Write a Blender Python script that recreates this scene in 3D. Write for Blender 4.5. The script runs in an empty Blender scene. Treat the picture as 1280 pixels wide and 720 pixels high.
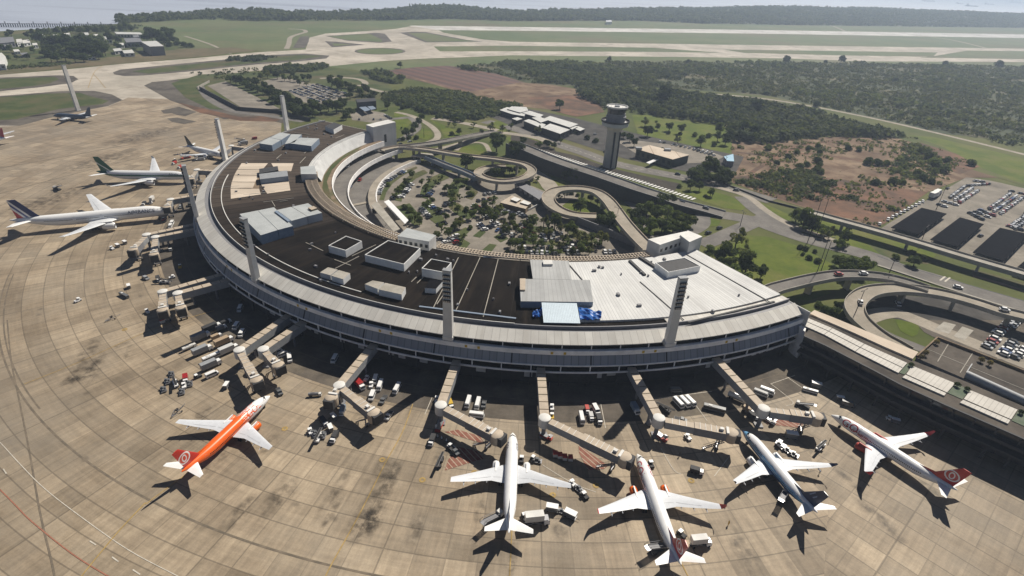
import bpy, bmesh, math, random
from mathutils import Vector, Matrix
random.seed(7)
sc = bpy.context.scene
COL = sc.collection
R_ = math.radians
# ---------------------------------------------------------------- camera (solved from the aircraft sizes and the ring of the terminal)
FPX, PITCH, ROLL, CAMH = 697.5845, 0.51543, 0.0465479, 131.0494
cp, sp = math.cos(PITCH), math.sin(PITCH)
cr, sr = math.cos(ROLL), math.sin(ROLL)
FW = Vector((0, cp, -sp)); UP0 = Vector((0, sp, cp)); RT0 = Vector((1, 0, 0))
RT = cr*RT0 + sr*UP0; UP = -sr*RT0 + cr*UP0
cd = bpy.data.cameras.new('camera'); cam = bpy.data.objects.new('camera', cd); COL.objects.link(cam)
cd.sensor_width = 36; cd.lens = FPX/1280*36; cd.clip_end = 90000; cd.clip_start = 1
cam.matrix_world = Matrix(((RT.x, UP.x, -FW.x, 0), (RT.y, UP.y, -FW.y, 0), (RT.z, UP.z, -FW.z, CAMH), (0, 0, 0, 1)))
sc.camera = cam
TX, TY = 11.65, 362.69           # centre of the ring terminal

def G(x, y, z=0.0):
    """world point at height z seen at photograph position x, y"""
    d = FW*FPX + RT*(x-640) + UP*(360-y)
    t = (z-CAMH)/d.z
    return Vector((d.x*t, d.y*t, z))
def proj(P):
    v = Vector(P)-Vector((0, 0, CAMH))
    return 640+FPX*v.dot(RT)/v.dot(FW), 360-FPX*v.dot(UP)/v.dot(FW)
def P(R, a, z=0.0):
    return Vector((TX+R*math.cos(R_(a)), TY+R*math.sin(R_(a)), z))
def pol(p):
    return math.hypot(p[0]-TX, p[1]-TY), math.degrees(math.atan2(p[1]-TY, p[0]-TX))
def high(x, y, bx, by, z0=0):
    b = G(bx, by, z0); best = (1e9, 0)
    for k in range(1, 600):
        z = z0+k*.1; q = proj((b.x, b.y, z)); e = (q[1]-y)**2
        if e < best[0]: best = (e, z)
    return best[1]

# ---------------------------------------------------------------- node helper
class NT:
    def __init__(s, name, rough=.7, spec=.3, metal=0):
        s.m = bpy.data.materials.new(name); s.m.use_nodes = True
        s.t = s.m.node_tree; s.b = s.t.nodes['Principled BSDF']
        s.b.inputs['Roughness'].default_value = rough
        s.b.inputs['Specular IOR Level'].default_value = spec
        s.b.inputs['Metallic'].default_value = metal
    def n(s, typ, **kw):
        nd = s.t.nodes.new(typ)
        for k, v in kw.items(): setattr(nd, k, v)
        return nd
    def set(s, sock, v):
        if isinstance(v, bpy.types.NodeSocket): s.t.links.new(v, sock)
        else:
            if hasattr(sock.default_value, '__len__'):
                v = tuple(v); L = len(sock.default_value)
                sock.default_value = (v+(1,))[:L] if len(v) < L else v[:L]
            else: sock.default_value = v
    def math(s, op, a, b=None, c=None, clamp=False):
        nd = s.n('ShaderNodeMath', operation=op, use_clamp=clamp)
        s.set(nd.inputs[0], a)
        if b is not None: s.set(nd.inputs[1], b)
        if c is not None: s.set(nd.inputs[2], c)
        return nd.outputs[0]
    def mix(s, f, a, b, blend='MIX'):
        nd = s.n('ShaderNodeMix', data_type='RGBA', blend_type=blend)
        s.set(nd.inputs[0], f); s.set(nd.inputs[6], a); s.set(nd.inputs[7], b)
        return nd.outputs[2]
    def obj(s):
        return s.n('ShaderNodeTexCoord').outputs['Object']
    def xyz(s, v=None):
        nd = s.n('ShaderNodeSeparateXYZ'); s.set(nd.inputs[0], v or s.obj()); return nd.outputs
    def noise(s, scale, detail=4, rough=.55, vec=None, dim='3D'):
        nd = s.n('ShaderNodeTexNoise'); nd.inputs['Scale'].default_value = scale
        nd.inputs['Detail'].default_value = detail; nd.inputs['Roughness'].default_value = rough
        s.t.links.new(vec or s.obj(), nd.inputs['Vector']); return nd.outputs['Fac']
    def map(s, x, a, b, c=0., d=1.):
        nd = s.n('ShaderNodeMapRange'); s.set(nd.inputs[0], x)
        for i, v in enumerate((a, b, c, d)): nd.inputs[i+1].default_value = v
        return nd.outputs[0]
    def mapping(s, scale=(1, 1, 1), rot=(0, 0, 0), vec=None):
        nd = s.n('ShaderNodeMapping'); nd.inputs['Scale'].default_value = scale; nd.inputs['Rotation'].default_value = rot
        s.t.links.new(vec or s.obj(), nd.inputs['Vector']); return nd.outputs[0]
    def col(s, c): s.set(s.b.inputs['Base Color'], c); return s.m
    def bump(s, h, strength=.3, dist=.1):
        nd = s.n('ShaderNodeBump'); nd.inputs['Strength'].default_value = strength; nd.inputs['Distance'].default_value = dist
        s.set(nd.inputs['Height'], h); s.t.links.new(nd.outputs[0], s.b.inputs['Normal'])
def dim(c, k): return tuple(v*k for v in c)

def plain(name, c, rough=.6, metal=0, spec=.3, var=.15, scale=.8):
    t = NT(name, rough, spec, metal)
    if var: return t.col(t.mix(t.map(t.noise(scale, 5), .3, .7), dim(c, 1-var), dim(c, 1+var)))
    return t.col(c)
def rough2(name, c1, c2, scale, c3=None, scale2=None, rough=.9, spec=.15, lo=.4, hi=.6):
    t = NT(name, rough, spec)
    c = t.mix(t.map(t.noise(scale, 6, .6), lo, hi), c1, c2)
    if c3: c = t.mix(t.map(t.noise(scale2, 5, .6), .5, .68), c, c3)
    f = t.noise(scale*9, 3, .6)
    c = t.mix(1., c, t.mix(f, (.75, .75, .75), (1.22, 1.22, 1.22)), 'MULTIPLY')
    return t.col(c)

def concrete_apron(name, straight=None):
    t = NT(name, .7, .3)
    o = t.xyz()
    x = t.math('SUBTRACT', o[0], TX); y = t.math('SUBTRACT', o[1], TY)
    if straight is None:
        r = t.math('SQRT', t.math('ADD', t.math('MULTIPLY', x, x), t.math('MULTIPLY', y, y)))
        a = t.math('ARCTAN2', y, x)
        u = t.math('DIVIDE', t.math('SUBTRACT', r, 252.2), 7.35)
        v = t.math('MULTIPLY', a, 180/math.pi/1.716); v = t.math('SUBTRACT', v, 57.5-.04)
        kv = t.math('MULTIPLY', r, R_(1.716))
    else:
        c, s_ = math.cos(straight), math.sin(straight)
        u = t.math('DIVIDE', t.math('ADD', t.math('MULTIPLY', x, -s_), t.math('MULTIPLY', y, c)), 7.35)
        v = t.math('DIVIDE', t.math('ADD', t.math('MULTIPLY', x, c), t.math('MULTIPLY', y, s_)), 7.4)
        kv = 7.4
    def edge(q, k, w):
        f = t.math('FRACT', q); d = t.math('MINIMUM', f, t.math('SUBTRACT', 1., f))
        d = t.math('MULTIPLY', d, k)
        return t.map(d, w*.4, w, 1., 0.)
    cid = t.n('ShaderNodeCombineXYZ'); t.set(cid.inputs[0], t.math('FLOOR', u)); t.set(cid.inputs[1], t.math('FLOOR', v))
    wn = t.n('ShaderNodeTexWhiteNoise', noise_dimensions='3D'); t.t.links.new(cid.outputs[0], wn.inputs[0])
    cid2 = t.n('ShaderNodeCombineXYZ'); t.set(cid2.inputs[0], t.math('FLOOR', u)); t.set(cid2.inputs[1], t.math('FLOOR', t.math('DIVIDE', v, 5)))
    wn2 = t.n('ShaderNodeTexWhiteNoise', noise_dimensions='3D'); t.t.links.new(cid2.outputs[0], wn2.inputs[0])
    base = t.mix(t.map(t.noise(.028, 7, .65), .36, .64), (.25, .196, .135), (.39, .315, .222))
    pv = t.n('ShaderNodeCombineXYZ'); t.set(pv.inputs[0], t.math('MULTIPLY', u, .35)); t.set(pv.inputs[1], t.math('MULTIPLY', v, 5.2))
    st = t.noise(1., 5, .62, pv.outputs[0])
    pv2 = t.n('ShaderNodeCombineXYZ'); t.set(pv2.inputs[0], t.math('MULTIPLY', u, 6.)); t.set(pv2.inputs[1], t.math('MULTIPLY', v, .45))
    st2 = t.noise(1., 4, .6, pv2.outputs[0])
    k = t.map(wn.outputs[0], 0, 1, .8, 1.14)
    k = t.math('MULTIPLY', k, t.map(wn2.outputs[0], 0, 1, .88, 1.08))
    k = t.math('MULTIPLY', k, t.map(st, .25, .75, .74, 1.2))
    k = t.math('MULTIPLY', k, t.map(st2, .25, .75, .84, 1.12))
    k = t.math('MULTIPLY', k, t.map(t.noise(.09, 5, .7), .25, .7, .8, 1.14))
    k = t.math('MULTIPLY', k, t.map(t.noise(1.6, 3, .7), .25, .7, .9, 1.1))
    k = t.math('MULTIPLY', k, t.map(t.noise(.035, 5, .7), .3, .7, .84, 1.12))
    kc = t.n('ShaderNodeCombineColor')
    for i in range(3): t.set(kc.inputs[i], k)
    c = t.mix(1., base, kc.outputs[0], 'MULTIPLY')
    # greyish worn film here and there
    c = t.mix(t.map(t.noise(.014, 6, .7), .46, .7, 0, .75), c, (.175, .152, .122))
    j = t.math('MAXIMUM', edge(u, 7.35, .24), t.math('MULTIPLY', edge(v, kv, .22), t.map(wn.outputs[0], 0, 1, .2, .9)))
    j5 = edge(t.math('DIVIDE', v, 5), t.math('MULTIPLY', kv, 5), .3)
    j = t.math('MULTIPLY', t.math('MAXIMUM', j, j5), .5)
    c = t.mix(j, c, (.06, .05, .038))
    # drops of oil
    vo = t.n('ShaderNodeTexVoronoi'); vo.inputs['Scale'].default_value = .075; vo.inputs['Randomness'].default_value = 1
    t.t.links.new(t.obj(), vo.inputs['Vector'])
    sp_ = t.map(t.math('ADD', vo.outputs['Distance'], t.math('MULTIPLY', t.noise(.9, 3), .12)), .08, .16, .55, 0.)
    c = t.mix(sp_, c, (.07, .058, .045))
    return t.col(c)

M = {}
M['apron'] = concrete_apron('apron_concrete')
M['apron2'] = concrete_apron('apron_concrete_straight', R_(-48))
M['asphalt_apron'] = rough2('stand_asphalt', (.085, .073, .06), (.12, .103, .085), .12, (.17, .145, .11), .05)
M['asphalt'] = rough2('road_asphalt', (.14, .13, .12), (.185, .172, .155), .1)
M['asphalt_dark'] = rough2('dark_asphalt', (.05, .047, .044), (.08, .075, .07), .1)
M['road_pale'] = rough2('pale_road', (.27, .24, .195), (.34, .3, .245), .12)
M['concrete'] = rough2('concrete', (.3, .28, .24), (.38, .355, .31), .15)
M['taxi'] = rough2('taxiway_concrete', (.36, .325, .27), (.5, .45, .38), .012, (.3, .265, .215), .03)
M['runway'] = rough2('runway_concrete', (.47, .45, .42), (.6, .58, .54), .012, (.36, .34, .31), .03)
M['grass'] = rough2('grass', (.062, .08, .018), (.1, .105, .032), .012, (.135, .115, .06), .006)
M['lawn'] = rough2('mown_lawn', (.07, .1, .01), (.105, .128, .016), .05, (.125, .125, .035), .03)
M['grass_dark'] = rough2('rough_grass', (.05, .068, .022), (.085, .095, .035), .04, (.1, .085, .045), .02)
M['airfield'] = rough2('airfield_grass', (.095, .125, .05), (.13, .145, .065), .006, (.14, .125, .07), .004)
M['scrub_ground'] = rough2('scrub_ground', (.042, .054, .025), (.066, .076, .036), .03, (.14, .12, .07), .02)
M['soil'] = rough2('red_soil', (.1, .062, .042), (.185, .1, .062), .05, (.065, .048, .034), .03)
M['verge_brown'] = rough2('brown_verge', (.11, .095, .05), (.15, .12, .07), .03, (.09, .09, .04), .02)
M['dark_strip'] = rough2('dark_earth', (.035, .03, .024), (.06, .05, .04), .08)
M['soil_pale'] = rough2('pale_soil', (.12, .074, .045), (.25, .18, .118), .06, (.085, .052, .033), .03)
M['shoulder'] = rough2('dark_shoulder', (.075, .065, .055), (.13, .115, .095), .05)
M['lot'] = rough2('parking_concrete', (.19, .17, .14), (.27, .24, .2), .1, (.14, .125, .105), .05)
M['penthouse'] = plain('weathered_white_wall', (.74, .74, .72), .6, var=.1, scale=.4)
M['white'] = plain('white_paint', (.78, .78, .77), .35, var=.04)
M['offwhite'] = plain('weathered_white', (.62, .61, .58), .6, var=.12, scale=.25)
M['wallgrey'] = plain('pale_grey_wall', (.5, .5, .49), .7, var=.12, scale=.2)
M['fascia'] = plain('fascia_concrete', (.8, .78, .76), .7, var=.14, scale=.3)
M['grey'] = plain('grey_metal', (.28, .29, .3), .5, var=.12)
M['midgrey'] = plain('mid_grey_panel', (.2, .2, .21), .55, var=.12)
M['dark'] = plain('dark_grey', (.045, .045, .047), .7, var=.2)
M['black'] = plain('black_rubber', (.02, .02, .02), .8, var=.1)
M['glass'] = plain('dark_glass', (.02, .025, .03), .08, spec=.6, var=0)
M['tyre'] = plain('tyre', (.018, .018, .018), .85, var=0)
M['yellow'] = plain('yellow_paint', (.55, .36, .04), .6, var=.15)
M['ypaint'] = plain('worn_yellow_line', (.34, .235, .085), .8, var=.25)
M['seam'] = rough2('sealed_seam', (.13, .11, .085), (.19, .155, .115), .3)
M['wpaint'] = plain('worn_white_line', (.5, .46, .39), .8, var=.2)
M['redpaint'] = plain('worn_red_line', (.3, .13, .085), .8, var=.2)
M['red'] = plain('red_paint', (.42, .05, .035), .45, var=.1)
M['blue'] = plain('blue_paint', (.06, .12, .3), .45, var=.1)
M['tan'] = plain('tan_roof_panel', (.43, .36, .28), .7, var=.14, scale=.5)
M['tan_box'] = plain('tan_box', (.36, .27, .18), .6, var=.1)
M['bluegrey'] = plain('blue_grey_paint', (.2, .25, .32), .5, var=.1)
M['steel'] = plain('steel', (.32, .32, .33), .35, metal=.6, var=.1)
M['orange'] = plain('orange_paint', (.75, .13, .012), .35, var=.05)
M['carsilver'] = plain('silver_paint', (.42, .43, .44), .25, spec=.5, metal=.3, var=0)
M['cardark'] = plain('dark_car_paint', (.03, .032, .038), .25, spec=.5, var=0)
M['carwhite'] = plain('white_car_paint', (.74, .74, .73), .3, spec=.5, var=0)
M['carred'] = plain('red_car_paint', (.3, .02, .02), .3, spec=.5, var=0)
M['carblue'] = plain('blue_car_paint', (.04, .08, .2), .3, spec=.5, var=0)
M['cargrey'] = plain('grey_car_paint', (.13, .135, .14), .3, spec=.5, var=0)
M['pale_blue'] = plain('pale_blue_sheet', (.56, .66, .73), .5, var=.06)
M['tarp'] = plain('blue_tarpaulin', (.02, .105, .36), .4, var=.3, scale=.6)
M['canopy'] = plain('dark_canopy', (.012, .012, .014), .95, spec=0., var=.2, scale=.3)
M['bark'] = plain('bark', (.09, .07, .05), .9, var=.2)
M['rust'] = rough2('weathered_brown_deck', (.17, .125, .085), (.24, .18, .125), .15, (.1, .1, .05), .08)

def leafmat(name, c1, c2, s=.35):
    t = NT(name, .8, .12)
    i = t.n('ShaderNodeObjectInfo').outputs['Random']
    c = t.mix(t.map(t.noise(s, 3), .35, .65), c1, c2)
    k = t.map(i, 0, 1, .7, 1.4)
    kc = t.n('ShaderNodeCombineColor')
    for q in range(3): t.set(kc.inputs[q], k)
    c = t.mix(1., c, kc.outputs[0], 'MULTIPLY'); t.col(c)
    tl = t.n('ShaderNodeBsdfTranslucent'); t.set(tl.inputs[0], t.mix(1., c, (1.3, 1.25, .7), 'MULTIPLY')); ms = t.n('ShaderNodeMixShader'); ms.inputs[0].default_value = .42
    t.t.links.new(t.b.outputs[0], ms.inputs[1]); t.t.links.new(tl.outputs[0], ms.inputs[2]); t.t.links.new(ms.outputs[0], t.t.nodes['Material Output'].inputs['Surface'])
    return t.m
M['leaf'] = leafmat('foliage_green', (.055, .08, .022), (.115, .148, .042), .6)
M['leaf_dark'] = leafmat('foliage_dark', (.038, .058, .02), (.075, .1, .034), .6)
M['leaf_light'] = leafmat('foliage_olive', (.09, .105, .032), (.15, .16, .058), .6)
M['leaf_tan'] = leafmat('tan_foliage', (.16, .13, .055), (.24, .2, .09))
M['leaf_scrub'] = leafmat('scrub_foliage', (.056, .074, .032), (.13, .14, .062), .09)
M['leaf_wood'] = leafmat('woodland_foliage', (.042, .062, .028), (.105, .122, .052), .085)

def radial_roof(name, c1, c2, line, step, w, stains=(.02, .02, .02)):
    t = NT(name, .9, .04)
    o = t.xyz(); x = t.math('SUBTRACT', o[0], TX); y = t.math('SUBTRACT', o[1], TY)
    a = t.math('MULTIPLY', t.math('ARCTAN2', y, x), 180/math.pi/step)
    f = t.math('FRACT', a); d = t.math('MINIMUM', f, t.math('SUBTRACT', 1., f))
    ln = t.map(d, w*.5, w, 1., 0.)
    c = t.mix(t.map(t.noise(.06, 6, .65), .35, .65), c1, c2)
    pv = t.n('ShaderNodeCombineXYZ'); t.set(pv.inputs[0], t.math('MULTIPLY', a, .6*step))
    r = t.math('SQRT', t.math('ADD', t.math('MULTIPLY', x, x), t.math('MULTIPLY', y, y)))
    t.set(pv.inputs[1], t.math('MULTIPLY', r, .02))
    c = t.mix(t.map(t.noise(1.5, 5, .6, pv.outputs[0]), .5, .75, 0, .55), c, stains)
    wn = t.n('ShaderNodeTexWhiteNoise', noise_dimensions='1D'); t.set(wn.inputs['W'], t.math('FLOOR', a))
    kc = t.n('ShaderNodeCombineColor')
    for i in range(3): t.set(kc.inputs[i], t.map(wn.outputs[0], 0, 1, .92, 1.07))
    c = t.mix(1., c, kc.outputs[0], 'MULTIPLY')
    return t.col(t.mix(t.math('MULTIPLY', ln, .75), c, line))
M['roof_brown'] = radial_roof('brown_roof', (.062, .049, .04), (.09, .072, .058), (.01, .008, .007), 1.9, .075)  # terminal roof tone steps from brown through dark brown to black along the ring
M['roof_mid'] = radial_roof('dark_brown_roof', (.028, .022, .018), (.044, .035, .029), (.007, .006, .005), 1.9, .07)
M['roof_neutral'] = radial_roof('grey_sheet_roof', (.34, .345, .345), (.42, .425, .42), (.25, .25, .25), .55, .06, (.3, .3, .29))
M['roof_black'] = radial_roof('black_roof', (.0075, .0065, .006), (.0165, .0135, .0115), (.04, .035, .03), 3.6, .008, (.042, .032, .024))
M['roof_silver'] = radial_roof('silver_sheet_roof', (.54, .54, .53), (.64, .64, .62), (.33, .33, .33), .42, .08, (.44, .43, .41))
M['roof_grey'] = radial_roof('pale_grey_sheet_roof', (.54, .52, .48), (.66, .64, .59), (.4, .38, .35), .8, .05, (.44, .4, .34))
M['glazing'] = radial_roof('blue_grey_cladding', (.235, .25, .28), (.285, .3, .33), (.14, .15, .165), .75, .08, (.19, .195, .2))
M['beige_roof'] = radial_roof('beige_roof_sheet', (.48, .41, .33), (.57, .49, .4), (.22, .15, .1), 3.1, .02, (.42, .34, .26))
def ribbed(name, c1, c2, line, ang, step, w=.1):
    t = NT(name, .6, .3); o = t.xyz()
    u = t.math('ADD', t.math('MULTIPLY', o[0], math.cos(ang)/step), t.math('MULTIPLY', o[1], math.sin(ang)/step))
    f = t.math('FRACT', u); d = t.math('MINIMUM', f, t.math('SUBTRACT', 1., f))
    c = t.mix(t.map(t.noise(.15, 6, .65), .35, .65), c1, c2)
    return t.col(t.mix(t.math('MULTIPLY', t.map(d, w*.5, w, 1., 0.), .7), c, line))
M['pier_roof'] = ribbed('pier_sheet_roof', (.4, .375, .335), (.48, .455, .41), (.27, .25, .22), R_(-50), 1.4)
M['shed_roof'] = ribbed('shed_sheet_roof', (.5, .5, .48), (.6, .6, .57), (.3, .3, .3), R_(35), 1.2)
M['block_roof'] = ribbed('grey_block_roof', (.36, .38, .38), (.44, .46, .46), (.24, .25, .25), R_(-55), 1.5)
M['garage_roof'] = rough2('dark_garage_roof', (.075, .064, .054), (.11, .095, .08), .08, (.045, .04, .036), .05)
M['green_roof'] = rough2('green_roof_deck', (.1, .13, .09), (.14, .16, .12), .3)
pd_ = G(581, 114)-G(506, 95)
M['ploughed'] = ribbed('ploughed_red_soil', (.1, .047, .03), (.15, .075, .048), (.055, .03, .02), math.atan2(pd_.y, pd_.x)+math.pi/2, 19, .3)

# ---------------------------------------------------------------- mesh builder
class MB:
    def __init__(s): s.v = []; s.f = []; s.mi = []
    def add(s, vs, fs, m=0):
        b = len(s.v); s.v += [tuple(p) for p in vs]
        for f in fs: s.f.append(tuple(b+i for i in f)); s.mi.append(m)
        return s
    def frus(s, x0, x1, hy, z0, z1, fx=0, bx=0, iy=0, m=0, cy=0):
        """box with a top drawn in: fx at the x1 end, bx at the x0 end, iy at the sides"""
        v = [(x0, cy-hy, z0), (x1, cy-hy, z0), (x1, cy+hy, z0), (x0, cy+hy, z0),
             (x0+bx, cy-hy+iy, z1), (x1-fx, cy-hy+iy, z1), (x1-fx, cy+hy-iy, z1), (x0+bx, cy+hy-iy, z1)]
        return s.add(v, [(3, 2, 1, 0), (4, 5, 6, 7), (0, 1, 5, 4), (1, 2, 6, 5), (2, 3, 7, 6), (3, 0, 4, 7)], m)
    def box(s, c, d, m=0, rz=0):
        ca, sa = math.cos(rz), math.sin(rz); v = []
        for z in (-1, 1):
            for x, y in ((-1, -1), (1, -1), (1, 1), (-1, 1)):
                px, py = x*d[0]/2, y*d[1]/2
                v.append((c[0]+px*ca-py*sa, c[1]+px*sa+py*ca, c[2]+z*d[2]/2))
        return s.add(v, [(3, 2, 1, 0), (4, 5, 6, 7), (0, 1, 5, 4), (1, 2, 6, 5), (2, 3, 7, 6), (3, 0, 4, 7)], m)
    def prism(s, pts, z0, z1, m=0, mtop=None):
        n = len(pts)
        v = [(p[0], p[1], z0) for p in pts]+[(p[0], p[1], z1) for p in pts]
        s.add(v, [(i, (i+1) % n, n+(i+1) % n, n+i) for i in range(n)], m)
        b = len(s.v)-2*n
        s.f.append(tuple(b+n+i for i in range(n))); s.mi.append(m if mtop is None else mtop)
        s.f.append(tuple(b+i for i in reversed(range(n)))); s.mi.append(m)
        return s
    def poly(s, pts, m=0): return s.add(pts, [tuple(range(len(pts)))], m)
    def beam(s, a, b, w, h, m=0):
        """square bar from a to b"""
        a, b = Vector(a), Vector(b); d = (b-a)
        if d.length < 1e-6: return s
        d.normalize(); up = Vector((0, 0, 1)) if abs(d.z) < .95 else Vector((1, 0, 0))
        x = d.cross(up).normalized()*w/2; y = x.cross(d).normalized()*h/2
        v = [a-x-y, a+x-y, a+x+y, a-x+y, b-x-y, b+x-y, b+x+y, b-x+y]
        return s.add(v, [(0, 1, 2, 3), (7, 6, 5, 4), (0, 4, 5, 1), (1, 5, 6, 2), (2, 6, 7, 3), (3, 7, 4, 0)], m)
    def loft(s, loops, m=0, cap=True, closed=True):
        n = len(loops[0]); b = len(s.v)
        for L in loops: s.v += [tuple(p) for p in L]
        for k in range(len(loops)-1):
            for i in range(n if closed else n-1):
                j = (i+1) % n
                s.f.append((b+k*n+i, b+k*n+j, b+(k+1)*n+j, b+(k+1)*n+i)); s.mi.append(m)
        if cap and closed:
            s.f.append(tuple(b+i for i in reversed(range(n)))); s.mi.append(m)
            e = b+(len(loops)-1)*n; s.f.append(tuple(e+i for i in range(n))); s.mi.append(m)
        return s
    def tube(s, a, b, r0, r1=None, n=8, m=0, cap=True):
        a, b = Vector(a), Vector(b); r1 = r0 if r1 is None else r1
        d = (b-a).normalized(); up = Vector((0, 0, 1)) if abs(d.z) < .9 else Vector((1, 0, 0))
        x = d.cross(up).normalized(); y = x.cross(d)
        L = [[p+(x*math.cos(2*math.pi*i/n)+y*math.sin(2*math.pi*i/n))*r for i in range(n)] for p, r in ((a, r0), (b, r1))]
        return s.loft(L, m, cap)
    def lathe(s, prof, c=(0, 0, 0), n=16, m=0, axis='z', cap=True):
        L = []
        for r, h in prof:
            ring = []
            for i in range(n):
                a = 2*math.pi*i/n; u, w = r*math.cos(a), r*math.sin(a)
                ring.append((c[0]+u, c[1]+w, c[2]+h) if axis == 'z' else (c[0]+h, c[1]+u, c[2]+w))
            L.append(ring)
        return s.loft(L, m, cap)
    def wheel(s, c, r, w, m=0, n=10): return s.tube((c[0], c[1]-w/2, c[2]), (c[0], c[1]+w/2, c[2]), r, n=n, m=m)
    def build(s, name, mats, parent=None, smooth=None, loc=None):
        me = bpy.data.meshes.new(name); me.from_pydata(s.v, [], s.f)
        for q in (mats if isinstance(mats, (list, tuple)) else [mats]): me.materials.append(M[q] if isinstance(q, str) else q)
        me.polygons.foreach_set('material_index', s.mi)
        bm = bmesh.new(); bm.from_mesh(me); bmesh.ops.recalc_face_normals(bm, faces=bm.faces); bm.to_mesh(me); bm.free()
        if smooth:
            me.shade_smooth(); me.set_sharp_from_angle(angle=R_(smooth))
        o = bpy.data.objects.new(name, me); COL.objects.link(o)
        if parent: o.parent = parent
        if loc is not None: o.location = loc
        return o
def pieces(b):
    """groups of faces of a builder that hang together or touch"""
    par = list(range(len(b.v)))
    def fd(i):
        while par[i] != i: par[i] = par[par[i]]; i = par[i]
        return i
    for f in b.f:
        for i in f[1:]: par[fd(i)] = fd(f[0])
    grp = {}
    for k, f in enumerate(b.f): grp.setdefault(fd(f[0]), []).append(k)
    G_ = []
    for fs in grp.values():
        vs = [b.v[i] for k in fs for i in b.f[k]]
        G_.append([fs, [min(v[j] for v in vs)-.02 for j in range(3)], [max(v[j] for v in vs)+.02 for j in range(3)]])
    return G_
def build_each(b, name, mats, parent=None, smooth=None, fix=None):
    out = []
    for fs, lo, hi in pieces(b):
        n = MB(); mp = {}
        for k in fs:
            q = []
            for i in b.f[k]:
                if i not in mp: mp[i] = len(n.v); n.v.append(b.v[i])
                q.append(mp[i])
            n.f.append(tuple(q)); n.mi.append(b.mi[k])
        o = n.build(name, mats, parent, smooth)
        if fix is not None: o.matrix_parent_inverse = fix
        out.append(o)
    return out
def tag(o, label=None, cat=None, group=None, kind=None):
    if label: o['label'] = label
    if cat: o['category'] = cat
    if group: o['group'] = group
    if kind: o['kind'] = kind
    return o
def empty(name, label, cat, loc=(0, 0, 0), rz=0, group=None):
    o = bpy.data.objects.new(name, None); COL.objects.link(o); o.location = loc; o.rotation_euler = (0, 0, rz)
    o.empty_display_size = 1
    return tag(o, label, cat, group)
KIDS = {}
def copy_tree(o, parent=None):
    c = o.copy(); COL.objects.link(c)
    if parent: c.parent = parent
    for ch in KIDS.setdefault(o.name, list(o.children)): copy_tree(ch, c)
    return c
def setmat(o, m):
    for s in o.material_slots[:1]:
        s.link = 'OBJECT'; s.material = M[m]
    return o

# ---------------------------------------------------------------- sheets and roads
LAYER = [0]
def layer():
    LAYER[0] += 1; return LAYER[0]*.0003
def sheet(name, px, z, m, kind='structure', world=False):
    z += layer()
    pts = [Vector((p[0], p[1], z)) for p in px] if world else [G(x, y, z) for x, y in px]
    b = MB(); b.poly(pts); o = b.build(name, m)
    bm = bmesh.new(); bm.from_mesh(o.data); bmesh.ops.triangulate(bm, faces=bm.faces)
    for f in bm.faces:
        if f.normal.z < 0: f.normal_flip()
    bm.to_mesh(o.data); bm.free()
    return tag(o, kind=kind) if kind else o
def smoothline(pts, sub=5):
    if len(pts) < 3: return pts
    out = []
    for i in range(len(pts)-1):
        p0 = pts[max(i-1, 0)]; p1 = pts[i]; p2 = pts[i+1]; p3 = pts[min(i+2, len(pts)-1)]
        for k in range(sub):
            t = k/sub
            out.append(.5*((2*p1)+(p2-p0)*t+(2*p0-5*p1+4*p2-p3)*t*t+(3*p1-p0-3*p2+p3)*t**3))
    out.append(pts[-1]); return out
def rails(pts, w):
    L, Rr = [], []
    for i, p in enumerate(pts):
        d = pts[min(i+1, len(pts)-1)]-pts[max(i-1, 0)]; d.z = 0; d.normalize(); n = Vector((-d.y, d.x, 0))
        L.append(p+n*w/2); Rr.append(p-n*w/2)
    return L, Rr
def ribbon(name, px, w, m, z=0., smooth=True, world=False, kind='structure', sub=5):
    """flat road along photograph points (x, y[, z])"""
    z += layer()
    pts = [Vector(p) for p in px] if world else [G(p[0], p[1], p[2] if len(p) > 2 else z) for p in px]
    if smooth: pts = smoothline(pts, sub)
    L, Rr = rails(pts, w); b = MB()
    for i in range(len(pts)-1): b.add([L[i], Rr[i], Rr[i+1], L[i+1]], [(0, 1, 2, 3)])
    o = b.build(name, m)
    return tag(o, kind=kind) if kind else o
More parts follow.
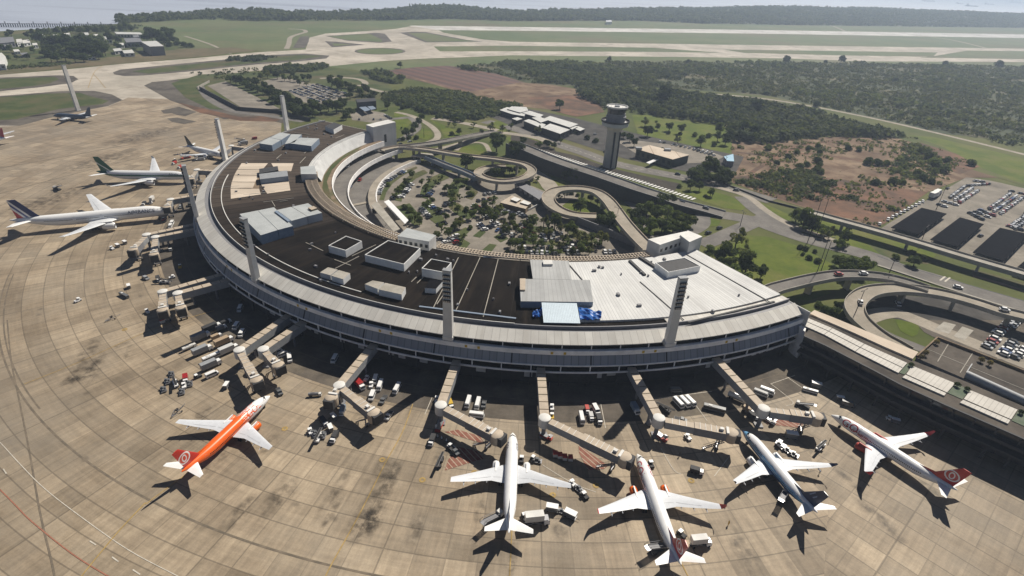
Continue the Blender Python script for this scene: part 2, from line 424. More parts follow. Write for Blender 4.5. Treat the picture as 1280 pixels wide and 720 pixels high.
def viaduct(name, px, w, mroad, thick=1.1, par=.9, piers=9, mside='concrete', z=None, parm=None):
    pts = smoothline([G(p[0], p[1], p[2] if z is None else z) for p in px])
    L, Rr = rails(pts, w); Lo, Ro = rails(pts, w+.6)
    up = Vector((0, 0, 1)); b = MB(); T0 = thick
    for i in range(len(pts)-1):
        thick = min(T0, max(.2, pts[i].z-.1))
        b.add([L[i], Rr[i], Rr[i+1], L[i+1]], [(0, 1, 2, 3)], 0)
        b.add([Lo[i]-up*thick, Ro[i]-up*thick, Ro[i+1]-up*thick, Lo[i+1]-up*thick], [(0, 1, 2, 3)], 1)
        for A, O in ((L, Lo), (Rr, Ro)):
            b.add([A[i], A[i+1], A[i+1]+up*par, A[i]+up*par], [(0, 1, 2, 3)], 2)
            b.add([A[i]+up*par, A[i+1]+up*par, O[i+1]+up*par, O[i]+up*par], [(0, 1, 2, 3)], 2)
            b.add([O[i]+up*par, O[i+1]+up*par, O[i+1]-up*thick, O[i]-up*thick], [(0, 1, 2, 3)], 1)
    for E in (0, -1): b.add([Lo[E]-up*thick, Ro[E]-up*thick, Ro[E], Lo[E]], [(0, 1, 2, 3)], 1)
    acc = piers/2
    for i in range(1, len(pts)):
        acc += (pts[i]-pts[i-1]).length
        if piers and acc > piers and pts[i].z-thick > 1.5:
            acc = 0; p = pts[i]; d = (pts[i]-pts[i-1]); a = math.atan2(d.y, d.x)
            b.box((p.x, p.y, (p.z-thick-.05)/2), (1.2, w*.45, p.z-thick-.1), 1, a)
    o = b.build(name, [mroad, mside, parm or mside])
    return tag(o, kind='structure')
import numpy as np
RNG = np.random.default_rng(5)
# ---------------------------------------------------------------- light, sky, air
w = bpy.data.worlds.new('World'); sc.world = w; w.use_nodes = True
wt = w.node_tree; bg = wt.nodes['Background']
sky = wt.nodes.new('ShaderNodeTexSky'); sky.sky_type = 'NISHITA'; sky.sun_disc = False
SUN_EL, SUN_AZ = 47.5, 53.0
sky.sun_elevation = R_(SUN_EL); sky.sun_rotation = R_(90-SUN_AZ); sky.altitude = 130; sky.dust_density = .4; sky.air_density = .48
wt.links.new(sky.outputs[0], bg.inputs[0]); bg.inputs[1].default_value = .05
sl = bpy.data.lights.new('sun', 'SUN'); sl.energy = 5; sl.angle = R_(.53); sl.color = (1, .93, .82)
so = bpy.data.objects.new('sun', sl); COL.objects.link(so)
sdir = Vector((math.cos(R_(SUN_EL))*math.cos(R_(SUN_AZ)), math.cos(R_(SUN_EL))*math.sin(R_(SUN_AZ)), math.sin(R_(SUN_EL))))
so.rotation_euler = sdir.to_track_quat('Z', 'Y').to_euler(); so.location = (0, 0, 500)
sc.view_settings.view_transform = 'Standard'; sc.view_settings.look = 'None'
sc.view_settings.exposure = 0.28; sc.view_settings.gamma = 1; sc.view_settings.use_curve_mapping = False
hz = MB(); hz.box((0, 14000, 64), (60000, 40000, 140)); hzo = hz.build('haze', []); tag(hzo, kind='stuff')
hm = bpy.data.materials.new('haze_air'); hm.use_nodes = True; nt = hm.node_tree
for nd in list(nt.nodes):
    if nd.type == 'BSDF_PRINCIPLED': nt.nodes.remove(nd)
pv = nt.nodes.new('ShaderNodeVolumePrincipled'); pv.inputs['Color'].default_value = (.66, .8, 1.0, 1)
pv.inputs['Density'].default_value = .00018; pv.inputs['Anisotropy'].default_value = .3
nt.links.new(pv.outputs[0], nt.nodes['Material Output'].inputs['Volume']); hzo.data.materials.append(hm)

# ---------------------------------------------------------------- water and land
t = NT('bay_water', .6, .5)
t.col(t.mix(t.map(t.noise(.0012, 5, .6, t.mapping((1, 4.5, 1), (0, 0, .15))), .5, .66), (.4, .44, .52), (.28, .31, .38)))  # base lightened beyond turbid water to hold the sky's reflection and glitter
M['water'] = t.m
sheet('bay_water', [(-28000, -3000), (28000, -3000), (28000, 33000), (-28000, 33000)], -2.0, 'water', world=True)
land = [G(0, 39)[:2], G(60, 35.5)[:2], G(125, 31.8)[:2], G(185, 25.6)[:2], G(260, 20)[:2], G(400, 15.8)[:2], G(640, 13)[:2], G(900, 11.5)[:2], G(1150, 12)[:2], (5000, 4600), (5200, 1500), (3500, -700), (-2500, -700), (-2500, 900)]
sheet('ground', land, -.06, 'grass', world=True)

# z steps for flush sheets
Z1, Z2, Z3, Z4, Z5 = .0, .03, .06, .09, .12
# airfield grass region
sheet('airfield', [(120, 34), (185, 27), (260, 23), (400, 22), (640, 22), (960, 26), (1340, 30), (1340, 84), (1060, 80), (640, 78), (560, 84), (480, 92), (415, 84), (320, 62), (230, 68), (160, 62)], -.03, 'airfield')
# runway and taxiways
sheet('runway', [(512, 32), (640, 33.6), (960, 37.7), (1280, 43), (1340, 44), (1340, 49), (1280, 47.6), (960, 42.2), (640, 38.2), (545, 37.6), (525, 36)], Z1, 'runway')
sheet('taxiway', [(-40, 97), (0, 93.5), (80, 87), (150, 80), (240, 73), (320, 65.5), (382, 62), (387, 47), (407, 42), (480, 37.4), (495, 36), (515, 32.5), (548, 37.6), (555, 41), (605, 49.5), (640, 52.2), (960, 56.5), (1280, 60.8), (1340, 61.5), (1340, 66), (1280, 64), (1210, 63), (1168, 70), (1150, 72), (1280, 74), (1340, 75), (1340, 80), (1280, 77.5), (1075, 76.5), (985, 73), (855, 71.2), (640, 69), (580, 71.5), (535, 73), (480, 76), (410, 83), (320, 88.5), (250, 96), (190, 103), (180, 107), (215, 126), (252, 140), (240, 150), (150, 180), (0, 190), (-40, 195)], Z1+.008, 'taxi')
def grassrow(name, px, z, m): return sheet(name, px, z, m)
# aprons
sheet('apron', [(-700, 860), (-500, 400), (-160, 195), (0, 158), (25, 157), (75, 144), (135, 133), (160, 122), (215, 124), (250, 137), (290, 147), (352, 152), (420, 200), (400, 300), (700, 400), (985, 455), (1005, 470), (1010, 560), (1035, 640), (1030, 720), (1000, 900), (600, 1000)], Z2, 'apron')
sheet('apron', [(1005, 466), (1010, 560), (1035, 640), (1030, 720), (1000, 900), (1800, 1000), (1700, 640), (1290, 560), (1150, 510), (1040, 445)], Z2+.006, 'apron2')
# grass islands on the taxiways
for n, px, m in [
    ('grass_island', [(-40, 99), (0, 97), (75, 94), (92, 95), (98, 99), (88, 104), (50, 109), (-40, 118)], 'shoulder'),
    ('grass_island', [(-40, 101), (0, 98.6), (68, 96), (74, 99), (62, 104), (45, 107), (-40, 115)], 'grass_dark'),
    ('grass_island', [(-40, 122), (0, 120), (75, 114), (118, 113.5), (140, 118), (153, 125), (135, 132.5), (75, 144), (25, 157), (-40, 157)], 'shoulder'),
    ('grass_island', [(-40, 125), (0, 121.5), (60, 117), (100, 116), (112, 120), (136, 126), (128, 130), (75, 136), (20, 149), (-40, 152)], 'grass_dark'),
    ('grass_island', [(141, 90.5), (150, 87), (200, 82), (275, 75), (330, 69), (380, 67), (412, 69.5), (408, 73), (370, 77), (320, 80.5), (240, 89), (180, 94.3), (155, 95), (143, 93)], 'shoulder'),
    ('grass_island', [(165, 89), (200, 84), (275, 77), (330, 71), (380, 68.5), (405, 70), (370, 75), (320, 78.5), (240, 87), (185, 92)], 'grass_dark'),
    ('grass_island', [(407, 45), (470, 41), (481, 42), (490, 52), (475, 53.5), (435, 51)], 'shoulder'),
    ('grass_island', [(410, 45.5), (462, 42), (476, 49), (478, 52.5), (435, 50)], 'airfield'),
    ('grass_island', [(406, 51.5), (420, 52), (457, 56), (415, 59)], 'shoulder'),
    ('grass_island', [(415, 54), (440, 55.5), (418, 57.5)], 'airfield'),
    ('grass_island', [(500, 41), (515, 39.5), (532, 40), (585, 50), (605, 52), (532, 53)], 'shoulder'),
    ('grass_island', [(510, 41), (532, 41), (580, 50), (598, 51.8), (534, 52)], 'airfield'),
    ('grass_island', [(549, 38.3), (640, 38.9), (960, 43), (1280, 48.4), (1340, 49.4), (1340, 60), (1280, 59.6), (960, 55.6), (640, 51.6), (608, 48.8)], 'airfield'),
    ('grass_island', [(542, 58), (640, 57), (815, 59.5), (903, 66), (815, 64.8), (640, 64), (550, 64.2)], 'airfield'),
    ('grass_island', [(905, 62), (960, 62.5), (1172, 65.5), (1166, 71), (1040, 69), (930, 66)], 'airfield'),
    ('grass_island', [(1212, 70), (1240, 66.5), (1340, 67.5), (1340, 72), (1280, 72)], 'airfield'),
    ('grass_island', [(582, 72.5), (640, 70), (850, 72), (856, 76), (640, 75.5), (590, 76.5)], 'airfield')]:
    sheet(n, px, Z3 if m in ('shoulder',) else Z3+.02, m)
el = [(475+32*math.cos(a/24*6.283), 64+4.2*math.sin(a/24*6.283)) for a in range(24)]
sheet('grass_island', el, Z3, 'shoulder'); sheet('grass_island', [(475+(x-475)*.9, 64+(y-64)*.85) for x, y in el], Z3+.02, 'airfield')
# bright patch of runway shoulder and small tracks on the airfield
ribbon('track', [(358, 61), (361, 55), (363, 47), (372, 43), (382, 40), (378, 37), (360, 36)], 9, 'road_pale', Z2)
sheet('dark_patch', [(366, 60), (375, 46), (386, 45), (386, 52), (381, 60)], Z2, 'shoulder')
ribbon('track', [(1140, 43), (1190, 50), (1232, 60)], 9, 'road_pale', Z4)
ribbon('track', [(1022, 29), (1042, 33), (1056, 39)], 9, 'road_pale', Z4)
sheet('pale_patch', [(995, 27.5), (1042, 27.2), (1048, 29.5), (1000, 30)], Z1, 'taxi')
ribbon('track', [(165, 40), (230, 41), (330, 38)], 4, 'soil_pale', Z1)
ribbon('track', [(231, 45), (262, 55), (288, 67)], 5, 'road_pale', Z1)
for px in ([(201, 138), (224, 133.5), (246, 140), (232, 145), (222, 144), (215, 141.5), (205, 142)], [(209, 148), (222, 147), (246, 152), (230, 155), (215, 152.5)]):
    sheet('asphalt_patch', px, Z3, 'shoulder')
# dark landside edge between apron and car compound
sheet('apron_shoulder', [(180, 107), (190, 102.5), (222, 99.5), (250, 111), (299, 137), (347, 140), (385, 151), (352, 154), (318, 146), (280, 149), (252, 139), (214, 126)], Z3, 'shoulder')
sheet('grass_verge', [(214, 104), (250, 93), (330, 90), (320, 95), (256, 108), (262, 122), (290, 138), (262, 136), (232, 122)], Z4, 'grass_dark')
sheet('grass_verge', [(352, 143), (383, 151), (372, 155), (345, 147)], Z4, 'grass_dark')
sheet('apron_shoulder', [(222, 128), (300, 146), (330, 145), (352, 148), (345, 152), (300, 151), (250, 141)], Z4, 'soil')

# stand asphalt round the terminal foot
def ringsheet(name, R0, R1, a0, a1, z, m, n=90, kind='structure'):
    b = MB()
    for i in range(n):
        A, B = a0+(a1-a0)*i/n, a0+(a1-a0)*(i+1)/n
        b.add([P(R0, A, z), P(R1, A, z), P(R1, B, z), P(R0, B, z)], [(0, 1, 2, 3)])
    return tag(b.build(name, m), kind=kind)
ringsheet('stand_road', 196, 221.5, -200, -58, Z3, 'asphalt_apron')
ringsheet('kerb_line', 210.6, 210.9, -150, -60, Z4, 'seam')
# tyre-darkened taxi lines
def arcline(name, R, a0, a1, w, m, z=Z3, n=80): return ringsheet(name, R-w/2, R+w/2, a0, a1, z, m, n)
arcline('joint_sealant', 281.6, -150, -96, .6, 'seam'); arcline('joint_sealant', 279.9, -150, -126, .5, 'seam')
ribbon('joint_sealant', [(9, 400), (14, 450), (24, 500), (36, 560), (50, 640), (64, 700), (72, 740)], .45, 'seam', Z3+.004)
ribbon('joint_sealant', [(0, 210), (80, 196), (160, 181), (260, 165)], 1.0, 'seam', Z3)
ribbon('joint_sealant', [(0, 242), (60, 226), (150, 203), (230, 186)], .8, 'seam', Z3)
ribbon('marking', [(-20, 535), (0, 553), (25, 580), (55, 610), (100, 645), (160, 687), (222, 720), (260, 740)], .2, 'wpaint', Z4)
ribbon('marking', [(-20, 596), (0, 612), (20, 632), (40, 652), (90, 692), (135, 720), (160, 734)], .27, 'redpaint', Z4)
for a, b in (((4, 586), (8, 592)), ((112, 676), (120, 681)), ((140, 696), (148, 702)), ((166, 712), (175, 718))): ribbon('marking', [a, b], .3, 'wpaint', Z4, False)
# lead-in lines
def lead(px, w=.28, m='ypaint'): ribbon('marking', px, w, m, Z4+.01)
lead([(516, 505), (503, 540), (482, 578), (460, 622), (440, 660), (414, 706), (400, 735)], .34); lead([(182, 628), (150, 662), (118, 700), (90, 735)], .34)
lead([(641, 600), (640, 660), (636, 740)]); lead([(820, 640), (850, 700), (870, 740)]); lead([(236, 590), (182, 630)])
lead([(30, 480), (100, 452), (190, 412), (268, 388)], .25); lead([(146, 343), (190, 330), (220, 322)], .25)
lead([(110, 110), (118, 90), (128, 82)], .6); lead([(132, 110), (122, 98), (116, 92)], .6)
lead([(745, 615), (716, 604), (678, 581)], .2, 'wpaint'); lead([(912, 570), (893, 595)], .2, 'wpaint'); lead([(826, 560), (842, 587), (851, 592)], .2, 'wpaint')
for px in ([(963, 480), (994, 469)], [(964, 480), (991, 502), (983, 507)], [(985, 472), (1006, 487)], [(540, 497), (531, 518)], [(605, 502), (603, 529)], [(751, 505), (757, 535)], [(868, 504), (884, 526)], [(800, 501), (890, 489)], [(683, 520), (688, 468)]): lead(px, .22, 'wpaint')
def disc(x, y, r, m, z=Z4+.02, r0=0):
    c = G(x, y); b = MB(); n = 20
    for i in range(n):
        A, B = 6.2832*i/n, 6.2832*(i+1)/n
        b.add([(c.x+q*math.cos(k), c.y+q*math.sin(k), z) for q, k in ((r0, A), (r, A), (r, B), (r0, B))], [(0, 1, 2, 3)])
    tag(b.build('stand_marking', m), kind='structure')
for x, y in ((356, 536), (478, 575), (528, 600), (593, 591), (691, 619), (745, 607), (864, 601), (156, 412)):
    disc(x, y, 1.0, 'ypaint', r0=.35)
# red hatched no-parking fields under the bridges
hat = NT('red_hatching', .8); o_ = hat.xyz()
hf = hat.math('FRACT', hat.math('DIVIDE', hat.math('ADD', hat.math('MULTIPLY', o_[0], .77), hat.math('MULTIPLY', o_[1], .64)), 1.5))
M['hatch'] = hat.col(hat.mix(hat.map(hf, .12, .2, 0, 1), (.4, .33, .25), hat.mix(hat.map(hat.noise(.5, 4), .4, .6), (.2, .075, .05), (.25, .12, .085))))
for px in ([(556, 588), (598, 575), (605, 574), (596, 564), (572, 558), (560, 575)], [(572, 537), (600, 545), (606, 555), (556, 540)], [(723, 556), (760, 582), (755, 586), (735, 588), (724, 566)], [(955, 522), (1005, 528), (1000, 535), (958, 530)]):
    sheet('hatched_marking', px, Z4, 'hatch')
# oil and rubber stains
t = NT('oil_stain', .6)
o2 = t.n('ShaderNodeTexCoord').outputs['Object']
gr = t.n('ShaderNodeTexGradient', gradient_type='SPHERICAL'); t.t.links.new(o2, gr.inputs[0])
gi = t.n('ShaderNodeNewGeometry').outputs['Position']
a_ = t.math('MULTIPLY', t.map(gr.outputs['Fac'], .05, .6), t.map(t.noise(.3, 5, .6, gi), .4, .75), clamp=True)
t.set(t.b.inputs['Alpha'], t.math('MULTIPLY', a_, .6)); M['oil'] = t.col((.035, .03, .025))
def stain(x, y, L, wd, rel=0):
    c = G(x, y); R, a = pol(c); b = MB(); b.poly([(-1, -1, 0), (1, -1, 0), (1, 1, 0), (-1, 1, 0)])
    o = b.build('oil_stain', 'oil'); o.location = (c.x, c.y, Z4+.03+random.random()*.01); o.scale = (L, wd, 1); o.rotation_euler = (0, 0, R_(a+rel)); tag(o, kind='structure')
for s in [(470, 628, 15, 5), (455, 655, 8, 5), (484, 586, 6, 5), (490, 600, 7, 2), (463, 652, 4, 4), (418, 615, 13, 2.2), (415, 640, 8, 1.6), (100, 468, 9, 5, 60), (120, 458, 14, 3, 60), (90, 475, 5, 3), (160, 440, 6, 1.2, 60), (150, 432, 4, 1.5), (215, 412, 5, 1, 50), (200, 448, 3, 1), (195, 460, 2.5, 1.2), (262, 585, 3, 2.5), (277, 572, 3, 2), (600, 640, 5, 2), (700, 660, 6, 3), (1060, 600, 8, 2), (1165, 612, 5, 1.5), (300, 640, 9, 3), (520, 660, 7, 3), (780, 640, 6, 2), (110, 440, 12, 4, 60), (130, 200, 40, 16, 80), (60, 250, 35, 14, 70), (180, 170, 45, 15, 90), (250, 520, 8, 3), (330, 560, 9, 3), (350, 620, 10, 4), (560, 560, 6, 4), (640, 700, 8, 2), (930, 690, 10, 4), (1100, 650, 12, 3), (1000, 620, 7, 3)]:
    stain(*s)

# ---------------------------------------------------------------- landside ground
sheet('landside_ground', [(352, 150), (385, 151), (440, 135), (480, 130), (560, 150), (640, 135), (720, 165), (800, 185), (880, 225), (960, 252), (1045, 278), (1160, 310), (1290, 350), (1290, 520), (1120, 470), (1005, 400), (940, 400), (640, 400), (420, 290), (350, 200)], Z1+.01, 'grass')
ringsheet('forecourt_paving', 96, 140, -212, -52, Z2+.02, 'asphalt', 80)
ringsheet('car_park', 30, 104.5, -212, -70, Z3, 'lot', 60); ringsheet('car_park', 0, 30.2, -240, 40, Z3+.004, 'lot', 40)
sheet('car_park', [(560, 240), (640, 222), (720, 255), (810, 312), (700, 324), (600, 322), (545, 305)], Z3+.01, 'lot')
# planted strips and islands in the car park
for px in ([(474, 250), (478, 238), (487, 226), (502, 215), (520, 208), (522, 210), (506, 218), (491, 229), (483, 240), (480, 250)],
           [(492, 250), (494, 240), (500, 230), (512, 219), (530, 212), (535, 216), (520, 223), (508, 233), (503, 245), (502, 252)],
           [(495, 258), (512, 254), (524, 268), (528, 280), (518, 282), (505, 270)],
           [(524, 246), (528, 233), (540, 221), (555, 215), (562, 222), (546, 229), (537, 240), (535, 249)],
           [(525, 258), (538, 252), (552, 268), (560, 282), (545, 280), (532, 270)],
           [(558, 246), (560, 234), (570, 222), (585, 222), (584, 232), (574, 236), (572, 250)],
           [(560, 258), (572, 253), (584, 262), (596, 270), (585, 274), (570, 268)],
           [(582, 247), (590, 234), (598, 240), (590, 250)], [(566, 292), (582, 284), (589, 287), (578, 298), (588, 304), (582, 311), (574, 309), (572, 300)],
           [(591, 295), (601, 287), (607.5, 290), (600, 297)], [(602, 313), (612, 304.5), (621, 306), (614, 315)], [(617, 296), (626, 291), (636, 298), (626, 303)],
           [(640, 313), (700, 312), (736, 310), (736, 314), (700, 317), (642, 318)], [(650, 300), (700, 302), (720, 304), (700, 306.5), (652, 305)], [(705, 285), (728, 288), (748, 300), (738, 305), (715, 298)], [(655, 282), (690, 284), (700, 292), (660, 290)]):
    sheet('planted_island', px, Z4+.1, 'grass_dark')
# lawns and verges round the ramps
for px, m in (([(566, 190), (580, 183), (600, 181), (608, 192), (590, 195)], 'lawn'), ([(604, 184), (612, 181), (617, 192), (610, 193)], 'lawn'), ([(630, 172), (655, 169), (672, 175), (660, 180), (640, 178)], 'lawn'), ([(610, 155), (625, 150), (645, 160), (630, 168), (612, 165)], 'lawn'),
              ([(492, 140), (512, 143), (515, 152), (506, 162), (496, 162)], 'lawn'), ([(528, 160), (538, 162), (541, 170), (534, 175), (522, 172)], 'lawn'), ([(535, 148), (552, 155), (575, 165), (578, 173), (556, 172), (550, 160)], 'lawn'), ([(512, 132), (540, 138), (560, 142), (540, 146), (520, 140)], 'grass'),
              ([(688, 220), (702, 222), (710, 232), (698, 234), (690, 228)], 'lawn'), ([(697, 262), (712, 250), (735, 250), (752, 262), (745, 268), (720, 268)], 'lawn'), ([(728, 274), (750, 270), (765, 282), (750, 280)], 'lawn'), ([(786, 251), (805, 255), (797, 262), (788, 258)], 'lawn'),
              ([(852, 239), (880, 236), (912, 245), (934, 257), (928, 263), (905, 260), (880, 252)], 'lawn'), ([(884, 272), (902, 276), (897, 282), (880, 284), (878, 278)], 'lawn'), ([(940, 250), (962, 257), (990, 270), (986, 276), (965, 268)], 'lawn'),
              ([(915, 305), (935, 294), (960, 296), (1000, 308), (1040, 330), (1042, 342), (1000, 346), (960, 358), (935, 345), (915, 332), (890, 320), (882, 312)], 'lawn'),
              ([(1000, 270), (1045, 280), (1100, 295), (1165, 313), (1170, 320), (1150, 330), (1110, 326), (1085, 318), (1040, 300), (1005, 283)], 'lawn'), ([(1085, 305), (1130, 318), (1165, 322), (1160, 330), (1110, 326)], 'grass_dark'), ([(1215, 336), (1290, 356), (1290, 366), (1215, 344)], 'grass_dark'),
              ([(990, 372), (1030, 362), (1040, 366), (1010, 376)], 'lawn'), ([(1046, 396), (1056, 385), (1062, 395), (1053, 402)], 'lawn'), ([(1119, 400), (1130, 397), (1150, 405), (1147, 418), (1140, 421), (1126, 414)], 'lawn'),
              ([(790, 144), (800, 143), (905, 155), (915, 178), (912, 196), (900, 200), (880, 190), (830, 178), (800, 176)], 'lawn')):
    sheet('lawn', px, Z4+.02, m)
# soil, fields, scrub
sheet('ploughed_field', [(484, 88), (520, 84), (560, 82), (620, 92), (668, 107), (660, 115), (582, 115.5), (540, 105), (505, 97)], Z3, 'ploughed')
ribbon('track', [(504, 94), (540, 104), (582, 114), (660, 117)], 6, 'soil_pale', Z4)
sheet('bare_soil', [(570, 118), (650, 103), (690, 106), (760, 118), (790, 128), (720, 140), (660, 134), (610, 128)], Z3, 'soil_pale')
sheet('bare_soil', [(660, 122), (705, 118), (728, 121), (750, 132), (756, 140), (720, 146), (690, 138), (672, 130)], Z4, 'soil')
sheet('bare_soil', [(915, 176), (960, 178), (1040, 171), (1142, 171), (1180, 184), (1220, 205), (1250, 216), (1262, 222), (1208, 222), (1160, 240), (1098, 284), (1045, 272), (960, 245), (915, 228)], Z3, 'soil_pale')
sheet('bare_soil', [(918, 222), (960, 215), (1060, 225), (1125, 235), (1160, 240), (1105, 280), (1045, 270), (960, 244)], Z4, 'soil')
sheet('bare_soil', [(1150, 178), (1195, 192), (1225, 208), (1200, 218), (1165, 205), (1140, 190)], Z4, 'soil')
sheet('scrub_ground', [(560, 84), (640, 77.5), (860, 78.5), (1060, 80), (1340, 85), (1340, 190), (1280, 178), (1170, 166), (1030, 136), (960, 121), (860, 113), (720, 108), (660, 104), (620, 93)], Z2, 'scrub_ground')
sheet('grass_verge', [(780, 108), (860, 112), (960, 120), (1040, 136), (1170, 166), (1340, 205), (1340, 240), (1280, 232), (1215, 212), (1140, 178), (1040, 148), (960, 129), (860, 120), (780, 116)], Z3+.01, 'grass')
sheet('grass_verge', [(1130, 168), (1170, 172), (1340, 212), (1340, 244), (1268, 226), (1215, 205), (1180, 184), (1142, 171)], Z3+.02, 'lawn')
ribbon('perimeter_road', [(850, 116), (905, 118.5), (960, 124), (1010, 132), (1060, 141.5), (1110, 152), (1170, 166), (1240, 183), (1340, 208)], 7, 'road_pale', Z4+.03)
for px, w_ in (([(920, 190), (960, 194), (1010, 192), (1070, 200), (1120, 212), (1150, 228)], 5), ([(1100, 276), (1085, 255), (1060, 238), (1020, 228), (970, 226)], 6), ([(1150, 240), (1125, 246), (1105, 258), (1088, 272)], 8), ([(940, 215), (965, 200), (1000, 182), (1050, 176)], 4)): ribbon('track', px, w_, 'soil', Z4+.04)
sheet('red_patch', [(1050, 262), (1075, 250), (1100, 256), (1110, 268), (1095, 280), (1065, 274)], Z4+.03, 'soil')
# compound paving
sheet('compound_ground', [(262, 104), (330, 90), (400, 83), (480, 95), (500, 130), (440, 142), (385, 151), (350, 141)], Z3+.02, 'grass_dark')
sheet('settlement_ground', [(-60, 52), (0, 45), (60, 38), (180, 38), (232, 60), (150, 78), (0, 88), (-60, 92)], Z1, 'grass_dark')
sheet('verge', [(-40, 88), (0, 84), (90, 77), (230, 61), (290, 59), (320, 63), (240, 72), (150, 79.5), (80, 86), (0, 93), (-40, 97)], Z1+.01, 'verge_brown')
sheet('dark_strip', [(640, 166), (668, 175), (692, 185), (700, 196), (660, 184), (638, 175)], Z4+.03, 'dark_strip')
sheet('dark_strip', [(685, 187), (720, 194.5), (760, 209), (800, 218.5), (850, 229.5), (842, 240), (800, 228), (750, 212.5), (700, 196)], Z4+.03, 'dark_strip')
sheet('compound_paving', [(259, 107), (282, 101.5), (350, 136), (331, 138), (304, 136)], Z4, 'lot')
sheet('compound_paving', [(325, 102), (351, 96), (392, 105), (364, 114), (340, 112.5)], Z4, 'lot')
sheet('compound_paving', [(359, 113), (392, 104), (443, 119), (402, 130), (380, 128)], Z4+.01, 'lot')
sheet('compound_paving', [(437, 139), (452, 136), (480, 141), (492, 150), (470, 154), (440, 150)], Z4, 'lot')
ribbon('compound_road', [(250, 108), (262, 124), (292, 139), (330, 144), (380, 152)], 8, 'asphalt', Z4+.02)
ribbon('compound_road', [(400, 98), (430, 97), (452, 100), (455, 106), (430, 108)], 8, 'road_pale', Z4)
ribbon('track', [(460, 110), (480, 115), (500, 118)], 7, 'road_pale', Z4)
# right-hand car lot
sheet('car_lot', [(1208, 221.5), (1240, 226), (1300, 240), (1400, 262), (1400, 376), (1290, 347), (1095, 289), (1150, 255)], Z4+.02, 'lot')
# ---------------------------------------------------------------- roads and ramps
ZR = Z4+.04
ribbon('avenue', [(600, 150, 0), (640, 160), (668, 169), (700, 181), (730, 191), (760, 202), (800, 211.5), (850, 221), (890, 230), (930, 240.5), (965, 251)], 15, 'asphalt', ZR)
ribbon('avenue', [(900, 268), (940, 275), (965, 284), (1000, 296), (1040, 307), (1070, 314.5), (1097, 323), (1127, 336), (1174, 350), (1221, 366), (1290, 386)], 14, 'asphalt', ZR+.01)
ribbon('avenue', [(876, 306), (895, 299), (915, 290), (940, 279), (960, 270)], 11, 'asphalt', ZR+.02)
ribbon('avenue', [(930, 246), (948, 262), (975, 278), (1002, 290)], 14, 'asphalt', ZR+.015)
ribbon('pavement_strip', [(876, 229), (905, 236), (935, 246), (955, 261), (975, 274), (1000, 286), (1030, 296), (1058, 307)], 5.5, 'road_pale', ZR+.04)
ribbon('pavement_strip', [(855, 256), (880, 267), (895, 270)], 5, 'road_pale', ZR+.04)
ribbon('slip_road', [(786, 252), (799, 262), (803, 272), (800, 285)], 8, 'asphalt', ZR)
ribbon('slip_road', [(803, 300), (835, 296), (862, 290), (878, 280), (878, 268)], 9, 'asphalt', ZR)
ribbon('slip_road', [(716, 272), (740, 283), (770, 300), (800, 316)], 9, 'asphalt', ZR)
ribbon('slip_road', [(665, 214), (682, 226), (690, 236), (700, 242)], 12, 'road_pale', ZR)
ribbon('slip_road', [(470, 150), (498, 148), (512, 147), (520, 153), (520, 162), (500, 176)], 8, 'asphalt', ZR)
ribbon('slip_road', [(495, 140), (515, 145), (535, 155), (546, 165), (546, 173), (535, 178)], 6, 'road_pale', ZR)
ribbon('slip_road', [(540, 148), (570, 152), (600, 158), (622, 163)], 9, 'road_pale', ZR)
ribbon('slip_road', [(548, 187), (575, 180), (600, 171), (625, 166), (670, 172), (690, 180)], 9, 'road_pale', ZR)
ribbon('slip_road', [(570, 188), (576, 183), (592, 178), (606, 180), (612, 190)], 4, 'road_pale', ZR+.02)
sheet('sheds_paving', [(600, 140), (640, 132), (720, 148), (800, 168), (930, 196), (920, 215), (860, 215), (780, 198), (700, 172), (640, 158)], Z4+.01, 'asphalt_dark')
sheet('lot', [(770, 176), (800, 176), (880, 186), (905, 196), (890, 203), (862, 204), (842, 205), (795, 192)], Z4+.02, 'lot')
sheet('lot_ground', [(1082, 372), (1100, 367), (1165, 372), (1300, 400), (1300, 460), (1160, 408), (1110, 396), (1085, 400)], Z4+.025, 'asphalt_dark')
ribbon('lot_road', [(1078, 404), (1082, 398), (1100, 392), (1120, 391), (1146, 400), (1175, 412), (1220, 430), (1290, 458)], 9, 'road_pale', ZR)
ribbon('lot_road', [(1080, 398), (1092, 408), (1112, 420), (1142, 432), (1172, 444)], 6, 'asphalt', ZR+.01)
sheet('car_lot', [(1140, 398), (1160, 400), (1290, 400), (1290, 470), (1180, 428), (1155, 415)], Z4+.03, 'asphalt_apron')
for px in ([(1168, 412), (1180, 402), (1195, 406), (1186, 417)], [(1192, 420), (1203, 408), (1217, 413), (1205, 426)]): sheet('pale_paving', px, ZR+.03, 'concrete')
sheet('car_lot', [(1223, 436), (1243, 416), (1262, 424), (1243, 446)], ZR+.02, 'lot'); sheet('car_lot', [(1246, 448), (1262, 425), (1300, 438), (1300, 452), (1269, 452)], ZR+.02, 'lot')
def dashes(px, w, z, L=4., gap=7., m='wpaint'):
    pts = smoothline([G(x, y, z) for x, y in px]); b = MB(); acc = 0; on = 0
    for a, c in zip(pts, pts[1:]):
        d = c-a; n = max(1, int(d.length/(L+gap))); d_ = d.normalized(); pe = Vector((-d_.y, d_.x, 0))*w/2
        for k in range(n):
            q = a+d*(k/n); e = q+d_*min(L, d.length/n*.6); b.add([q-pe, e-pe, e+pe, q+pe], [(0, 1, 2, 3)])
    return tag(b.build('lane_marking', m), kind='structure')
for off in (-2.4, 2.4): dashes([(1000, 296+off*.7), (1040, 307+off*.8), (1070, 314.5+off*.9), (1097, 323+off), (1127, 336+off), (1174, 350+off), (1221, 366+off), (1290, 386+off)], .3, ZR+.05)
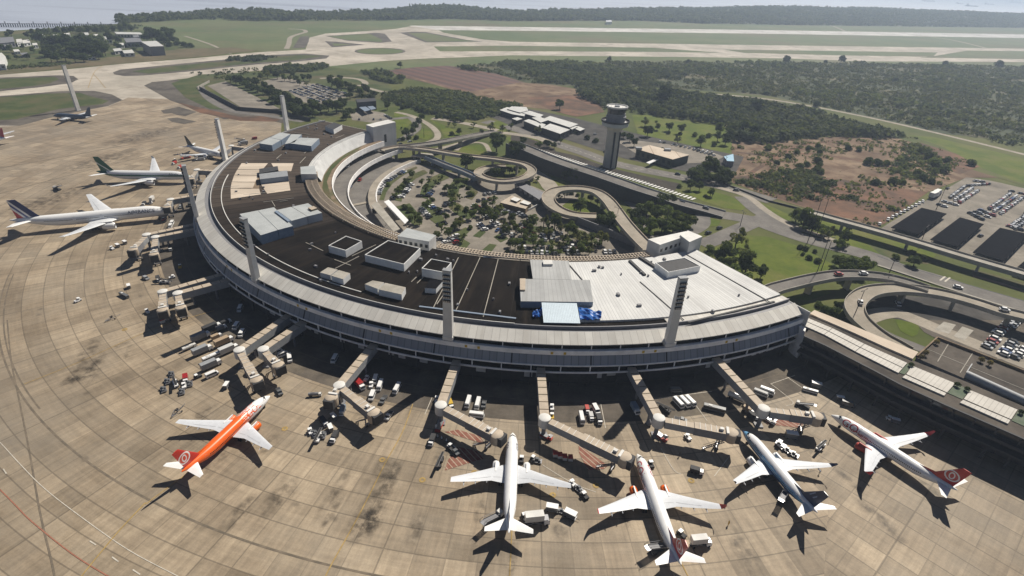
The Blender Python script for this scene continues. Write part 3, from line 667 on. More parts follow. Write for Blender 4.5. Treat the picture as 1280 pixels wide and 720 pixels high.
dashes([(668, 169), (700, 181), (730, 191), (760, 202), (800, 211.5), (850, 221), (890, 230), (930, 240.5), (965, 251)], .35, ZR+.05)
# elevated ramps
viaduct('ramp', [(478, 188, 9), (499, 184, 9), (520, 185.5, 9), (540, 188, 9), (564, 192, 9), (588, 195.5, 9), (616, 198.5, 9), (639, 202, 9), (656, 206, 8.6), (665, 213, 8), (660, 220, 7.6), (648, 224.5, 7.2), (629, 226.7, 6.8), (610, 224, 6.3), (598, 218, 5.6), (603, 212, 5), (617, 208.5, 4.4), (633, 208, 4)], 6, 'road_pale', piers=18, parm='tan')
viaduct('ramp', [(812, 312, 8), (796, 296, 8), (781, 279, 8), (770, 264, 8), (760, 251, 8), (747, 241, 7.6), (729, 236.3, 7.2), (710, 236, 6.8), (695, 238.5, 6.4), (686, 245, 6), (687, 253, 5.4), (696, 261, 4.8), (710, 267, 4.2), (727, 270, 3.4), (748, 271, 2.6)], 8, 'road_pale', piers=20, parm='tan')
viaduct('ramp', [(499, 184, 9), (530, 181, 9), (555, 177, 8), (580, 172, 6), (600, 168, 3), (622, 164, 1)], 8, 'asphalt', piers=22)
viaduct('ramp', [(1300, 402, 7), (1280, 396, 7), (1252, 389, 7), (1221, 379, 7), (1189, 370, 7), (1161, 364.5, 7), (1140, 362, 7), (1118, 361, 7), (1095, 363, 7), (1080, 368, 6.8), (1070, 377, 6.5), (1068, 386, 6), (1074, 397.5, 5.4), (1087, 410, 4.8), (1103, 421.5, 4), (1120, 431, 3), (1137, 441, 2)], 8, 'road_pale', piers=20)
viaduct('ramp', [(955, 368, 8), (968, 361, 8), (990, 355, 8), (1015, 349, 8), (1041, 344.5, 8), (1060, 343.5, 8), (1081, 344, 8), (1109, 347, 8), (1137, 354, 7.6), (1161, 362, 7.1)], 7, 'asphalt', piers=22)
viaduct('elevated_road', [(640, 179, 9), (665, 189, 9), (684, 197, 9), (715, 208, 9), (750, 219.5, 9), (780, 230, 9), (800, 237, 8), (825, 245, 6), (851, 254, 4), (885, 263, 1.6), (905, 268.5, .7)], 12, 'asphalt', piers=0, thick=9, mside='dark', parm='grey')
viaduct('ramp', [(533, 195.5, 5), (556, 205, 5), (578, 213.5, 5), (597, 222, 5)], 4, 'asphalt', piers=14, thick=2, mside='bluegrey')
viaduct('elevated_road', [(1010, 264.5, 6), (1045, 274.5, 6), (1100, 289.5, 6), (1160, 307, 6), (1210, 322, 6), (1300, 348, 6)], 7.5, 'concrete', piers=34, thick=1.5)
ribbon('marking', [(1181.5, 345.5), (1175, 350.5)], .8, 'wpaint', ZR+.05, False); ribbon('marking', [(1187.5, 347), (1181, 352)], .8, 'wpaint', ZR+.05, False)
ribbon('kerb_line', [(1097, 331), (1140, 345), (1200, 365), (1290, 393)], 1.2, 'concrete', .5)
ribbon('dividing_strip', [(1097, 320), (1140, 335), (1200, 353), (1290, 379)], 1.0, 'dark', ZR+.03)
ribbon('pavement_strip', [(1216, 345), (1250, 354), (1300, 371)], 3, 'soil_pale', ZR)
# embankment wall hiding below the elevated road
# curved departure decks inside the ring
def spiral(name, pts, w, m, thick, par, mside, z, sub=5): return viaduct(name, [(x, y, z) for x, y in pts], w, m, thick, par, 16, mside)

# decks follow the ring: outer deck (weathered), road deck, with pale parapets facing the car park
def ringdeck(name, spec, m, z, wall_in, wall_out=0, thick=1.2, mpar='fascia'):
    """spec: list of (angle, R_in, R_out)"""
    b = MB(); up = Vector((0, 0, 1))
    for i in range(len(spec)-1):
        (a, ri, ro), (c, qi, qo) = spec[i], spec[i+1]
        A, B, C, D = P(ri, a, z), P(ro, a, z), P(qo, c, z), P(qi, c, z)
        b.add([A, B, C, D], [(0, 1, 2, 3)], 0)
        b.add([A-up*thick, B-up*thick, C-up*thick, D-up*thick], [(0, 1, 2, 3)], 1)
        A2, D2 = P(ri-.5, a, z), P(qi-.5, c, z)
        b.add([A, D, D+up*wall_in, A+up*wall_in], [(0, 1, 2, 3)], 1)
        b.add([A+up*wall_in, D+up*wall_in, D2+up*wall_in, A2+up*wall_in], [(0, 1, 2, 3)], 1)
        b.add([A2+up*wall_in, D2+up*wall_in, D2-up*thick, A2-up*thick], [(0, 1, 2, 3)], 1)
        b.add([B, C, C-up*thick, B-up*thick], [(0, 1, 2, 3)], 1)
        if i % 3 == 1 and z > 5: b.box((*P((ri+ro)/2, a)[:2], (z-thick)/2), (1, 1, z-thick-.02), 1)
    return tag(b.build(name, [m, mpar]), kind='structure')
def rng(a0, a1, n, fi, fo): return [(a0+(a1-a0)*k/n, fi(k/n), fo(k/n)) for k in range(n+1)]
# weathered strip deck: edge tightens from 139 at its far end to 127 at the near end
ringdeck('forecourt_deck', rng(152, 243, 40, lambda t: 129.9, lambda t: 139.6), 'rust', 14.2, .45, thick=3.3)
ringdeck('departure_road', rng(147, 245, 40, lambda t: 121.3, lambda t: 136), 'asphalt', 7.0, 1.1, thick=1.9)
ringdeck('pavement_strip', rng(146, 206, 30, lambda t: 104.6, lambda t: 109.4), 'road_pale', 2.4, .25, thick=2.35)
# grass bed beside the inner wall
sheet('roof_planting', [tuple(P(r, a)[:2]) for r, a in [(135.6, 160), (135.6, 170), (135.6, 180), (135.6, 190), (135.6, 200), (135.6, 212), (133.4, 210), (133, 195), (132.6, 185), (132.6, 175), (133.4, 165)]], 14.26, 'grass_dark', world=True)
# forecourt shelter walkway (pale crossing)
ribbon('crossing', [(437, 257), (450, 254.5), (467, 251)], 3, 'road_pale', .4, False)
# ---------------------------------------------------------------- terminal
T = empty('terminal_building', 'large dark roofed semicircular airport terminal with pale curved rim', 'terminal', (TX, TY, 0))
TL = Vector((TX, TY, 0))
def tpart(b, name, m, label=None, smooth=None, parent=None):
    o = b.build(name, m, None, smooth); o.parent = parent or T
    if parent is None: o.matrix_parent_inverse = Matrix.Translation(-TL)
    if label: o['label'] = label
    return o
A0, A1 = -209, -58.6
def band(b, prof, a0=A0, a1=A1, n=150, m=0):
    for i in range(n):
        A, B = a0+(a1-a0)*i/n, a0+(a1-a0)*(i+1)/n
        for k in range(len(prof)-1):
            (r, z), (q, y) = prof[k], prof[k+1]
            b.add([P(r, A, z), P(r, B, z), P(q, B, y), P(q, A, y)], [(0, 1, 2, 3)], m)
    return b
RZ = 19.4
b = MB(); band(b, [(142, RZ), (193.3, RZ)], A0, -150, 58); tpart(b, 'roof', 'roof_brown', 'brown roof of the far wing')
b = MB(); band(b, [(142, RZ), (193.3, RZ)], -150, -134, 16); tpart(b, 'roof', 'roof_mid', 'dark brown roof of the middle')
b = MB(); band(b, [(141, RZ), (193.3, RZ)], -134, A1, 75); tpart(b, 'roof', 'roof_black', 'black roof of the near wing')
b = MB(); band(b, [(142, RZ-.2), (142, 20.25), (189.5, 20.25), (189.5, RZ-.2)], -87.2, A1, 40); tpart(b, 'roof_cladding', 'roof_silver')
b = MB(); band(b, [(190.3, RZ-.2), (190.3, 20.0), (193.2, 20.0)], -76, A1, 24); tpart(b, 'roof_cladding', 'roof_grey')
b = MB(); band(b, [(193.3, RZ-.3), (193.3, 20.25), (193.75, 20.25), (193.75, 19.0), (196.3, 19.0), (196.3, 19.75)]); tpart(b, 'gutter', 'midgrey')
b = MB(); band(b, [(193.3, 20.28), (193.3, 20.5), (193.55, 20.5), (193.55, 20.28)], A0, -93); tpart(b, 'parapet', 'offwhite')
b = MB(); band(b, [(188.2, RZ), (188.2, 19.75), (188.55, 19.75), (188.55, RZ)], -166, -112, 50); tpart(b, 'roof_kerb', 'offwhite')
b = MB(); band(b, [(196.3, 19.8), (201.2, 17.5), (201.2, 17.2), (200.7, 17.15)]); tpart(b, 'rim_roof', 'roof_grey')
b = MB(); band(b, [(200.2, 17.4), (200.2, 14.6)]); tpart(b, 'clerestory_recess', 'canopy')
b = MB(); band(b, [(200.6, 15.3), (201.9, 15.3), (202.0, 15.1), (202.0, 13.5), (201.6, 13.5)]); tpart(b, 'fascia', 'fascia')
b = MB(); band(b, [(201.75, 13.6), (203.3, 10.1)]); tpart(b, 'sloped_cladding', 'glazing')
b = MB(); band(b, [(203.2, 10.15), (203.6, 10.15), (203.6, 9.65), (199, 9.65)]); band(b, [(203.1, 7.2), (203.5, 7.2), (203.5, 6.55), (203.1, 6.55), (203.1, 7.2)]); tpart(b, 'gallery_beam', 'fascia')
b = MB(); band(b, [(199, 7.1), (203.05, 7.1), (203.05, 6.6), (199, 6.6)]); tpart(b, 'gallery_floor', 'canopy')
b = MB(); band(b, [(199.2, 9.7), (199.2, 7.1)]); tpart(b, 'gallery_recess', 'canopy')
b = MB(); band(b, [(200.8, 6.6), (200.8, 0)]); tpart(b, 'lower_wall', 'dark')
b = MB()
b.prism([P(141, A1, 0), P(203.4, A1, 0), P(203.4, A1+.12, 0), P(141, A1+.12, 0)], 0, 19.2)
b.prism([P(141, A0, 0), P(201, A0, 0), P(201, A0-.15, 0), P(141, A0-.15, 0)], 0, RZ-.05); build_each(b, 'end_wall', 'wallgrey', T, None, Matrix.Translation(-TL))
b = MB(); bc = MB(); bg_ = MB()
for i in range(51):
    a = A0+1+i*3.0
    b2 = P(203.0, a); 
    b.box((b2.x, b2.y, 8.4), (.4, .35, 2.5), 0, R_(a)); c2 = P(201.0, a); bc.box((c2.x, c2.y, 16.2), (.35, .3, 1.8), 0, R_(a))
    c3 = P(202.3, a); bg_.box((c3.x, c3.y, 3.27), (.6, .5, 6.5), 0, R_(a))
for bb, nm, mm in ((b, 'gallery_post', 'fascia'), (bc, 'clerestory_post', 'fascia'), (bg_, 'ground_column', 'dark')): build_each(bb, nm, mm, T, None, Matrix.Translation(-TL))
b = MB()
for i in range(120):
    a = A0+2+i*1.245
    if random.random() < .45:
        z = random.choice((3.8, 4.4)); h = random.choice((1.8, 2.6)); c = P(200.92, a, z); b.box(c, (.2, random.uniform(1.6, 3.8), h), 0, R_(a))
build_each(b, 'wall_panel', 'wallgrey', T, None, Matrix.Translation(-TL))
b = MB()
for a in (-151.6, -133.3, -118.9, -108, -98.6, -89.9, -80.5, -70.9):
    for da in (.9, 2.2):
        c = P(202.08, a+da, 14.35); b.box(c, (.12, .9, 1.0), 0, R_(a+da))
build_each(b, 'gate_sign', 'yellow', T, None, Matrix.Translation(-TL))
b = MB()
for i in range(19):
    a = A0+4+i*8.0; c = P(202.55, a, 11.9); b.beam(P(201.82, a, 13.5), P(203.36, a, 10.15), .5, .12)
build_each(b, 'cladding_joint', 'dark', T, None, Matrix.Translation(-TL))
b = MB(); q_ = random.Random(21)
for i in range(26):
    a = q_.uniform(-204, -94); r = q_.uniform(150, 180); L_ = q_.uniform(4, 16)
    if q_.random() < .6: b.beam(P(r, a, RZ+.2), P(r+L_, a, RZ+.2), .25, .25)
    else: b.beam(P(r, a, RZ+.18), P(r, a+L_/r*50, RZ+.18), .3, .22)
build_each(b, 'roof_pipe', 'concrete', T, None, Matrix.Translation(-TL))
# inner face towards the car park
b = MB(); band(b, [(141.0, RZ+.02), (141.0, 0)]); tpart(b, 'inner_wall', 'wallgrey')
b = MB(); band(b, [(135.9, 14.3), (139.9, 20.6), (140.3, 20.6), (140.3, 20.3), (141.5, 20.3), (141.5, 21.1), (142.1, 21.1), (142.1, 20.3), (143.4, 20.3), (143.4, 21.0), (143.9, 21.0), (143.9, RZ)], -206, -165, 50); tpart(b, 'inner_parapet', 'wallgrey')
# slatted pergola over the inner edge
def pergola(a0, a1, r0, r1, z, step):
    b = MB(); band(b, [(r0, z), (r0+.5, z), (r0+.5, z-.6), (r0, z-.6), (r0, z)], a0, a1, 60); band(b, [(r1, z), (r1-.5, z), (r1-.5, z-.6), (r1, z-.6), (r1, z)], a0, a1, 60)
    band(b, [((r0+r1)/2-.2, z), ((r0+r1)/2+.2, z), ((r0+r1)/2+.2, z-.5)], a0, a1, 60)
    a = a0
    while a < a1:
        b.beam(P(r0, a, z+.05), P(r1, a, z+.05), .35, .35); a += step
    for k in range(int((a1-a0)/4)+1): 
        for r in (r0+.25, r1-.25): q = P(r, a0+k*4); b.box((q.x, q.y, (z+RZ-2)/2), (.4, .4, z-RZ+1))
    return tpart(b, 'pergola', 'tan')
pergola(-164.5, -117.5, 137.6, 144.4, 20.8, .62); pergola(-109.5, -68.5, 136.4, 140.7, 20.3, .62)
def block(name, px, zt, zb, mwall, mtop, parent=T, over=0, rim=None, label=None, windows=None):
    """roof outline seen in the photograph at height zt, walls down to zb"""
    pts = [G(x, y, zt) for x, y in px]
    b = MB(); b.prism(pts, zb, zt, 0, 1)
    if rim:
        c = sum(pts, Vector())/len(pts); n = len(pts)
        inn = [c+(p-c)*(1-rim/max((p-c).length, .1)) for p in pts]
        for i in range(n):
            j = (i+1) % n; o_, q_ = Vector((0, 0, .28)), Vector((0, 0, .003))
            b.add([pts[i], pts[j], pts[j]+o_, pts[i]+o_], [(0, 1, 2, 3)], 0); b.add([inn[i]+q_, inn[j]+q_, inn[j]+o_, inn[i]+o_], [(0, 1, 2, 3)], 0)
            b.add([pts[i]+o_, pts[j]+o_, inn[j]+o_, inn[i]+o_], [(0, 1, 2, 3)], 0)
    if parent is T: o = tpart(b, name, [mwall, mtop], label)
    else: o = b.build(name, [mwall, mtop], parent); 
    if windows:
        for (i, n, z, h, fw_) in windows:
            A, B = pts[i], pts[(i+1) % len(pts)]; wb = MB(); d = (B-A).normalized(); ang = math.atan2(d.y, d.x)
            for k in range(n):
                q = A+(B-A)*((k+.5)/n); wb.box((q.x, q.y, z), ((B-A).length/n*fw_, .12, h), 0, ang)
            build_each(wb, 'window', 'glass', o)
    return o
PR = 'plant_room'
block(PR, [(410.5, 307.5), (432.5, 295.5), (452.5, 302), (432, 313.75)], 22.6, RZ, 'penthouse', 'roof_black', rim=.4)
block(PR, [(456, 319), (485, 301), (525.5, 311), (505, 331)], 22.6, RZ, 'penthouse', 'roof_black', rim=.4)
block(PR, [(527, 336), (539, 324), (564.5, 329), (554, 341)], 23, RZ, 'penthouse', 'roof_black', rim=.4)
block(PR, [(531, 360), (537.5, 349), (554, 351), (545, 361)], 21.6, RZ, 'penthouse', 'canopy')
block(PR, [(400, 340.5), (410, 334), (422, 337), (413, 344)], 21.8, RZ, 'wallgrey', 'concrete'); block(PR, [(414, 344.5), (423.5, 337.5), (437.5, 341.5), (429, 349)], 22, RZ, 'penthouse', 'concrete')
block(PR, [(456, 355), (466, 350.5), (480, 353), (472, 361)], 22, RZ, 'penthouse', 'concrete'); block(PR, [(473, 361.5), (481.5, 353.5), (507, 359), (502, 368)], 22.2, RZ, 'penthouse', 'concrete')
for px in ([(299.5, 267.5), (322, 263), (347, 287.5), (326, 294)], [(322.5, 263), (342.5, 259), (366, 282.5), (347.5, 287.3)], [(346, 262.5), (364, 258.5), (384, 270.5), (364.5, 276)], [(365, 258.3), (385, 254), (402.5, 266), (384.5, 270.3)]):
    block('roof_hall', px, 24 if px[0][0] < 340 else 23.4, RZ, 'bluegrey' if px[0][0] < 340 else 'wallgrey', 'block_roof', label='pale grey roof hall on the brown roof')
block('roof_hatch', [(385, 259.5), (392, 257.5), (396.5, 260), (389.5, 262.3)], 24.3, 23.3, 'rust', 'tan'); block('roof_hatch', [(343, 264), (346, 263), (363, 275.5), (360, 276.8)], 24.6, 23.3, 'bluegrey', 'bluegrey')
for px in ([(324, 179), (337, 172), (351, 175), (340, 181.5)], [(337.5, 171.8), (350, 165.5), (363, 167.5), (351.5, 174.7)], [(356, 180), (364, 167.8), (377, 168), (368, 178)], [(362, 179), (375, 172), (399, 173), (389, 182.5)]):
    block('roof_hall', px, 23.4 if px[0][0] < 352 else 23.2, RZ, 'bluegrey', 'block_roof', label='grey roof hall near the far end')
block(PR, [(406, 157.5), (417.5, 153), (427.5, 156), (417, 162)], 22.8, RZ, 'penthouse', 'dark')
# beige patio roof
def flat(name, px, z, m, parent=T): 
    b = MB(); b.poly([G(x, y, z) for x, y in px]); o = tpart(b, name, m); return o
for px in ([(302, 204), (335, 204), (328, 212), (297, 211.5)], [(296.6, 212), (327.7, 212.4), (324, 219), (293, 218.5)], [(292.7, 219), (323.7, 219.5), (319, 227.5), (290, 227)], [(289.7, 227.5), (319, 228), (316, 235), (288.3, 235)], [(288.2, 235.5), (324, 236), (326, 243), (288.5, 248.5)],
           [(339, 204), (367, 204), (364, 214), (345, 214)], [(326, 230), (361, 227), (363, 238), (334, 242)]): flat('roof_cladding', px, RZ+.25, 'beige_roof')
flat('roof_cladding', [(315, 225), (324, 222), (324, 236), (314, 236)], RZ+.12, 'rust')
block('roof_hall', [(324, 217.5), (359, 213), (360, 220), (325, 224)], 22.6, RZ, 'bluegrey', 'grey'); block('roof_hall', [(324, 211), (347, 207.5), (348, 212.5), (324, 217)], 21.8, RZ, 'dark', 'dark')
block('stair_tower', [(457.5, 156), (485, 149.5), (494.5, 152.5), (466, 159)], 25.5, 3, 'wallgrey', 'offwhite', windows=[(2, 1, 15, 6, .1)], label='pale block closing the far end of the ring')
block('stair_tower', [(375.5, 208.5), (393, 207), (396, 217.5), (376, 217.5)], 24, 8, 'wallgrey', 'block_roof')
block('stair_tower', [(497, 295), (508.6, 285), (545, 294), (536, 301.8)], 24.2, 8, 'offwhite', 'block_roof', windows=[(3, 6, 21.6, 1.6, .55), (3, 6, 17.5, 1.6, .55)])
block('stair_tower', [(810, 299), (857.5, 289), (866, 292.3), (825, 306)], 25.2, 6, 'wallgrey', 'offwhite', windows=[(2, 7, 22, 1.6, .5)]); block('stair_tower', [(850, 293.5), (860, 288), (878, 295.5), (862, 302.5)], 26, 6, 'wallgrey', 'offwhite')
block(PR, [(819, 329), (856, 322.5), (875.5, 333), (835, 341)], 22.9, 20.2, 'penthouse', 'dark', rim=.4)
# raised grey roofs over the silver part with tarpaulins
block('raised_roof', [(662.5, 324.5), (711, 326), (714.5, 349.5), (666, 348.5)], 21.9, 20.2, 'dark', 'roof_neutral'); block('raised_roof', [(649.5, 348.5), (737.5, 350), (741.5, 377.5), (651, 376.5)], 22.3, RZ, 'bluegrey', 'roof_neutral')
block('roof_hatch', [(679, 325), (690, 325), (691, 330), (679, 330)], 22.9, 21.8, 'offwhite', 'offwhite'); block('roof_hatch', [(650, 348), (657, 348), (656.5, 362), (650, 362)], 23, 22.2, 'tan', 'tan')
b = MB(); A = [G(677, 378, 22.6), G(721, 379, 22.6), G(725.5, 404, 20.6), G(679.5, 403, 20.6)]; up = Vector((0, 0, .25))
for k in range(22):
    l0, l1 = A[0].lerp(A[1], k/22), A[0].lerp(A[1], (k+.93)/22); m0, m1 = A[3].lerp(A[2], k/22), A[3].lerp(A[2], (k+.93)/22)
    b.add([l0, l1, m1, m0, l0-up, l1-up, m1-up, m0-up], [(0, 1, 2, 3), (7, 6, 5, 4), (0, 4, 5, 1), (1, 5, 6, 2), (2, 6, 7, 3), (3, 7, 4, 0)])
tpart(b, 'roof_canopy', 'pale_blue', 'ribbed pale canopy between blue tarpaulins')
def tarp(px, z):
    b = MB(); q = [G(x, y, z) for x, y in px]; n = 8; rows = []
    rr = random.Random(3)
    for i in range(n+1):
        rows.append([q[0].lerp(q[1], j/n).lerp(q[3].lerp(q[2], j/n), i/n)+Vector((0, 0, rr.uniform(0, 1.1))) for j in range(n+1)])
    for i in range(n):
        for j in range(n): b.add([rows[i][j], rows[i][j+1], rows[i+1][j+1], rows[i+1][j]], [(0, 1, 2), (0, 2, 3)])
    o = b.build('tarpaulin', 'tarp'); return o
tag(tarp([(665, 391), (678, 386), (679, 396), (666, 398)], RZ+.25), 'crumpled blue tarpaulin left of the ribbed pale canopy', 'tarpaulin', 'blue tarpaulins on the roof')
tag(tarp([(722.5, 385), (752, 391), (751, 400), (725, 401)], RZ+.9), 'crumpled blue tarpaulin right of the ribbed pale canopy', 'tarpaulin', 'blue tarpaulins on the roof')
b = MB()
for a_, c_ in (((573, 322), (541, 386)), ((600, 322), (570, 388)), ((623, 323), (604, 396)), ((540, 305), (520, 318)), ((470, 306), (440, 320))): b.beam(G(*a_, RZ+.12), G(*c_, RZ+.12), .28, .24)
build_each(b, 'roof_kerb', 'concrete', T, None, Matrix.Translation(-TL))
b = MB(); b.beam(G(524, 383, RZ+.2), G(645, 398, RZ+.2), .8, .3); b.beam(G(604, 320, RZ+.2), G(648, 322, RZ+.2), 2.4, .3); build_each(b, 'roof_membrane', 'bluegrey', T, None, Matrix.Translation(-TL))
b = MB(); b.beam(G(800, 352, 20.4), G(855, 400, 20.4), .35, .2); b.beam(G(787, 326, 20.5), G(806, 344, 20.5), 1.2, 1.); b.beam(G(800, 322, 20.5), G(822, 336, 20.5), 1.6, 1.2); b.beam(G(858, 318, 20.4), G(965, 379, 20.4), .35, .25); b.beam(G(860, 403, 20.3), G(968, 377, 20.3), .8, .4); b.beam(G(708, 327, 20.4), G(728, 350, 20.4), .4, .3)
build_each(b, 'roof_duct', 'dark', T, None, Matrix.Translation(-TL))
b = MB(); q_ = random.Random(9)
for i in range(64):
    a = q_.uniform(-206, -62); r = q_.uniform(146, 191); p = P(r, a); s_ = q_.uniform(.4, 1.1)
    zt = 20.25 if a > -87 else RZ
    b.box((p.x, p.y, zt+.45), (s_*1.6, s_, .9), 0, R_(a+q_.choice((0, 90))))
build_each(b, 'roof_vent', 'midgrey', T, None, Matrix.Translation(-TL))

# ---------------------------------------------------------------- floodlight masts round the rim
def mast(px, py, label, R=201.0, a=None, z0=17.0, z1=43.4, pos=None, pan=True):
    q = P(R, a) if a is not None else pos
    ang = math.degrees(math.atan2(q.y-TY, q.x-TX))
    t_ = empty('floodlight_mast', label, 'floodlight mast', (q.x, q.y, z0), R_(ang), 'concrete floodlight masts')
    b = MB(); h = z1-z0
    b.frus(-1.2, 1.2, 1.9, -1.2, .3, 0, 0, -.0); b.add([(-1.05, -1.7, .3), (1.05, -1.7, .3), (1.05, 1.7, .3), (-1.05, 1.7, .3), (-.85, -1.45, h), (.85, -1.45, h), (.85, 1.45, h), (-.85, 1.45, h)], [(0, 1, 5, 4), (1, 2, 6, 5), (2, 3, 7, 6), (3, 0, 4, 7), (4, 5, 6, 7)])
    b.build('shaft', 'offwhite', t_)
    b = MB()
    for k in range(7):
        z = h-1.6-k*1.6
        b.box((1.15, 0, z), (.8, 2.5, .75))
    build_each(b, 'lamp_frame', 'dark', t_)
    b = MB()
    for k in range(7):
        for y in (-.8, 0, .8): b.box((1.6, y, h-1.6-k*1.6), (.12, .6, .55))
    build_each(b, 'floodlight', 'steel', t_)
    b = MB(); b.box((0, 0, h+.2), (1.9, 3.1, .4)); b.build('cap', 'grey', t_)
    return t_
for a, lb in ((-76.8, 'leaning floodlight mast before the silver roof, lamps on its side'), (-99.6, 'upright pale floodlight mast before the black roof strips'), (-125.6, 'pale floodlight mast beside the large pale grey roof hall'), (-148.8, 'floodlight mast beside the green striped airliner nose'), (-176.6, 'floodlight mast in front of the small airliner with dark tail'), (160.8, 'plain pale floodlight mast at the far end of the terminal roof')):
    mast(0, 0, lb, a=a)
gm = G(98, 138)
mast(0, 0, 'tall grey floodlight mast standing alone by the dark grey parked jet', pos=gm, z0=0.2, z1=40)

# ---------------------------------------------------------------- pier at the right
def quad(b, px, z, th=.35, m=0): b.prism([G(x, y, z) for x, y in px], z-th, z, m)
PB = empty('pier_building', 'long low pier with pale roof panels running off to the right', 'pier', (126, 172, 0)); PBi = Matrix.Translation((-126, -172, 0))
def ppart(b, name, m, label=None):
    o = b.build(name, m, PB); o.matrix_parent_inverse = PBi
    if label: o['label'] = label
    return o
near = [(1005, 420), (1032, 432), (1060, 446.5), (1092, 463), (1126, 481), (1181, 506), (1262, 541), (1330, 571), (1480, 637)]
far = [(1012, 394), (1039, 405.5), (1069, 418.5), (1104, 434.5), (1141, 450.5), (1210, 478), (1284, 510), (1350, 538), (1500, 602)]
PZ = 12.6
nw = [G(x, y, PZ) for x, y in near]; fw_ = [G(x, y, PZ) for x, y in far]
b = MB()
for i in range(len(nw)-1): b.add([nw[i], nw[i+1], fw_[i+1], fw_[i]], [(0, 1, 2, 3)], 0)
ppart(b, 'roof', 'garage_roof')
def wallstrip(b, pts, za, zb, off=0, m=0):
    # outward = towards the apron (screen lower left)
    for i in range(len(pts)-1):
        a, c = pts[i], pts[i+1]; d = (c-a); d.z = 0; d.normalize(); n = Vector((d.y, -d.x, 0))*off
        a, c = a+n, c+n
        b.add([(a.x, a.y, za), (c.x, c.y, za), (c.x, c.y, zb), (a.x, a.y, zb)], [(0, 1, 2, 3)], m)
def ledge(b, pts, z, o0, o1, th, m=0):
    for i in range(len(pts)-1):
        a, c = pts[i], pts[i+1]; d = (c-a); d.z = 0; d.normalize(); n = Vector((d.y, -d.x, 0))
        b.prism([a+n*o0, c+n*o0, c+n*o1, a+n*o1], z-th, z, m)
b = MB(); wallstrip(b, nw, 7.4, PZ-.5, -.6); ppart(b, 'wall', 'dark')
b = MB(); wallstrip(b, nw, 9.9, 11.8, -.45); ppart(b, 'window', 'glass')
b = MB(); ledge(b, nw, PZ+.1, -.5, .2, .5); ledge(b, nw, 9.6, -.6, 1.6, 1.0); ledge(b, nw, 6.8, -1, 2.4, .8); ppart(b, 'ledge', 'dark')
b = MB()
for i in range(len(nw)-1):
    L = (nw[i+1]-nw[i]).length; n = max(1, int(L/5))
    for k in range(n):
        q = nw[i].lerp(nw[i+1], (k+.5)/n); d = nw[i+1]-nw[i]; a = math.atan2(d.y, d.x)
        b.box((q.x, q.y, 10.8), (.5, .8, 2.2), 0, a)
        if k % 2 == 0: q2 = q+Vector((d.y, -d.x, 0)).normalized()*.6; b.box((q2.x, q2.y, 3), (.8, .8, 6), 0, a)
build_each(b, 'pillar', 'dark', PB, None, PBi)
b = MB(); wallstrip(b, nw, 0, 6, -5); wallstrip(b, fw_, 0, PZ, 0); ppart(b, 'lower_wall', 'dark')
b = MB()
for px in ([(1001, 405), (1009, 397), (1040, 410), (1030, 418)], [(1030.5, 418.2), (1040.5, 410.2), (1080, 429.5), (1069, 439)], [(1069.5, 439.3), (1080.5, 429.8), (1134, 453.6), (1123, 466)], [(1140, 457), (1194, 479), (1184, 490.5), (1133, 467.5)], [(1132, 468.5), (1183, 491.5), (1180.5, 494.5), (1128, 471.5)], [(1213, 487.6), (1272, 512), (1264, 524), (1205, 498.6)], [(1204, 499.8), (1263, 525), (1260, 529.5), (1200, 503)], [(1290, 520), (1340, 541), (1330, 556), (1281, 534)]):
    quad(b, px, PZ+.55, .5)
build_each(b, 'roof_panel', 'pier_roof', PB, None, PBi)
b = MB()
for a_, c_ in (((1005, 400.5), (1035, 413.5)), ((1035, 413.5), (1074, 433.5)), ((1074, 433.5), (1128, 459.5))): b.beam(G(*a_, PZ+.6), G(*c_, PZ+.6), .25, .12)
for a_, c_ in (((1136, 463), (1188, 485.5)), ((1209, 494), (1267, 519))): pass
ppart(b, 'roof_joint', 'dark')
b = MB(); quad(b, [(1124, 466), (1134.5, 454.5), (1140, 457), (1131, 468)], PZ+.2, .2); quad(b, [(1184.5, 491), (1195, 479.5), (1212.5, 487.3), (1203, 499)], PZ+.2, .2); quad(b, [(1264.5, 525.5), (1273, 513), (1289.5, 519.8), (1281, 533)], PZ+.2, .2); build_each(b, 'roof_deck', 'green_roof', PB, None, PBi)
b = MB(); b.prism([G(x, y, 13.3) for x, y in [(1018, 387.5), (1045, 398), (1075, 410.5), (1110, 425), (1148, 440), (1141, 448.5), (1104, 432.5), (1069, 416.5), (1039, 403.5), (1012, 392)]], 12.5, 13.3); ppart(b, 'walkway_roof', 'beige_roof')
# parking garage behind the pier
GB = empty('parking_garage', 'parking garage with dark flat roof behind the pale pier panels', 'garage', (175, 165, 0)); GBi = Matrix.Translation((-175, -165, 0))
gp = [G(x, y, 12) for x, y in [(1171, 423.5), (1420, 520), (1420, 563), (1214, 477), (1145, 447)]]
b = MB(); b.prism(gp, 0, 12, 0, 1); o = b.build('wall', ['midgrey', 'garage_roof'], GB); o.matrix_parent_inverse = GBi
b = MB()
for i in (0, 1, 4):
    a, c = gp[i], gp[(i+1) % 5]; b.beam(a+Vector((0, 0, .5)), c+Vector((0, 0, .5)), .5, 1.0)
o = b.build('parapet', 'rust', GB); o.matrix_parent_inverse = GBi
b = MB()
for a_, c_ in (((1158, 436), (1300, 495)), ((1186, 429), (1172, 452)), ((1216, 441), (1200, 466))): b.beam(G(*a_, 12.05), G(*c_, 12.05), .25, .1)
build_each(b, 'deck_joint', 'concrete', GB, None, GBi)
b = MB(); b.tube(G(1208, 468, 13), G(1300, 510, 13), 1.5, n=14); b.beam(G(1208, 466, 13), G(1215, 455, 13), .3, .4); build_each(b, 'roof_duct', 'grey', GB, 40, GBi)
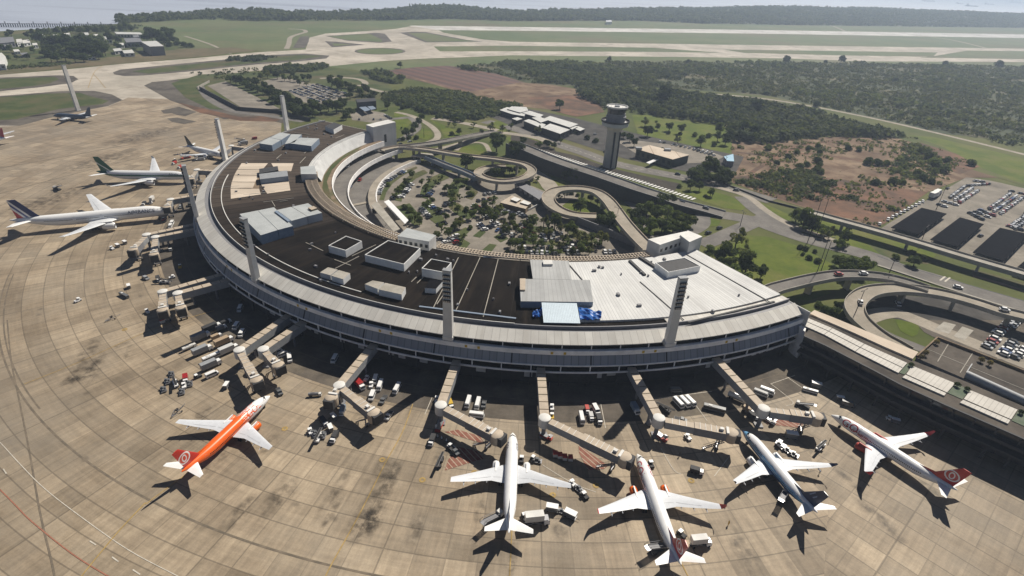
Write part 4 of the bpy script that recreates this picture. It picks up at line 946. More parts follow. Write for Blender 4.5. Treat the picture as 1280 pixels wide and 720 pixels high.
# link at the joint between terminal and pier
LB = empty('link_bridge', 'short stepped link between terminal corner and the pier', 'link building', (114, 190, 0)); LBi = Matrix.Translation((-114, -190, 0))
b = MB(); b.prism([P(203.4, -59.4), P(206.5, -59.6), P(204, -57.2), P(196, -57.2), P(196, -58.4)], 0, 12.6); o = b.build('wall', 'fascia', LB); o.matrix_parent_inverse = LBi
b = MB(); b.tube(G(986, 396, 16), G(1008, 392, 16), .8, n=10); o = b.build('duct', 'offwhite', LB); o.matrix_parent_inverse = LBi

# ---------------------------------------------------------------- control tower
ct = G(762, 208)
CT = empty('control_tower', 'tall round control tower with stacked decks beside the avenue', 'control tower', ct)
b = MB(); b.lathe([(5.7, 0), (5.5, 5), (5.3, 28), (6.0, 30), (8.2, 31.5)], n=20); b.build('shaft', plain('tower_concrete', (.52, .475, .41), .8, var=.1, scale=.3), CT, 40)
b = MB(); b.box((4.2, -3.9, 14), (1.0, 1.0, 28)); b.box((0, -5.5, 14), (1.4, .7, 28)); build_each(b, 'fin', 'dark', CT)
b = MB(); b.lathe([(8.4, 31.5), (10, 32.2), (10.2, 34.6), (9.4, 35), (7.4, 35.2)], n=28); b.build('gallery_deck', 'wallgrey', CT, 40)
b = MB(); b.lathe([(10.6, 35.0), (10.9, 35.4), (10.9, 36.3), (10.5, 36.3), (10.5, 35.4), (10.2, 35.1)], n=28); b.build('railing', 'dark', CT)
b = MB(); b.lathe([(7.2, 35), (7.2, 38.3), (7.6, 38.4), (7.6, 39.2), (6.9, 39.3), (6.9, 41.4)], n=24); b.build('upper_drum', 'midgrey', CT, 40)
b = MB(); b.lathe([(6.6, 41.4), (7.5, 45.3)], n=12); b.build('cab_glazing', 'glass', CT)
b = MB(); b.lathe([(7.6, 45.3), (8.1, 45.6), (8.1, 46.6), (7.5, 46.6), (7.5, 45.9), (.1, 45.9)], n=24); b.build('roof', 'offwhite', CT, 40)
b = MB()
for i in range(16): a = i/16*6.2832; b.tube((7.7*math.cos(a), 7.7*math.sin(a), 46.5), (7.7*math.cos(a), 7.7*math.sin(a), 47.6), .12, n=5)
b.tube((2, 1, 45.9), (2, 1, 49), .08, n=5); b.tube((-2, 0, 45.9), (-2, 0, 48.3), .1, n=5); b.box((0, 0, 46.4), (3, 3, 1)); build_each(b, 'antenna', 'grey', CT)

# ---------------------------------------------------------------- smaller buildings
def house(name, px, zt, zb, mw, mr, label, cat='building', group=None, doors=True, ridge=False, mwin='glass'):
    pts = [G(x, y, zt) for x, y in px]; c = sum(pts, Vector())/len(pts); c.z = 0
    r_ = empty(name, label, cat, c, 0, group); L = [p-c for p in pts]
    b = MB(); b.prism([(p.x, p.y) for p in L], zb, zt-.25); b.build('wall', mw, r_)
    b = MB(); cc = sum(L, Vector())/len(L); O = [cc+(p-cc)*1.03 for p in L]; b.prism([(p.x, p.y) for p in O], zt-.25, zt); b.build('roof', mr, r_)
    if doors:
        # openings on the wall nearest the viewer
        k = min(range(len(L)), key=lambda i: ((pts[i]+pts[(i+1) % len(L)])/2).length); A, B = L[k], L[(k+1) % len(L)]
        d = (B-A).normalized(); n = max(2, int((B-A).length/5)); b = MB()
        for i in range(n):
            q = A+(B-A)*((i+.5)/n); b.box((q.x, q.y, zb+(zt-zb)*.5), ((B-A).length/n*.5, .24, (zt-zb)*.42), 0, math.atan2(d.y, d.x))
        build_each(b, 'window', mwin, r_)
    return r_
G1 = 'long pale roofed sheds by the avenue'
for px, z, lb in [([(625, 137.5), (634, 134), (658, 139), (655, 145), (640, 142.5)], 5, 'pale roofed shed at the far left of the shed row'), ([(634, 136), (640, 133), (658, 134), (660, 138), (650, 140.5)], 6, 'small white roofed shed behind the shed row'),
                  ([(653, 141), (662, 138.5), (679, 143.5), (674, 147)], 5.5, 'square pale shed second from the left of the row'), ([(665, 147), (675, 146), (685, 150), (676, 153)], 7, 'short shed with bright white roof in mid row'),
                  ([(655, 151), (661, 149), (682, 155.5), (677, 160)], 6, 'grey roofed shed nearest the tree beside the avenue'), ([(678, 159.5), (688, 154.5), (712, 162), (700, 167)], 6.5, 'wide bright roofed shed nearest the avenue'), ([(680, 148.5), (688, 145), (722, 155), (712, 159)], 6, 'long white shed at the back right of the row'),
                  ([(700, 154), (706, 152), (722, 158), (715, 161.5)], 5, 'small shed tucked at the right end of the row'), ([(716, 159.5), (722, 157.5), (731, 161), (725, 163.5)], 4, 'tiny white kiosk at the right of the sheds'), ([(640, 148), (647, 146.5), (653, 148.5), (646, 150.5)], 4, 'tiny white kiosk at the left of the sheds')]:
    house('shed', px, z, 0, 'dark', 'shed_roof', lb, 'shed', G1)
hb = house('office_block', [(795.5, 186), (812, 181.5), (861, 193.5), (840.5, 199)], 7, 0, plain('dark_green_wall', (.045, .06, .05), .6, var=.1), 'beige_roof', 'low dark green office block with bright flat roof', 'office building')
for dx in (-18, 6): b = MB(); b.box((dx, 5, 7.8), (5, 4, 1.6)); b.build('plant_box', 'grey', hb)
house('canopy_shelter', [(808, 203), (822, 197), (825, 198.5), (812, 204.5)], 3.5, 2.9, 'white', 'white', 'white angled entrance canopy in front of the green office block', 'canopy', doors=False)
house('shed', [(905, 195.5), (916.5, 192.5), (917.5, 201.5), (909, 201)], 5, 0, 'midgrey', plain('pale_blue_roof', (.25, .42, .55), .6), 'small shed with pale blue roof beside the bare soil', 'shed', doors=False)
house('hall', [(445, 124), (468, 122.5), (470, 126), (447, 128)], 9, 0, 'dark', 'dark', 'dark pillared hall behind the car compound', 'building')
for px, lb in (([(449, 134), (456, 132.5), (463, 137), (456, 139)], 'left of two blue grey canopies beside the paved yard'), ([(458, 132), (465, 131.5), (470, 135.5), (464, 137)], 'right of two blue grey canopies beside the paved yard')):
    house('canopy_shelter', px, 4.5, 3.9, 'bluegrey', 'bluegrey', lb, 'canopy', 'blue grey canopies', doors=False)
# far left settlement
house('hangar', [(176.5, 52), (195, 51), (204.5, 57.5), (187, 58)], 13, 0, 'midgrey', 'shed_roof', 'dark walled hangar with pale roof beyond the taxiway', 'hangar', doors=False)
for px, z, lb, mw in [([(-6, 67), (2, 66), (7, 71), (6, 80), (-8, 80)], 7, 'white house cut by the left edge of the view', 'white'), ([(20, 49), (27, 48.5), (27.5, 52), (21, 53)], 6, 'tall white house left of the dark trees', 'white'), ([(28, 50), (36, 49.5), (38, 53), (29, 54)], 5, 'low white house beside the tall white one', 'white'),
                      ([(16, 62), (23, 61.5), (25, 64), (18, 64.5)], 4, 'small white hut on the grass at the left', 'white'), ([(78, 60.5), (100, 60), (104, 64), (80, 65)], 6, 'grey flat block among the dark trees', 'midgrey'), ([(80, 41.5), (87, 41), (88, 43.5), (81, 44)], 8, 'white house above the tree tops', 'white'),
                      ([(141, 61), (150, 60), (153, 63), (143, 64)], 5, 'white roofed house left of the hangar', 'offwhite'), ([(153, 63), (165, 62), (168, 66), (155, 66.5)], 5, 'long pale house just left of the hangar', 'offwhite'), ([(128, 46), (138, 45), (140, 49), (130, 50)], 6, 'pale house behind the dark trees', 'offwhite'), ([(143, 39.8), (175, 40.5), (178, 43), (146, 42.5)], 6, 'long pale flat building by the meadow', 'concrete'), ([(0, 47), (16, 46), (18, 52), (0, 54)], 8, 'grey roofed building at the far left', 'midgrey'),
                      ([(40, 54), (46, 53.5), (47, 56), (41, 56.5)], 5, 'small white house at the edge of the tree mass', 'white'), ([(5, 56), (12, 55.5), (13, 58), (6, 58.5)], 5, 'small grey house behind the white hut', 'midgrey'), ([(66, 43), (73, 42.5), (74, 45), (67, 45.5)], 8, 'pale house between far tree tops', 'offwhite'), ([(100, 41), (110, 40.5), (111, 43.5), (101, 44)], 8, 'pale gabled house by the far shore trees', 'offwhite'), ([(148, 54), (154, 53.5), (155, 56), (149, 56.5)], 5, 'small white shed before the hangar', 'white'), ([(166, 44), (173, 43.5), (174, 46), (167, 46.5)], 6, 'small grey house near the meadow', 'midgrey'), ([(26, 66), (34, 65.5), (35, 68), (27, 68.5)], 4, 'low grey shed on the grass at the left', 'midgrey'), ([(108, 69), (118, 68.5), (119, 71), (109, 71.5)], 4, 'low pale shed below the tree mass', 'offwhite'), ([(186, 62), (200, 61), (202, 63.5), (188, 64.5)], 4, 'low grey shed in front of the hangar', 'midgrey'), ([(52, 43), (58, 42.6), (59, 44.6), (53, 45)], 7, 'tiny white house among the shore trees', 'white'),
                      ([(116, 43), (122, 42.5), (124, 46), (118, 46.5)], 8, 'white gabled house behind the tree mass', 'white'), ([(155, 48), (174, 47), (178, 52), (158, 53)], 8, 'long dark roofed building behind the hangar', 'midgrey')]:
    house('house', px, z, 0, mw, 'midgrey' if mw == 'midgrey' else ('shed_roof' if mw != 'white' else 'offwhite'), lb, 'house', 'houses beyond the taxiway')
house('hut', [(757.5, 25.5), (764, 25.3), (765, 27), (758, 27.2)], 8, 0, 'white', 'white', 'tiny white hut before the far woods', 'hut', doors=False)
# car canopies in the right-hand lot
for px, lb in (([(1114, 284), (1152, 259.5), (1183.5, 267), (1148, 293)], 'dark car canopy nearest the red soil'), ([(1163, 299), (1200, 271.5), (1230, 280), (1197, 308.5)], 'dark car canopy in the middle of the row'), ([(1216, 315), (1250, 284.5), (1287, 293), (1255, 326)], 'dark car canopy at the right with a pale strut'), ([(1268, 337), (1290, 318), (1330, 328), (1310, 350)], 'dark car canopy cut by the right edge')):
    pts = [G(x, y, 3.4) for x, y in px]; c = sum(pts, Vector())/4; c.z = 0; r_ = empty('car_canopy', lb, 'canopy', c, 0, 'dark car canopies')
    b = MB(); b.prism([p-c for p in pts], 3.0, 3.4); b.build('roof', 'canopy', r_)
    b = MB()
    for i in range(6):
        for e in ((0, 1), (3, 2)):
            q = pts[e[0]].lerp(pts[e[1]], (i+.3)/6)-c; b.box((q.x*.95, q.y*.95, 1.5), (.3, .3, 3))
    build_each(b, 'post', 'steel', r_)
# slatted walkway roof beside the avenue
cw = [G(x, y, 4) for x, y in [(668, 186), (700, 196), (745, 210), (765, 216.5), (800, 226.5), (838, 239), (870, 249.5)]]; c = cw[3].copy(); c.z = 0
r_ = empty('covered_walkway', 'long walkway roof of white slats between the avenue lanes', 'walkway', c); b = MB(); pb = MB()
for i in range(len(cw)-1):
    n = int((cw[i+1]-cw[i]).length/2.6); d = (cw[i+1]-cw[i]).normalized(); pe = Vector((-d.y, d.x, 0))
    for k in range(n):
        q = cw[i].lerp(cw[i+1], k/n)-c; b.prism([q-pe*2.6, q-pe*2.6+d*1.5, q+pe*2.6+d*1.5, q+pe*2.6], 3.8, 4.0)
        if k % 3 == 0: pb.box((q.x, q.y, 1.9), (.3, .3, 3.8))
b.build('slat_roof', 'offwhite', r_); build_each(pb, 'post', 'steel', r_)
# footbridge roofs in the ring
b = MB(); r_ = empty('bus_shelter', 'bus platform roof with white strip beside the ring car park', 'shelter', G(505, 255))
cc = G(505, 255)
for px, z, m_, nm in (([(480, 252), (486, 249.5), (510.5, 275), (506, 279.5)], 5, 'white', 'canopy'), ([(464, 256.5), (472, 252), (500, 286), (492, 289.5)], 5.4, 'concrete', 'canopy'),):
    b = MB(); b.prism([G(x, y, z)-cc for x, y in px], z-.4, z); b.build(nm, m_, r_)
b = MB()
for x, y in ((484, 253), (496, 265), (508, 277), (470, 257), (482, 272), (494, 285)): q = G(x, y, 5)-cc; b.box((q.x, q.y, 2.4), (.3, .3, 4.4))
build_each(b, 'post', 'steel', r_)
r_ = empty('entrance_pavilion', 'pale hexagonal pavilion roof below the elevated ramp', 'pavilion', G(528, 193)); cc = G(528, 193)
b = MB(); b.prism([G(x, y, 5)-cc for x, y in [(513, 195), (526, 191), (540, 192), (543, 194.5), (530, 196.5)]], 4.4, 5); b.build('roof', 'concrete', r_); b = MB()
for x, y in ((517, 195), (530, 195.5), (539, 194)): q = G(x, y, 4.4)-cc; b.box((q.x, q.y, 2.2), (.5, .5, 4.4))
build_each(b, 'post', 'concrete', r_)
r_ = empty('footbridge', 'grey sloping footbridge between the two ring ramps', 'footbridge', G(663, 240)); cc = G(663, 240)
b = MB(); b.prism([G(x, y, 4)-cc for x, y in [(643, 230), (652, 227), (684, 243), (675, 250)]], 3.4, 4); b.build('deck', 'midgrey', r_)
b = MB()
for k in range(5): q = G(645+k*6, 232+k*3.7, 2)-cc; b.box((q.x, q.y, 1.7), (1.8, .6, 3.4))
build_each(b, 'pillar', 'offwhite', r_)
r_ = empty('hut', 'low hut with pale stepped roofs before the footbridge', 'hut', G(648, 252)); cc = G(648, 252)
for px, z, m_ in (([(625, 253), (640, 244), (664, 253), (657, 261)], 3.5, 'tan'), ([(638, 249), (643, 246), (651, 249), (646, 252)], 4.6, 'offwhite'), ([(650, 253), (655, 250), (664, 254), (660, 256)], 4.4, 'offwhite')):
    b = MB(); b.prism([G(x, y, z)-cc for x, y in px], 0, z, 0, 1); b.build('wall', ['rust', m_], r_)
# jetty in the bay
r_ = empty('jetty', 'long trestle jetty standing in the bay at the left', 'jetty', (0, 0, 0)); a, c_ = G(-30, 29.2, 4), G(140, 30.4, 4); c0 = (a+c_)/2; c0.z = 0; r_.location = c0
b = MB(); b.beam(a-c0, c_-c0, 3, .8); b.build('deck', 'midgrey', r_); b = MB()
for k in range(60): q = a.lerp(c_, k/59)-c0; b.box((q.x, q.y, 1), (1.4, 1.4, 7.5 if k % 6 else 14))
build_each(b, 'pile', 'midgrey', r_)
# walls
def wall(px, h, th, m, label, z=0):
    pts = [G(x, y, z) for x, y in px]; b = MB()
    for i in range(len(pts)-1): b.beam(pts[i]+Vector((0, 0, h/2)), pts[i+1]+Vector((0, 0, h/2)), th, h)
    return tag(b.build('wall', m), label, 'wall')
wall([(250, 112), (299, 138), (347, 141.5), (388, 152)], 3.5, .8, 'dark', 'dark boundary wall around the fenced compound')
wall([(247, 111), (262, 103)], 2.5, .6, 'concrete', 'short pale wall at the compound corner')
wall([(904, 230), (960, 252), (1000, 262)], 1.2, .4, 'dark', 'low dark barrier between avenue and bare soil')
wall([(720, 279), (760, 295), (800, 312)], 4.5, .6, 'midgrey', 'grey retaining wall below the second ring ramp')
wall([(640, 258), (660, 264), (672, 258)], 1.5, .5, 'wallgrey', 'pale low wall before the footbridge')
# lamp posts
def lamp(bx, by, tx, ty, label, z0=0):
    q = G(bx, by, z0); h = high(tx, ty, bx, by, z0)-z0
    r_ = empty('street_lamp', label, 'street lamp', q, random.uniform(0, 6), 'tall lamp posts')
    b = MB(); b.tube((0, 0, 0), (0, 0, h), .22, .12, 7); b.build('pole', 'dark', r_)
    b = MB()
    for s in (-1, 1): b.beam((0, 0, h-.1), (s*1.8, 0, h+.2), .14, .14); b.box((s*2.1, 0, h+.2), (1.0, .4, .22))
    b.build('lamp_head', 'dark', r_)
for a in [(1009, 304, 1032, 246, 'tall lamp post by the pale pavement beside the bushy trees'), (1018, 302, 1036, 248, 'second of two lamp posts standing close together by the pavement'), (1015, 358, 1030, 296, 'lamp post beside the curved grey ramp on the lawn'), (1024, 345, 1038, 300, 'lamp post behind the trimmed round bushes'), (1110, 345, 1134, 325, 'lamp post on the avenue above the loop ramp'), (1064, 404, 1080, 363, 'lamp post inside the loop ramp'), (1103, 365, 1110, 345, 'lamp post at the top of the loop ramp'), (890, 246, 896, 230, 'lamp post on the oval lawn'), (830, 293, 834, 262, 'lamp post before the big hedge'), (925, 283, 927, 265, 'lamp post at the junction'), (770, 282, 775, 260, 'lamp post beside the second ring ramp'), (1275, 275, 1282, 250, 'lamp post at the right edge of the car lot'), (1170, 262, 1181, 232, 'lamp post at the corner of the car lot'), (622, 220, 624, 204, 'lamp post in the first ring ramp'), (530, 172, 533, 160, 'lamp post on the curved verge'), (905, 210, 908, 196, 'lamp post beside the big round tree'), (1150, 305, 1158, 283, 'lamp post at the middle canopy')]:
    lamp(*a)
# ships far out
for x, y, L in ((1214, 8, 130), (1199, 4.6, 100), (1269, 3.6, 220), (1160, 1.8, 160), (1236, 5.5, 120)):
    q = G(x, y, -2); r_ = empty('ship', 'small dark ship at anchor far out on the bay', 'ship', q, R_(random.uniform(-15, 15)), 'ships anchored far out on the bay')
    b = MB(); b.frus(-L/2, L/2, L*.08, 0, L*.07, -L*.04, -L*.02, -1); b.build('hull', 'dark', r_)
    b = MB(); b.box((-L*.35, 0, L*.13), (L*.12, L*.12, L*.12)); b.box((-L*.35, 0, L*.21), (L*.05, L*.05, L*.05)); b.build('superstructure', 'offwhite', r_)
# ---------------------------------------------------------------- trees
def leaf_cloud(centres, n, size, seed, flat_=.35):
    """random leaf-clump quads over lumpy lobes -> verts, faces (numpy)"""
    g = np.random.default_rng(seed); V = []
    for (cx, cy, cz, r, rz) in centres:
        d = g.normal(size=(n, 3)); d /= np.linalg.norm(d, axis=1)[:, None]; d[:, 2] = np.where(d[:, 2] < -.45, -d[:, 2], d[:, 2])
        rad = g.uniform(.72, 1.08, n)[:, None]
        c = np.array([cx, cy, cz])+d*rad*np.array([r, r, rz])
        nn = d+g.normal(scale=flat_, size=(n, 3)); nn /= np.linalg.norm(nn, axis=1)[:, None]
        a = np.cross(nn, g.normal(size=(n, 3))); a /= np.linalg.norm(a, axis=1)[:, None]; b = np.cross(nn, a)
        s = size*g.uniform(.6, 1.3, n)[:, None]; a = a*s; b = b*s*g.uniform(.5, .9, n)[:, None]
        V.append(np.stack([c-a, c-b*.9, c+a, c+b], 1))
    return np.concatenate(V).reshape(-1, 3)
def quads_mesh(name, V, mats):
    me = bpy.data.meshes.new(name); n = len(V)//4
    me.vertices.add(len(V)); me.vertices.foreach_set('co', V.astype(np.float32).ravel())
    me.loops.add(4*n); me.loops.foreach_set('vertex_index', np.arange(4*n, dtype=np.int32))
    me.polygons.add(n); me.polygons.foreach_set('loop_start', np.arange(0, 4*n, 4, dtype=np.int32))
    for m in mats: me.materials.append(M[m])
    me.update(calc_edges=True); return me
CROWNS = []
def make_kind(seed, form, mat):
    g = np.random.default_rng(seed); C = []
    if form == 'round':
        for i in range(13):
            a = g.uniform(0, 6.28); q = g.uniform(.1, .62); C.append((q*math.cos(a), q*math.sin(a), g.uniform(.75, 1.55), g.uniform(.3, .48), g.uniform(.26, .4)))
    elif form == 'wide':
        for i in range(15):
            a = g.uniform(0, 6.28); q = g.uniform(.1, .9); C.append((q*math.cos(a), q*math.sin(a), g.uniform(.7, 1.15)-.2*q, g.uniform(.28, .46), g.uniform(.2, .3)))
    elif form == 'open':
        for i in range(9):
            a = g.uniform(0, 6.28); q = g.uniform(.2, .75); C.append((q*math.cos(a), q*math.sin(a), g.uniform(.7, 1.6), g.uniform(.24, .36), g.uniform(.2, .3)))
    elif form == 'ball':
        C = [(0, 0, .7, .62, .62), (.1, .1, .85, .5, .5), (-.15, 0, .75, .5, .5), (0, -.15, .8, .5, .5), (.1, -.1, .6, .5, .5), (-.1, .1, .6, .5, .5), (0, 0, .9, .4, .45)]
    elif form == 'bush':
        for i in range(7):
            a = g.uniform(0, 6.28); q = g.uniform(0, .5); C.append((q*math.cos(a), q*math.sin(a), g.uniform(.25, .7), g.uniform(.4, .58), g.uniform(.3, .42)))
    crown = quads_mesh('crown', leaf_cloud(C, 85 if form != 'open' else 60, .115 if form != 'bush' else .14, seed), [mat])
    b = MB(); top = .3 if form == 'bush' else .85
    b.loft([[(math.cos(k*1.047)*r+o, math.sin(k*1.047)*r+o*.6, z) for k in range(6)] for r, z, o in ((.085, 0, 0), (.06, .3*top, .01), (.05, .62*top, .03), (.03, top, .02))])
    for (cx, cy, cz, r, rz) in C[:7]: b.tube((.02, .01, top*.55), (cx*.8, cy*.8, cz), .035, .012, 5)
    tr = b.build('trunk', 'bark'); me = tr.data; bpy.data.objects.remove(tr)
    return crown, me
for i, (f, m) in enumerate([('round', 'leaf'), ('round', 'leaf_dark'), ('wide', 'leaf'), ('wide', 'leaf_dark'), ('open', 'leaf_light'), ('open', 'leaf'), ('bush', 'leaf'), ('bush', 'leaf_dark'), ('round', 'leaf_light'), ('round', 'leaf'), ('ball', 'leaf_tan')]):
    CROWNS.append(make_kind(20+i, f, m))
TR = random.Random(4)
def tree(x, y, w, kind, label, group, z=0, hs=1., cat='tree', name=None):
    """crown centre seen at x,y; w crown width in metres"""
    r = w/2; lift = r*(.45 if kind in (6, 7) else 1.0)*hs
    c = G(x, y, z+lift); nm = name or ('bush' if kind in (6, 7) else 'tree')
    e = empty(nm, label, 'bush' if kind in (6, 7) else cat, (c.x, c.y, z), TR.uniform(0, 6.28), group)
    sx = r*TR.uniform(.92, 1.1); e.scale = (sx, r*TR.uniform(.92, 1.1), r*hs*TR.uniform(.92, 1.1))
    cm, tm = CROWNS[kind]
    o = bpy.data.objects.new('trunk', tm); COL.objects.link(o); o.parent = e
    o = bpy.data.objects.new('crown', cm); COL.objects.link(o); o.parent = e
    return e
def many(lst, label, group, kinds, big=1., **kw):
    for i, q in enumerate(lst):
        x, y, w_ = q[:3]; k = q[3] if len(q) > 3 else TR.choice(kinds)
        lb = label
        if '%' in label: lb = label % {0: 'round green', 1: 'round dark green', 2: 'broad green', 3: 'broad dark green', 4: 'thin olive', 5: 'thin green', 6: 'low green', 7: 'low dark', 8: 'round olive', 9: 'round bright green'}[k]
        tree(x, y, w_*big, k, lb, group, **kw)
GP = 'trees planted in the ring car park'
many([(498, 238, 7), (507, 228, 6), (515, 218, 6), (507, 259, 6, 6), (518, 271, 8), (532, 237, 7), (533, 257, 7), (551, 223, 6), (540, 216, 5), (545, 228, 5), (563, 234, 8), (571, 228, 7), (566, 244, 8), (565, 254, 8), (581, 227, 6), (589, 242, 7, 6), (616, 252, 8), (574, 278, 7), (557, 271, 6), (561, 291, 7), (578, 297, 6), (590, 268, 7)], '%s tree on a strip, left half of the ring car park', GP, (0, 9, 5, 8))
many([(617, 270, 11), (607, 257, 8), (633, 287, 8), (652, 289, 7), (644, 304, 9), (667, 278, 9), (680, 276, 8, 4), (694, 277, 11), (667, 301, 7), (699, 315, 5), (670, 308, 6), (710, 287, 8), (722, 294, 9, 4), (731, 298, 9, 4), (753, 298, 8, 8), (726, 310, 8), (716, 314, 6), (742, 307, 6), (640, 272, 7), (600, 265, 6), (624, 262, 7), (659, 292, 6), (690, 305, 5), (737, 312, 6), (650, 316, 5, 6), (634, 314, 4, 6), (705, 298, 7, 4), (685, 290, 6)], '%s tree among cars, right half of the ring car park', GP, (0, 9, 8, 5, 4), .95)
many([(486, 231, 5), (493, 244, 5), (503, 234, 5), (512, 262, 6), (524, 276, 6), (512, 275, 5), (527, 228, 5), (536, 226, 5), (541, 249, 5), (548, 262, 5), (556, 236, 5), (574, 246, 5), (585, 235, 5), (572, 261, 6), (583, 264, 6), (594, 258, 6), (568, 283, 6), (552, 285, 6), (587, 284, 5), (547, 293, 5)], 'small %s tree on a strip, left half of the ring car park', GP, (5, 9, 6, 0))
many([(604, 268, 7), (612, 263, 7), (629, 278, 7), (645, 285, 7), (656, 281, 7), (662, 285, 7), (674, 288, 7), (686, 283, 7), (700, 285, 7), (656, 297, 6), (677, 303, 6), (700, 306, 6), (709, 303, 6), (735, 305, 7), (748, 305, 7), (728, 303, 7), (650, 309, 6), (638, 304, 6), (714, 280, 6), (690, 312, 5), (630, 268, 6), (641, 280, 6), (668, 292, 6), (719, 288, 7), (740, 298, 7)], 'small %s tree among cars, right half of the ring car park', GP, (0, 9, 8, 5, 4), .85)
many([(584, 201, 13, 1), (621, 178, 16, 1), (646, 188, 15, 1), (654, 176, 8), (663, 193, 7), (613, 158, 10, 4), (628, 160, 8, 4), (639, 158, 7, 5), (592, 156, 6, 5), (672, 162, 9, 4), (674, 181, 9, 5), (684, 178, 9, 3), (602, 165, 5), (693, 182, 6, 1)], '%s tree in the park between ring ramp and sheds', 'trees in the small park', (0, 1))
many([(615, 214, 6), (622, 215, 6), (629, 214, 6), (637, 213, 6), (645, 212, 6), (650, 210, 5)], '%s tree inside the far ring ramp', 'trees inside the ring ramps', (1, 0))
many([(726, 257, 12, 0), (699, 246, 5, 5), (706, 243, 5, 5), (714, 241, 5, 7), (739, 248, 6, 1), (747, 252, 5, 1), (722, 244, 4, 7)], '%s tree inside the near ring ramp', 'trees inside the ring ramps', (1, 0))
many([(750, 274, 8, 1), (762, 277, 12, 1)], '%s tree against the wall of the near ring ramp', 'trees beside the ring ramp', (1,))
many([(718, 216, 13, 3), (731, 213, 12, 3), (706, 219, 7, 1)], '%s tree before the elevated road near the tower', 'trees before the elevated road', (3,))
for x, y in ((672, 223), (561, 155), (568, 156), (701, 176)): tree(x, y, 5, 5, 'thin green palm-like tree beside a ramp', 'thin trees beside ramps')
many([(799, 263, 12), (810, 258, 13), (823, 261, 13), (836, 264, 13), (848, 268, 13), (859, 273, 11), (803, 275, 11), (815, 277, 12), (829, 279, 12), (843, 280, 11), (808, 287, 8), (855, 282, 8), (797, 284, 8)], '%s tree in the big clump left of the junction', 'clump of trees left of the junction', (2, 2, 3, 2))
many([(828, 246, 13, 3), (841, 250, 8, 1)], '%s tree above the big clump beside the avenue', 'trees beside the avenue', (3,))
many([(864, 231, 8, 1), (875, 233, 7, 1), (889, 240, 7, 0), (882, 245, 4, 7), (849, 233, 5, 7)], '%s tree on the oval lawn', 'trees on the oval lawn', (1,))
many([(868, 216, 13), (877, 211, 14), (889, 209, 15), (900, 211, 14), (908, 216, 13), (884, 219, 11), (897, 221, 11), (908, 224, 9)], '%s tree in the dense clump beside the bare soil', 'dense clump beside the bare soil', (3, 1, 3))
many([(922, 298, 13, 4), (908, 312, 12, 0), (935, 328, 14, 0), (921, 336, 12, 2), (897, 316, 9, 2), (952, 341, 7, 1), (930, 313, 9, 4), (910, 326, 10, 2), (890, 312, 7, 6), (955, 333, 4, 7)], '%s tree on the lawn corner behind the silver roof', 'trees behind the silver roof', (0, 2))
many([(1001, 309, 5), (1008, 311, 5), (1004, 318, 3.4), (1012, 322, 5), (1022, 326, 5.5), (1018, 314, 4)], 'trimmed round %s bush on the lawn before the curved ramp', 'trimmed bushes on the lawn', (7,))
many([(1067, 327, 15, 2), (1055, 324, 11, 2), (1080, 326, 10, 2), (1064, 336, 9, 0), (1062, 350, 7, 5)], '%s tree overhanging the curved grey ramp', 'trees by the curved ramp', (2,))
many([(997, 268, 10, 0), (1007, 272, 13, 0), (1018, 279, 11, 0), (1029, 284, 11, 2), (1010, 281, 9, 2), (1056, 296, 9, 0), (1060, 289, 6, 5), (1052, 302, 8, 2), (1032, 292, 7, 4), (1042, 286, 6, 4)], '%s tree below the elevated road at the right', 'trees below the elevated road', (0,))
many([(1145, 325, 8, 3), (1153, 322, 6, 6), (1122, 322, 6, 6), (1138, 316, 6, 6), (1040, 392, 7, 1), (1048, 384, 6, 1), (1030, 386, 6, 7), (1055, 402, 5, 7), (1022, 380, 5, 6), (1043, 404, 5, 7)], '%s tree by the ramps at the right', 'trees by the right ramps', (1,))
many([(807, 152, 11, 4), (810, 163, 12, 1), (822, 158, 8, 0), (837, 158, 10, 1), (836, 166, 6, 7), (852, 161, 10, 1), (850, 167, 6, 7), (848, 174, 9, 4), (868, 168, 8, 6), (877, 176, 11, 0), (886, 170, 8, 6), (898, 170, 10, 0), (893, 181, 7, 6), (908, 174, 11, 1), (912, 168, 11, 0), (900, 160, 12, 0), (917, 160, 13, 9), (930, 158, 13, 0), (945, 163, 12, 1), (925, 170, 11, 1), (940, 172, 10, 1)], '%s tree on the meadow behind the green office block', 'trees on the tower meadow', (0,))
many([(700, 130, 12, 1), (820, 152, 4, 6), (788, 172, 8, 1), (793, 178, 8, 1), (780, 168, 8, 3), (735, 172, 8, 7), (745, 176, 8, 7), (720, 166, 5, 7), (828, 186, 4, 7)], '%s tree near the foot of the tower', 'trees near the tower', (1,))
many([(523, 152, 8, 1), (519, 158, 8, 1), (508, 166, 9, 1), (516, 163, 8, 0), (527, 146, 8, 1), (504, 174, 6, 7), (512, 172, 6, 7), (521, 172, 7, 7), (564, 167, 7, 7), (574, 164, 7, 0), (484, 132, 9, 1), (502, 134, 9, 7), (530, 139, 7, 7), (546, 146, 7, 7), (502, 160, 3, 0)], '%s tree on the verges beside the curved slip road', 'trees beside the slip road', (1,))
GC = 'trees around the car compound'
many([(287, 97, 9), (294, 99, 9), (301, 100, 9), (307, 103, 9), (314, 106, 9), (321, 109, 9), (328, 112, 9), (336, 117, 10), (343, 122, 10), (351, 128, 10), (358, 132, 10), (366, 135, 10), (374, 137, 10), (383, 139, 9), (299, 96, 8), (310, 99, 8), (320, 103, 9), (330, 107, 8), (338, 112, 8), (346, 116, 9)], '%s tree in the dark row through the car compound', GC, (1, 3, 1), 1.3)
